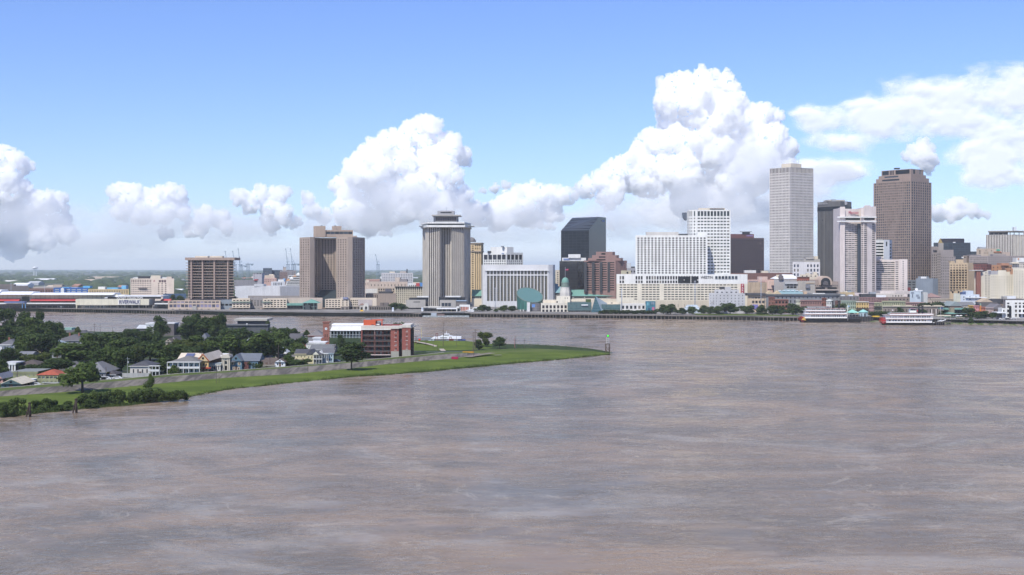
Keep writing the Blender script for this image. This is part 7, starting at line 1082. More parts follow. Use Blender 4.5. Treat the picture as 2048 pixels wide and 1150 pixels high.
def pole(px, yb, yt, label, z=ZA, arms=1, r=.16, group='utility poles on the near point', mcol=(.10, .075, .065), trans=False):
    D = DG(yb, z); o = thing('utility_pole', label, 'utility pole', (X(px, D), D, z), 0, group); h = Z(yt, D) - z; mb = MB(); mb.tube((0, 0, -.3), (0, 0, h), r, r * .7, 6); mb.build('pole', paint(mcol), o)
    for i in range(arms): mb = MB(); mb.box(-1.1, 1.1, -.1, .1, h - .9 - i * 1.4, h - .72 - i * 1.4); mb.build('crossarm', paint(mcol), o)
    if trans: mb = MB(); mb.tube((.35, 0, h - 3.0), (.35, 0, h - 2.0), .28, n=8); mb.build('transformer', paint((.4, .42, .42)), o)
    return o
for a_ in ((255, 752, 714, 'pale pole with a transformer left of the white clapboard cottage', ZA, 1, .18, None, (.26, .29, .28), True), (459, 742, 700, 'dark pole beside the blue gabled house', ZA, 2), (403, 745, 703, 'dark pole in front of the orange gabled house', ZA, 1), (557, 733, 690, 'leaning dark pole before the white gable end', ZA, 0), (540, 734, 712, 'short dark pole before the brown roofed wing', ZA, 0), (616, 747, 716, 'thin dark pole on the levee grass below the yellow house', .6, 0, .12), (189, 668, 647, 'dark pole with two arms at the far shore', ZA, 2), (200.5, 668, 647, 'bare dark pole right of the two armed far shore pole', ZA, 0), (182, 668, 653, 'short dark pole left of the two armed far shore pole', ZA, 0), (172, 667, 655, 'shortest pole at the far shore', ZA, 0), (225, 669, 653, 'thin pole at the far shore near the dome tree', ZA, 0), (35, 771, 742, 'dark pole at the olive block', ZA, 0), (18.5, 777, 755, 'short dark pole at the teal boathouse', ZA, 0), (127, 764, 741, 'dark pole left of the lone levee tree', ZA, 0), (212, 759, 734, 'dark pole right of the lone levee tree', ZA, 0), (433, 767, 727, 'left one of two thin poles on the levee', .6, 0, .1), (438, 766, 727, 'right one of two thin poles on the levee', .6, 0, .1), (669, 724, 688, 'bare pole between the pale blue house and the round levee tree', ZA, 1), (886.5, 691, 644, 'tall pole on the mound in front of the ferry', 2.5, 1, .2), (913, 692, 667, 'lamp pole on the mound right of the ferry', 2.2, 0, .12), (951, 698, 658, 'tallest of three poles left of the trio of trees', 1.6, 2, .2), (948, 699, 662.5, 'middle one of three poles left of the trio of trees', 1.6, 1, .18), (946, 702, 667, 'shortest of three poles left of the trio of trees', 1.6, 0, .15), (1031, 698, 671, 'dark twin pole on the grass point', 1.5, 0, .16), (1029, 694, 676, 'reddish short pole on the grass point', 1.5, 0, .14, None, (.3, .1, .09)), (1049, 696, 678, 'leaning lamp pole on the grass point', 1.4, 1, .12), (1012, 691, 674, 'short pole right of the trio of trees', 1.3, 1, .14), (866.5, 695, 682, 'dark post beside the path', 2.0, 0, .14), (874.5, 702, 688.5, 'dark post near the foot of the path', 1.3, 0, .14), (852, 690, 678, 'lamp post above the path', 2.9, 1, .14), (832, 686, 671, 'reddish sign post beside the red apartments', 3.4, 1, .22, None, (.2, .08, .06)), (947, 712, 697, 'thin post with a pale lamp at the end of the levee', 1.5, 0, .1)):
    pole(*a_) if len(a_) < 8 or a_[7] else pole(*a_[:7], 'utility poles on the near point', *a_[8:])
def boxthing(name, label, cat, x0, x1, yb, yt, z, col, dep, extra=None):
    D = DG(yb, z); b = Bld(name, label, cat, (x0 + x1) / 2, D, z); b.box('body', x0, x1, D, yt, None, paint(col, .6), dep); return b, D
b, D = boxthing('container', 'dark pink storage container at the foot of the concrete slope', 'container', 903, 916, 718.5, 714, .8, (.36, .02, .07), 2.4)
for i in range(6): b.box('rib', 903.6 + i * 2.1, 904.2 + i * 2.1, D - .08, 714.4, 718.2, paint((.30, .015, .055)), .08)
b = Bld('barrier', 'long orange safety barrier at the end of the levee', 'barrier', 936, DG(706.3, 1.9), 1.9); D = DG(706.3, 1.9); b.box('panel', 925, 948, D, 702.8, 705.6, paint((.50, .26, .03), .7), .1)
for i in range(8): b.box('post', 925 + i * 3.2, 925.4 + i * 3.2, D - .06, 702.5, None, paint((.35, .2, .05)), .06)
b = Bld('guard_rail', 'grey guard rail running from the red apartments along the levee', 'guard rail', 860, DG(706, 1.9), 1.9); D = DG(706, 1.9); b.box('rail', 826, 925, D, 703.2, 704.2, paint((.16, .19, .19)), .12)
for i in range(14): b.box('post', 827 + i * 7.3, 827.5 + i * 7.3, D + .13, 703.4, None, paint((.12, .13, .13)), .1)
b = Bld('ferry', 'white catamaran ferry with a blue stern moored behind the grass mound', 'ferry', 890, 800, -.2); D = 800; k = D / F
hl = MB(); hl.xprism([(0, 0), (11, 0), (11, b.z(681, D)), (0, b.z(681, D))], b.L(862, D)[0], b.L(930, D)[0]); hl.build('hull', paint((.30, .36, .46), .5), b.root); hl = MB(); hl.box(b.L(915, D)[0], b.L(930.3, D)[0], -.2, 11.2, .2, b.z(680, D)); hl.build('stern', paint((.04, .05, .16), .5), b.root)
bo = MB(); A = b.L(855, D)[0]; B_ = b.L(868, D)[0]; bo.yprism([(B_, 0), (B_, b.z(676.5, D)), (A + 3, b.z(681, D)), (A, b.z(682, D)), (A + 2, 0)][::-1], 1, 10); bo.build('bow', paint((.42, .45, .48), .5), b.root)
WHF = paint((.72, .73, .74), .4, .04); cb = MB(); L_ = lambda px: b.L(px, D)[0]; cb.yprism([(L_(861), b.z(678, D)), (L_(922), b.z(678, D)), (L_(922), b.z(674, D)), (L_(905), b.z(673.5, D)), (L_(898), b.z(671.5, D)), (L_(884), b.z(671.5, D)), (L_(878), b.z(674, D)), (L_(866), b.z(674.6, D))], 1.2, 9.8); cb.build('cabin', WHF, b.root); cb = MB(); cb.yprism([(L_(886), b.z(671.6, D)), (L_(899), b.z(671.6, D)), (L_(897), b.z(668.4, D)), (L_(888), b.z(668.4, D))], 3, 8); cb.build('bridge', WHF, b.root); b.box('bridge_window', 886.6, 898, D + 2.9, 669.2, 671, GLD, .1); b.box('cabin_window', 870, 893, D + 1.1, 679, 681, GLB, .1); b.box('cabin_window', 880, 894, D + 1.1, 675, 676.2, GLB, .1); b.cyl('mast', 893, D + 5, .4, 662, 668.6, WHF, 6); b.done()
for px, lb in ((873.5, 'red steel gantry frame in front of the ferry bow'), (901, 'red steel gantry frame in front of the ferry stern')):
    D = 776; b = Bld('gantry', lb, 'gantry', px, D, 1.0); yt = 667.5 if px < 880 else 674.5; RD = paint((.17, .06, .055))
    for x in (px - 2.3, px + 1.5): b.box('leg', x, x + .8, D, yt, None, RD, .5)
    b.box('crossbeam', px - 2.3, px + 2.3, D - .02, yt - .8, yt + .4, RD, .6); b.box('crossbeam', px - 1.5, px + 1.5, D + .1, yt + 5, yt + 5.6, RD, .3)
    if px > 880: b.box('machine_house', px - 3, px + 6, D + 1, 678, None, RD, 3)
b = Bld('barge', 'low grey barge moored left of the ferry', 'barge', 842, 815, -.3); b.box('hull', 829, 862, 815, 676, None, paint((.18, .20, .22)), 9); b.cyl('mast', 843, 816, .35, 655, 676, paint((.5, .4, .12)), 6)
o = thing('buoy', 'round red buoy beside the grey barge', 'buoy', (X(839, 800), 800, Z(679.5, 800))); mb = MB(); mb.lathe(0, 0, [(.05, -.75), (.55, -.55), (.8, 0), (.55, .55), (.05, .75)], 12); mb.build('float', paint((.62, .03, .01), .4), o)
# river light at the tip
b = Bld('beacon', 'green topped river light on a timber trestle at the tip of the point', 'beacon', 1216, DG(706, .2), 0.0); D = DG(706, .2); k = D / F
for x in (-4.4, 3.2):
    for y in (0, 2.2): mb = MB(); mb.tube((x * k, y, -1), (x * .92 * k, y, b.z(688.5, D)), .32, n=6); mb.build('leg', paint((.12, .09, .07)), b.root)
for z0, z1 in ((1, 4.2), (4.2, 1)): mb = MB(); mb.tube((-4.2 * k, -.1, z0), (3.2 * k, -.1, z1), .14, n=4); mb.build('brace', paint((.12, .09, .07)), b.root)
b.box('platform', 1210.8, 1221, D - .3, 687.6, 689, paint((.14, .11, .09)), 3); 
for x in (-2.4, 2.2):
    for y in (.4, 1.8): mb = MB(); mb.tube((x * k, y, b.z(688, D)), (x * k, y, b.z(670.5, D)), .09, n=4); mb.build('mast_leg', paint((.42, .44, .44), .5), b.root)
for y_ in (684, 680, 676, 673): b.box('mast_rung', 1213.6, 1218.4, D + .35, y_, y_ + .6, paint((.40, .42, .42), .5), 1.5)
b.box('lamp_housing', 1213.4, 1218.6, D + .2, 669.6, 674, paint((.04, .05, .045)), 1.6)
m, t, bs = nodes('green_lamp'); bs.inputs['Base Color'].default_value = (.05, .6, .03, 1); bs.inputs['Emission Color'].default_value = (.06, .9, .02, 1); bs.inputs['Emission Strength'].default_value = .6
mb = MB(); mb.lathe(0, .95, [(1.9 * k, b.z(673.4, D)), (2.1 * k, b.z(671.6, D)), (1.5 * k, b.z(670, D))], 12); mb.build('green_lamp', m, b.root).location.y = -.5
# mooring dolphins
for px, yb, yt, lb in ((56, 834, 804.5, 'old dark timber mooring dolphin among the left bank shrubs'), (149, 826, 797, 'old dark timber mooring dolphin left of the willow bushes')):
    D = DG(yb, 0); o = thing('mooring_dolphin', lb, 'mooring post', (X(px, D), D, 0), 0, 'timber dolphins at the near bank'); m = paint((.045, .033, .028), .9, .3); h = Z(yt, D)
    for dx, dy, tx in ((.55, 0, .5), (.25, .5, .35), (.8, .4, .6)): mb = MB(); mb.tube((dx, dy, -1.5), (tx, dy * .6, h), .24, n=7); mb.build('pile', m, o)
    for dx in (-1.1, -.8): mb = MB(); mb.tube((dx, .2, -1.5), (.35, .2, h - .3), .19, n=6); mb.build('raking_pile', m, o)
    mb = MB(); mb.tube((.45, .2, h - .5), (.45, .2, h - .15), .52, n=10); mb.build('lashing', m, o)
for px, yb, ci, lb in ((212, 760, 3, 'white car parked behind the levee right of the lone tree'), (203, 760, 3, 'white van-like car parked left of the other white car'), (127, 768, 3, 'white car parked beside the beige yard shed'), (672, 724, 4, 'blue car parked at the street end beside the pale blue house'), (423, 745, 1, 'black car parked before the low white shop'), (234, 759, 3, 'pale car near the board fence'), (70, 772, 0, 'silver car beside the olive block')): car(px, DG(yb, ZA), CARC[ci], lb, ZA, group='cars behind the near levee')
# ---------------------------------------------------------------- trees and shrubs: trunks, limbs and leaf clumps
def leaf_mat(name, c1, c2):
    m, t, b = nodes(name); g = N(t, 'ShaderNodeNewGeometry'); o = N(t, 'ShaderNodeObjectInfo')
    n = tnoise(t, .28, detail=2); f = val(t, 'ADD', val(t, 'MULTIPLY', g.outputs['Random Per Island'], .45), val(t, 'MULTIPLY', ramp(t, n, .35, .65), .55))
    c = mixc(t, f, c1, c2); c = mixc(t, val(t, 'MULTIPLY', o.outputs['Random'], .35), c, mul(c1, .8)); t.links.new(c, b.inputs['Base Color']); b.inputs['Roughness'].default_value = .7; b.inputs['Specular IOR Level'].default_value = .2
    tr = N(t, 'ShaderNodeBsdfTranslucent'); t.links.new(c, tr.inputs[0]); mx = N(t, 'ShaderNodeMixShader'); mx.inputs[0].default_value = .35; t.links.new(b.outputs[0], mx.inputs[1]); t.links.new(tr.outputs[0], mx.inputs[2]); t.links.new(mx.outputs[0], t.nodes['Material Output'].inputs[0]); return m
LM = {'d': leaf_mat('dark_leaves', (.028, .050, .013), (.082, .124, .03)), 'm': leaf_mat('mid_leaves', (.042, .072, .015), (.112, .16, .036)), 'y': leaf_mat('yellow_green_leaves', (.04, .06, .012), (.11, .135, .025)), 's': leaf_mat('willow_leaves', (.045, .075, .017), (.105, .15, .036))}
BARK = paint((.075, .06, .05), .9, .3)
def crown_mesh(seed, kind, mk, n=3000):
    r = random.Random(seed); lobes = []
    if kind == 'round': lobes = [(r.gauss(0, .17) * (1.25 - z), r.gauss(0, .17) * (1.25 - z), z, r.uniform(.15, .25)) for z in [r.uniform(.16, .84) for _ in range(17)]]
    elif kind == 'tall': lobes = [(r.gauss(0, .15), r.gauss(0, .15), r.uniform(.12, .86), r.uniform(.14, .24)) for _ in range(16)]
    elif kind == 'dome': lobes = [(r.uniform(-.34, .34), r.uniform(-.34, .34), r.uniform(.2, .62), r.uniform(.16, .24)) for _ in range(18)]
    elif kind == 'willow': lobes = [(a * math.cos(q), a * math.sin(q), .62 - a * .55 + r.uniform(-.1, .22), r.uniform(.12, .2)) for a, q in [(r.uniform(0, .42), r.uniform(0, 6.3)) for _ in range(22)]]
    elif kind == 'bush': lobes = [(r.uniform(-.36, .36), r.uniform(-.3, .3), r.uniform(.08, .7), r.uniform(.14, .22)) for _ in range(14)]
    elif kind == 'cone': lobes = [(r.gauss(0, .14) * (1 - z), r.gauss(0, .14) * (1 - z), z, .30 * (1 - z) + .07) for z in [r.uniform(.06, .92) for _ in range(16)]]
    mb = MB(); tot = sum(l[3] ** 2 for l in lobes)
    for lx, ly, lz, lr in lobes:
        for _ in range(int(n * lr * lr / tot)):
            d = Vector((r.gauss(0, 1), r.gauss(0, 1), r.gauss(0, .9))).normalized(); p = Vector((lx, ly, lz)) + d * lr * (r.uniform(.55, 1.08) if r.random() < .85 else r.uniform(.2, .6)); 
            if p.z < .0: p.z = r.uniform(0, .06)
            nn = (d + Vector((r.gauss(0, .55), r.gauss(0, .55), r.gauss(0, .55)))).normalized(); a = nn.orthogonal().normalized(); c = nn.cross(a); q = r.uniform(0, 6.3); a, c = a * math.cos(q) + c * math.sin(q), c * math.cos(q) - a * math.sin(q); s = r.uniform(.022, .045)
            mb.poly([p - a * s - c * s * .7, p + a * s - c * s * .7, p + a * s * .8 + c * s * .7, p - a * s * .8 + c * s * .7])
    return mb.mesh('crown', LM[mk])
def trunk_mesh(seed):
    r = random.Random(seed); mb = MB(); mb.tube((0, 0, -.05), (.01, 0, .42), .05, .03, 7)
    for i in range(5): a = r.uniform(0, 6.3); mb.tube((.005, 0, r.uniform(.25, .4)), (.3 * math.cos(a), .3 * math.sin(a), r.uniform(.5, .75)), .022, .008, 5)
    return mb.mesh('trunk', BARK)
CRW = {}; TRK = [trunk_mesh(i) for i in range(3)]
def tree(px, yb, yt, wd, kind, mk, label, z=ZA, group='trees on the near point', cb=.08, name='tree', cat='tree', dep=None):
    D = DG(yb, z); h = Z(yt, D) - z; wm_ = wd * D / F * (1.2 if z < 2 else 1.4); var = (int(px * 7) + int(yb)) % 3; key = (kind, mk, var)
    if key not in CRW: CRW[key] = crown_mesh(hash((kind, var)) % 1000 if False else 31 * var + sum(map(ord, kind)), kind, mk)
    me = CRW[key]; zs = [v[2] for v in ((c.co.x, c.co.y, c.co.z) for c in me.vertices)] if key not in EXT else None
    if zs is not None: xs = [c.co.x for c in me.vertices]; EXT[key] = (max(zs) - min(zs), max(xs) - min(xs), min(zs))
    mz, mx, mn = EXT[key]; o = thing(name, label, cat, (X(px, D), D, z), (px * 1.7) % 6.28, group)
    c0 = 0 if kind in ('bush',) else cb; sz = h * (1 - c0) / mz; cr = obj('crown', me, o, (0, 0, h * c0 - mn * sz)); cr.scale = (wm_ / mx, wm_ / mx, sz)
    tk = obj('trunk' if name != 'shrub' else 'stem', TRK[int(px) % 3], o, (0, 0, 0)); tk.scale = (wm_ * .62, wm_ * .62, h * (.95 if c0 else .5)); return o
EXT = {}
T = [(14, 672, 614, 38, 'tall', 'd', 'tallest dark tree at the far left with its top over the wharf'), (46, 674, 620, 30, 'round', 'd', 'dark tall tree right of the tallest far left tree'), (80, 672, 619.5, 18, 'tall', 'd', 'narrow dark tree top standing against the river'), (68, 690, 632, 50, 'round', 'm', 'broad lumpy tree in front of the narrow dark tree'), (98, 686, 640, 34, 'round', 'd', 'dark tree left of the dark round shore tree'), (117, 682, 642.5, 24, 'round', 'd', 'dark round tree at the edge of the open river at left'), (35, 690, 650, 50, 'dome', 'd', 'wide dark tree under the tallest far left trees'), (5, 694, 648, 34, 'round', 'd', 'dark tree at the left edge below the pale cottage'),
 (84, 712, 661, 58, 'dome', 'd', 'wide dark tree left of the low dark grey hip roof'), (46, 710, 668, 40, 'round', 'm', 'greyish tree behind the left edge white house'), (57, 712, 678, 26, 'round', 'm', 'olive tree beside the grey shed roof'), (18, 727, 694, 36, 'round', 'd', 'round dark tree in front of the left edge white house'), (72, 736, 704, 48, 'dome', 'y', 'light green spreading tree before the yellowish low house'), (128, 720, 684, 32, 'round', 'm', 'olive tree left of the big full tree'), (143, 728, 684, 66, 'round', 'm', 'big full green tree left of centre in the town'), (176, 710, 664, 34, 'round', 'm', 'mid green tree right of the low dark grey hip roof'), (154, 676, 664, 36, 'dome', 'm', 'light low tree by the far shore roofs'), (156, 672, 653, 18, 'cone', 'y', 'small pointed yellow-green tree at the far shore'), (215, 698, 660, 60, 'dome', 'd', 'wide dark canopy left of the riverside white house'), (206, 744, 694, 52, 'round', 'd', 'dark tree behind the large grey roofed house'), (235, 750, 692, 48, 'tall', 'd', 'tall dark tree left of the transformer pole'), (230, 724, 676, 40, 'round', 'm', 'tree behind the tan gabled house'), (110, 745, 716, 60, 'dome', 'd', 'dark low tree behind the olive block'), (60, 745, 727, 34, 'dome', 'd', 'dark low tree between the white flat front and the olive block'), (92, 756, 728, 44, 'round', 'd', 'dark tree behind the red tiled roof'), (4, 752, 716, 26, 'round', 'd', 'dark tree at the left edge beside the white flat front'), (24, 700, 668, 30, 'round', 'd', 'dark bushy tree left of the white house columns'),
 (268, 682, 656, 42, 'dome', 'd', 'dark dome shaped tree in front of the riverside shed'), (319, 676, 630, 32, 'round', 'd', 'tall loose tree standing before the white and grey riverside house'), (294, 696, 660, 44, 'dome', 'd', 'dark dome tree left of the small lawn'), (252, 706, 670, 50, 'dome', 'd', 'wide dark tree left of the cream cottage'), (270, 726, 690, 48, 'dome', 'y', 'yellow-green rounded tree above the white clapboard cottage'), (300, 722, 680, 56, 'dome', 'd', 'wide dark tree above the white clapboard cottage'), (340, 722, 686, 60, 'dome', 'm', 'wide mid green tree behind the gallery house'), (330, 745, 712, 44, 'round', 'd', 'dark tree between the clapboard cottage and gallery house'), (348, 752, 730, 22, 'round', 'm', 'small leafy tree at the left end of the gallery house'),
 (386, 676, 626, 32, 'tall', 'd', 'tall dark tree left in the riverside grove'), (408, 678, 632, 40, 'round', 'd', 'broad tree in the middle of the riverside grove'), (428, 678, 630, 32, 'round', 'm', 'bright edged tree in the riverside grove'), (444, 678, 624, 22, 'tall', 'd', 'tallest narrow tree at the right end of the riverside grove'), (374, 682, 642, 34, 'round', 'd', 'dark tree at the left end of the riverside grove'), (359, 670, 653, 14, 'round', 'd', 'small dark tree left of the riverside grove'), (372, 716, 676, 50, 'dome', 'y', 'light topped tree behind the solar roof house'), (392, 712, 668, 40, 'round', 'm', 'round tree left of the grey hip roof in the trees'), (420, 714, 678, 46, 'dome', 'm', 'mid green tree behind the temple front'), (440, 712, 668, 46, 'dome', 'd', 'dark tree right of the grey hip roof in the trees'), (400, 722, 690, 60, 'dome', 'd', 'wide dark tree above the orange gabled house'), (462, 724, 666, 44, 'round', 'm', 'tree left of the big bushy tree'), (486, 722, 676, 44, 'dome', 'm', 'low canopy above the blue gabled house'), (470, 684, 654, 50, 'dome', 'd', 'dark canopy in front of the dark modern building'),
 (528, 724, 658, 56, 'round', 'm', 'big bushy tree with a pale branch in the middle of the town'), (560, 704, 660, 44, 'round', 'm', 'round tree right of the big bushy tree'), (557, 680, 652, 28, 'dome', 'd', 'dark shore tree right of the dark modern building'), (583, 678, 653, 22, 'dome', 'd', 'small dark shore tree left of the grey hip roof house'), (585, 706, 672, 46, 'dome', 'd', 'dark canopy left of the white stuccoed block'), (598, 716, 684, 36, 'round', 'm', 'tree in front of the red brick low house'), (535, 656, 638, 10, 'round', 'd', 'tree at the corner of the dark modern building'), (613, 672, 659, 14, 'cone', 'd', 'small dark tree left of the brick clock tower'), (599, 676, 663, 10, 'cone', 'd', 'smallest dark tree at the shore near the clock tower'), (574, 732, 708, 22, 'round', 'm', 'small tree right of the white gable end'), (600, 733, 717, 38, 'dome', 'd', 'low dark hedge tree before the yellow house'), (588, 730, 718, 26, 'dome', 'd', 'dark rounded hedge left of the yellow house'), (508, 740, 720, 30, 'dome', 'd', 'dark bushes at the corner of the blue gabled house'), (575, 712, 692, 26, 'dome', 'd', 'dark tree right of the steep hip house'), (681, 698, 668, 18, 'round', 'd', 'dark street tree behind the round levee tree'),
 (791, 690, 642.5, 34, 'dome', 'm', 'round tree crown rising behind the red apartments')]
for a_ in T: tree(*a_)
tree(165, 784, 722, 82, 'willow', 'm', 'lone spreading tree with a bare trunk on the levee grass', .95, cb=.2); tree(703, 740, 681.5, 52, 'round', 'd', 'round dark tree growing at the foot of the concrete slope', .85, cb=.26); tree(301, 776, 746.5, 18, 'cone', 'm', 'slim small tree on the concrete slope', .9, cb=.02)
tree(957, 699.5, 677.5, 17, 'round', 'd', 'darkest left tree of the trio on the point', 1.0, cb=.05); tree(972, 694, 662.5, 23, 'tall', 'y', 'tallest yellow-green tree of the trio on the point', 1.0); tree(999, 697.5, 672.5, 22, 'round', 'd', 'right hand round tree of the trio on the point', 1.0, cb=.2)
SHR = [(6, 834, 804, 16), (30, 829, 796.5, 26), (22, 833, 816, 16), (73, 822, 801, 14), (94, 820, 797, 18), (83, 824, 812, 18), (110, 818, 801, 14), (122, 821, 810, 26), (138, 815, 803, 14), (172, 814, 788, 26), (190, 813, 782, 22), (206, 812, 786, 20), (220, 811, 781, 20), (238, 810, 780, 22), (181, 816, 800, 22), (263, 808, 782, 14), (278, 806, 778, 22), (296, 805, 777, 22), (314, 804, 778, 24), (340, 803, 783, 18), (356, 802, 781, 20), (369, 801, 785, 12)]
SL_ = ['leftmost shrub of the flooded bank', 'tall rounded shrub left of the first mooring dolphin', 'low shrub under the tall rounded shrub', 'small shrub right of the first mooring dolphin', 'dense shrub between the two mooring dolphins', 'low shrub left of the dense shrub', 'shrub right of the dense shrub', 'wide low shrub left of the second mooring dolphin', 'shrub touching the second mooring dolphin', 'willow bush right of the second mooring dolphin', 'tall willow bush second in the long thicket', 'willow bush in the middle of the long thicket', 'tallest willow bush of the long thicket', 'willow bush at the right end of the long thicket', 'low willow bush in front of the long thicket', 'narrow willow bush at the left end of the second thicket', 'tall willow bush second in the second thicket', 'willow bush in the middle of the second thicket', 'willow bush at the right end of the second thicket', 'willow bush left in the last small thicket', 'willow bush in the middle of the last small thicket', 'lowest willow bush at the right end of the thickets']
for (px, yb, yt, wd), lb in zip(SHR, SL_): tree(px, yb, yt - 2, wd * 1.25, 'bush', 's', lb + ' at the near water', .1, 'flooded willow shrubs along the near bank', 0, 'shrub', 'shrub')
# tufts of weeds along the water's edge: nobody could count them
tf = MB(); r = random.Random(5)
for r0, r1 in zip(rows[3:], rows[4:]):
    for _ in range(90):
        f = r.random(); p = jit(0, r0[1].lerp(r1[1], f), 1) + Vector((0, r.uniform(-.4, 2.2), 0)); big = r.random() < (.5 if r0[0] < 360 else .16); s = r.uniform(.7, 1.4) if big else r.uniform(.2, .5)
        if r.random() < .35 and r0[0] > 500 and not big: continue
        for _ in range(44 if big else 9):
            q = p + Vector((r.gauss(0, s * .9), r.gauss(0, s * .5), abs(r.gauss(0, s * .5)))); a = Vector((r.gauss(0, 1), r.gauss(0, 1), r.gauss(0, .6))).normalized() * .2; c = Vector((r.gauss(0, .4), r.gauss(0, .4), 1)).normalized() * .24; tf.poly([q - a, q + a, q + a * .3 + c, q - a * .3 + c])
b0 = G(1190, 700, .5)
for _ in range(160):
    f = r.random(); p = G(1060 + 160 * f, 691 + 15.5 * f ** 1.6, .3) + Vector((0, r.uniform(-2, 2), 0))
    for _ in range(8): q = p + Vector((r.gauss(0, .6), r.gauss(0, .6), abs(r.gauss(0, .4)))); a = Vector((r.gauss(0, 1), r.gauss(0, 1), r.gauss(0, .6))).normalized() * .22; c = Vector((0, 0, .26)); tf.poly([q - a, q + a, q + a * .3 + c, q - a * .3 + c])
tf.build('weeds', LM['s'], None, kind='stuff')
# trees across the river
CT = [(1327, 628, 608, 20, 'round', 'd', 'dark round tree left of the pair before the conservatory'), (1341, 629, 607, 24, 'round', 'd', 'bigger dark tree of the pair before the conservatory'), (1365, 629, 615, 16, 'round', 'd', 'small dark tree left of the tallest light mast'), (1384, 629, 612, 16, 'round', 'm', 'tree under the tallest light mast'), (1408, 628, 610, 20, 'round', 'd', 'dark tree left of the grey hotel block'), (1422, 629, 612, 14, 'round', 'd', 'second dark tree left of the grey hotel block'), (1435, 629, 611, 16, 'round', 'm', 'lighter tree before the left part of the grey hotel block'), (1460, 628, 604.5, 28, 'dome', 'd', 'largest dark oak before the grey hotel block'), (1494, 628, 609, 24, 'dome', 'd', 'dark oak at the right end of the grey hotel block'), (1522, 628, 609, 18, 'round', 'd', 'dark tree under the purple banner'), (1545, 630, 609, 20, 'round', 'd', 'dark tree above the bandstand'), (1562, 630, 612, 22, 'round', 'd', 'dark tree right of the bandstand'), (1586, 630, 606, 30, 'round', 'd', 'largest dark tree at the end of the park lawn'), (1608, 630, 612, 22, 'round', 'd', 'dark tree behind the pale statue'), (1625, 630, 614, 18, 'round', 'd', 'dark tree behind the stern of the first steamboat'), (1680, 632, 606, 30, 'round', 'd', 'dark tree behind the stacks of the first steamboat'), (1752, 634, 622, 22, 'dome', 'd', 'dark low trees right of the mint ticket house'), (1772, 634, 622, 18, 'round', 'd', 'dark tree left of the market arcade'), (1800, 632, 614, 14, 'round', 'd', 'dark tree before the market arcade'), (1846, 632, 618, 14, 'round', 'd', 'dark tree behind the stacks of the second steamboat'), (1873, 616, 602.5, 46, 'dome', 'd', 'huge spreading oak above the market arcade roof'), (1886, 634, 621, 16, 'round', 'd', 'dark tree left of the green turret'), (1940, 638, 614, 18, 'tall', 'd', 'tall dark tree right of the long dark pavilion'), (1955, 638, 622, 24, 'round', 'd', 'dark tree below the pink house'), (1968, 638, 621, 22, 'round', 'd', 'dark tree below the salmon house'), (1985, 637, 624, 16, 'round', 'd', 'dark tree left of the white arcade canopy'), (1942, 648, 632, 11, 'cone', 'd', 'conical dark bush at the water below the market tents'), (2028, 646, 640, 10, 'round', 'd', 'small dark bush on the bank below the white arcade'), (2010, 644, 638.5, 7, 'round', 'd', 'smaller dark bush left of the bank bush below the arcade'), (708, 626, 613, 0, '', '', ''), (790, 621, 604.5, 17, 'round', 'd', 'dark tree between the stone arcade and the ribbed tower podium'), (803, 621, 606, 18, 'round', 'd', 'second dark tree left of the ribbed tower podium'), (965, 623, 609, 16, 'round', 'd', 'dark tree right of the ferry terminal roofs'), (976, 623, 612, 10, 'round', 'd', 'small dark tree before the white framed slab'), (1008, 623, 610, 18, 'round', 'm', 'lighter tree before the white framed slab'), (1024, 623, 611, 14, 'round', 'm', 'lighter tree left of the teal drum'), (992, 624, 617, 8, 'round', 'd', 'tiny tree under the thin light mast'), (346, 603, 588, 14, 'round', 'd', 'dark tree on the terrace left of the balcony tower'), (360, 603, 590, 18, 'round', 'd', 'second dark tree left of the balcony tower'), (470, 600, 592, 16, 'dome', 'd', 'dark trees on the terrace right of the balcony tower')]
for a_ in CT:
    if a_[3]:
        z = ZC if a_[0] not in (1942, 2028, 2010) else 1.2
        if a_[0] in (346, 360, 470): D_ = 1440; tree(a_[0], HOR + (H - ZC) * F / D_, *a_[2:], z=ZC, group='trees on the far bank')
        elif a_[0] == 1873: D_ = 1190; tree(a_[0], HOR + (H - ZC) * F / D_, *a_[2:], z=ZC, group='trees on the far bank')
        else: tree(*a_, z=z, group='trees on the far bank')
for i in range(11): tree(1204 + i * 10.2, 628, 620.3 - (i % 3) * .6, 12.5, 'bush', 'd', 'clipped dark hedge tree in the row along the aquarium wharf', ZC, 'clipped hedge trees along the wharf', 0, 'hedge_tree', 'tree')
for i, (x0, x1) in enumerate(((1435, 1447), (1514, 1536))): tree((x0 + x1) / 2, 629, 624.5, x1 - x0, 'bush', 'd', ('long dark hedge left of the bandstand' if i else 'short dark hedge below the grey hotel block'), ZC, 'hedges on the park lawn', 0, 'shrub', 'hedge')
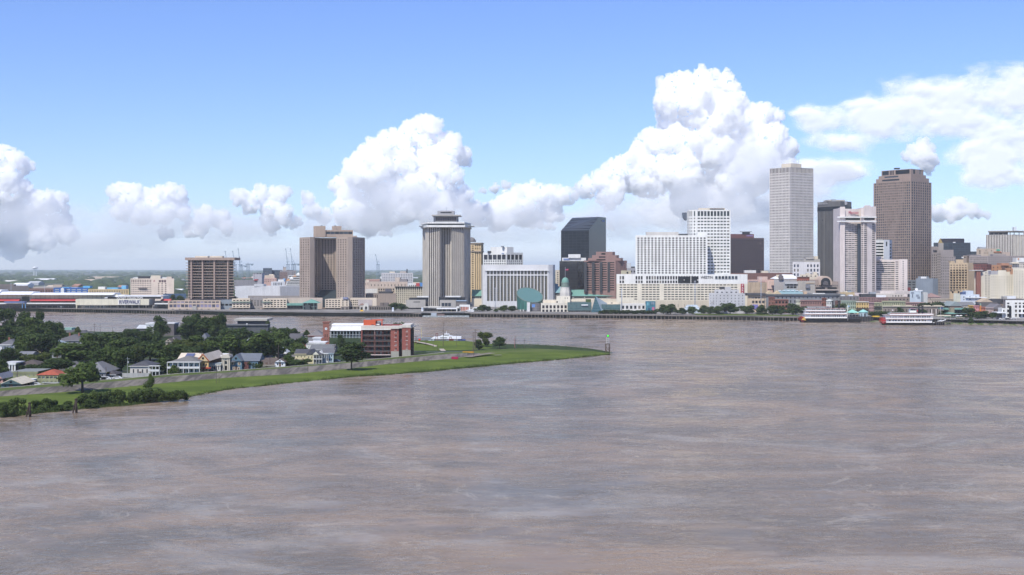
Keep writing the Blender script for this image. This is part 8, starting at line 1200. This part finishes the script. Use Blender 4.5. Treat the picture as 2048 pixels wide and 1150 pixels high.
# far wooded plain, nothing one could count
fw = MB(); r = random.Random(11); bmz = bmesh.new()
me_ = []
def clump(x, y, z, sx, sy, sz):
    n = len(fw.v); k = r.uniform(0, 6.3)
    for a in range(7): q = k + a * .9; fw.v.append((x + sx * math.cos(q), y + sy * math.sin(q), z)); 
    for a in range(7): q = k + a * .9; w_ = r.uniform(.6, .95); fw.v.append((x + sx * w_ * math.cos(q), y + sy * w_ * math.sin(q), z + sz * r.uniform(.5, .8)))
    fw.v.append((x, y, z + sz))
    for a in range(7): b_ = (a + 1) % 7; fw.f += [(n + a, n + b_, n + 7 + b_, n + 7 + a), (n + 7 + a, n + 7 + b_, n + 14)]; fw.sm += [True, True]
for _ in range(5200):
    D = 1900 * (14 ** r.random()); px = r.uniform(-120, 2170); 
    if D < 2600 and 900 < px: continue
    if noise.noise(Vector((px * .006 * (D / 3000) ** .5, D * .0012, 3))) < -.12: continue
    s = r.uniform(7, 15) * (1 + D / 9000); clump(X(px, D), D, ZC - 1, s * r.uniform(1, 2.2), s, r.uniform(8, 15) if D < 9000 else r.uniform(12, 22))
m, t, b = nodes('far_woods'); c = mixc(t, ramp(t, tnoise(t, .012, detail=4), .35, .65), (.022, .038, .014), (.05, .072, .024)); t.links.new(c, b.inputs['Base Color']); b.inputs['Roughness'].default_value = .9
fw.build('forest', m, None, kind='stuff')
FB = [(8, 2600, 8), (40, 2900, 30), (66, 3300, 22), (98, 2500, 16), (150, 2700, 12), (20, 3600, 26), (86, 4200, 40), (140, 2250, 18), (205, 5200, 60), (240, 2500, 14), (300, 4700, 70), (352, 2050, 16), (350, 3800, 30), (180, 3900, 34), (745, 3900, 28), (775, 5200, 30), (738, 2900, 20), (815, 4800, 40), (830, 3000, 16), (500, 4700, 40), (520, 5200, 36)]
for i, (px, D, wd) in enumerate(FB):
    lb = ['pale', 'white', 'grey', 'tan', 'rust brown'][i % 5]; col = [(.5, .48, .44), (.62, .62, .62), (.36, .37, .38), (.42, .34, .26), (.30, .16, .11)][i % 5]; k = D / F
    pos_ = 'at the far left' if px < 110 else 'behind the blue hall and cream hotel' if px < 360 else 'behind the port cranes' if px < 600 else 'between the brown and ribbed towers'
    o = thing('warehouse', f'distant {lb} low shed {pos_}', 'warehouse', (X(px, D), D, ZC), 0, 'distant sheds in the wooded plain'); mb = MB(); mb.box(-wd / 2 * k, wd / 2 * k, 0, 40, 0, 7); mb.build('wall', paint(col), o); mb = MB(); mb.gable(-wd / 2 * k, wd / 2 * k, 0, 40, 7, 11, 'x', .5); mb.build('roof', paint(mul(col, 1.2)), o)
o = thing('water_tower', 'tiny pale water tower on the far left horizon', 'water tower', (X(70, 6000), 6000, ZC)); mb = MB(); [mb.tube((dx * 8, 0, 0), (dx * 6, 0, 46), 1.2, n=4) for dx in (-1, 0, 1)]; mb.build('leg', METALW, o); mb = MB(); mb.lathe(0, 0, [(3, 44), (13, 47), (14, 51), (9, 54), (.5, 55)], 14); mb.build('tank', METALW, o)
# ---------------------------------------------------------------- air between the camera and the horizon
m = bpy.data.materials.new('haze_air'); m.use_nodes = True; t = m.node_tree
t.nodes.remove(t.nodes['Principled BSDF'])
v = N(t, 'ShaderNodeVolumePrincipled'); v.inputs['Color'].default_value = (.84, .93, 1.0, 1); v.inputs['Density'].default_value = 0.000048; v.inputs['Anisotropy'].default_value = 0
t.links.new(v.outputs[0], t.nodes['Material Output'].inputs['Volume'])
hz = MB(); hz.box(-9000, 9000, -400, 45500, -2.5, 262)
hz.build('haze', m, None, kind='stuff')
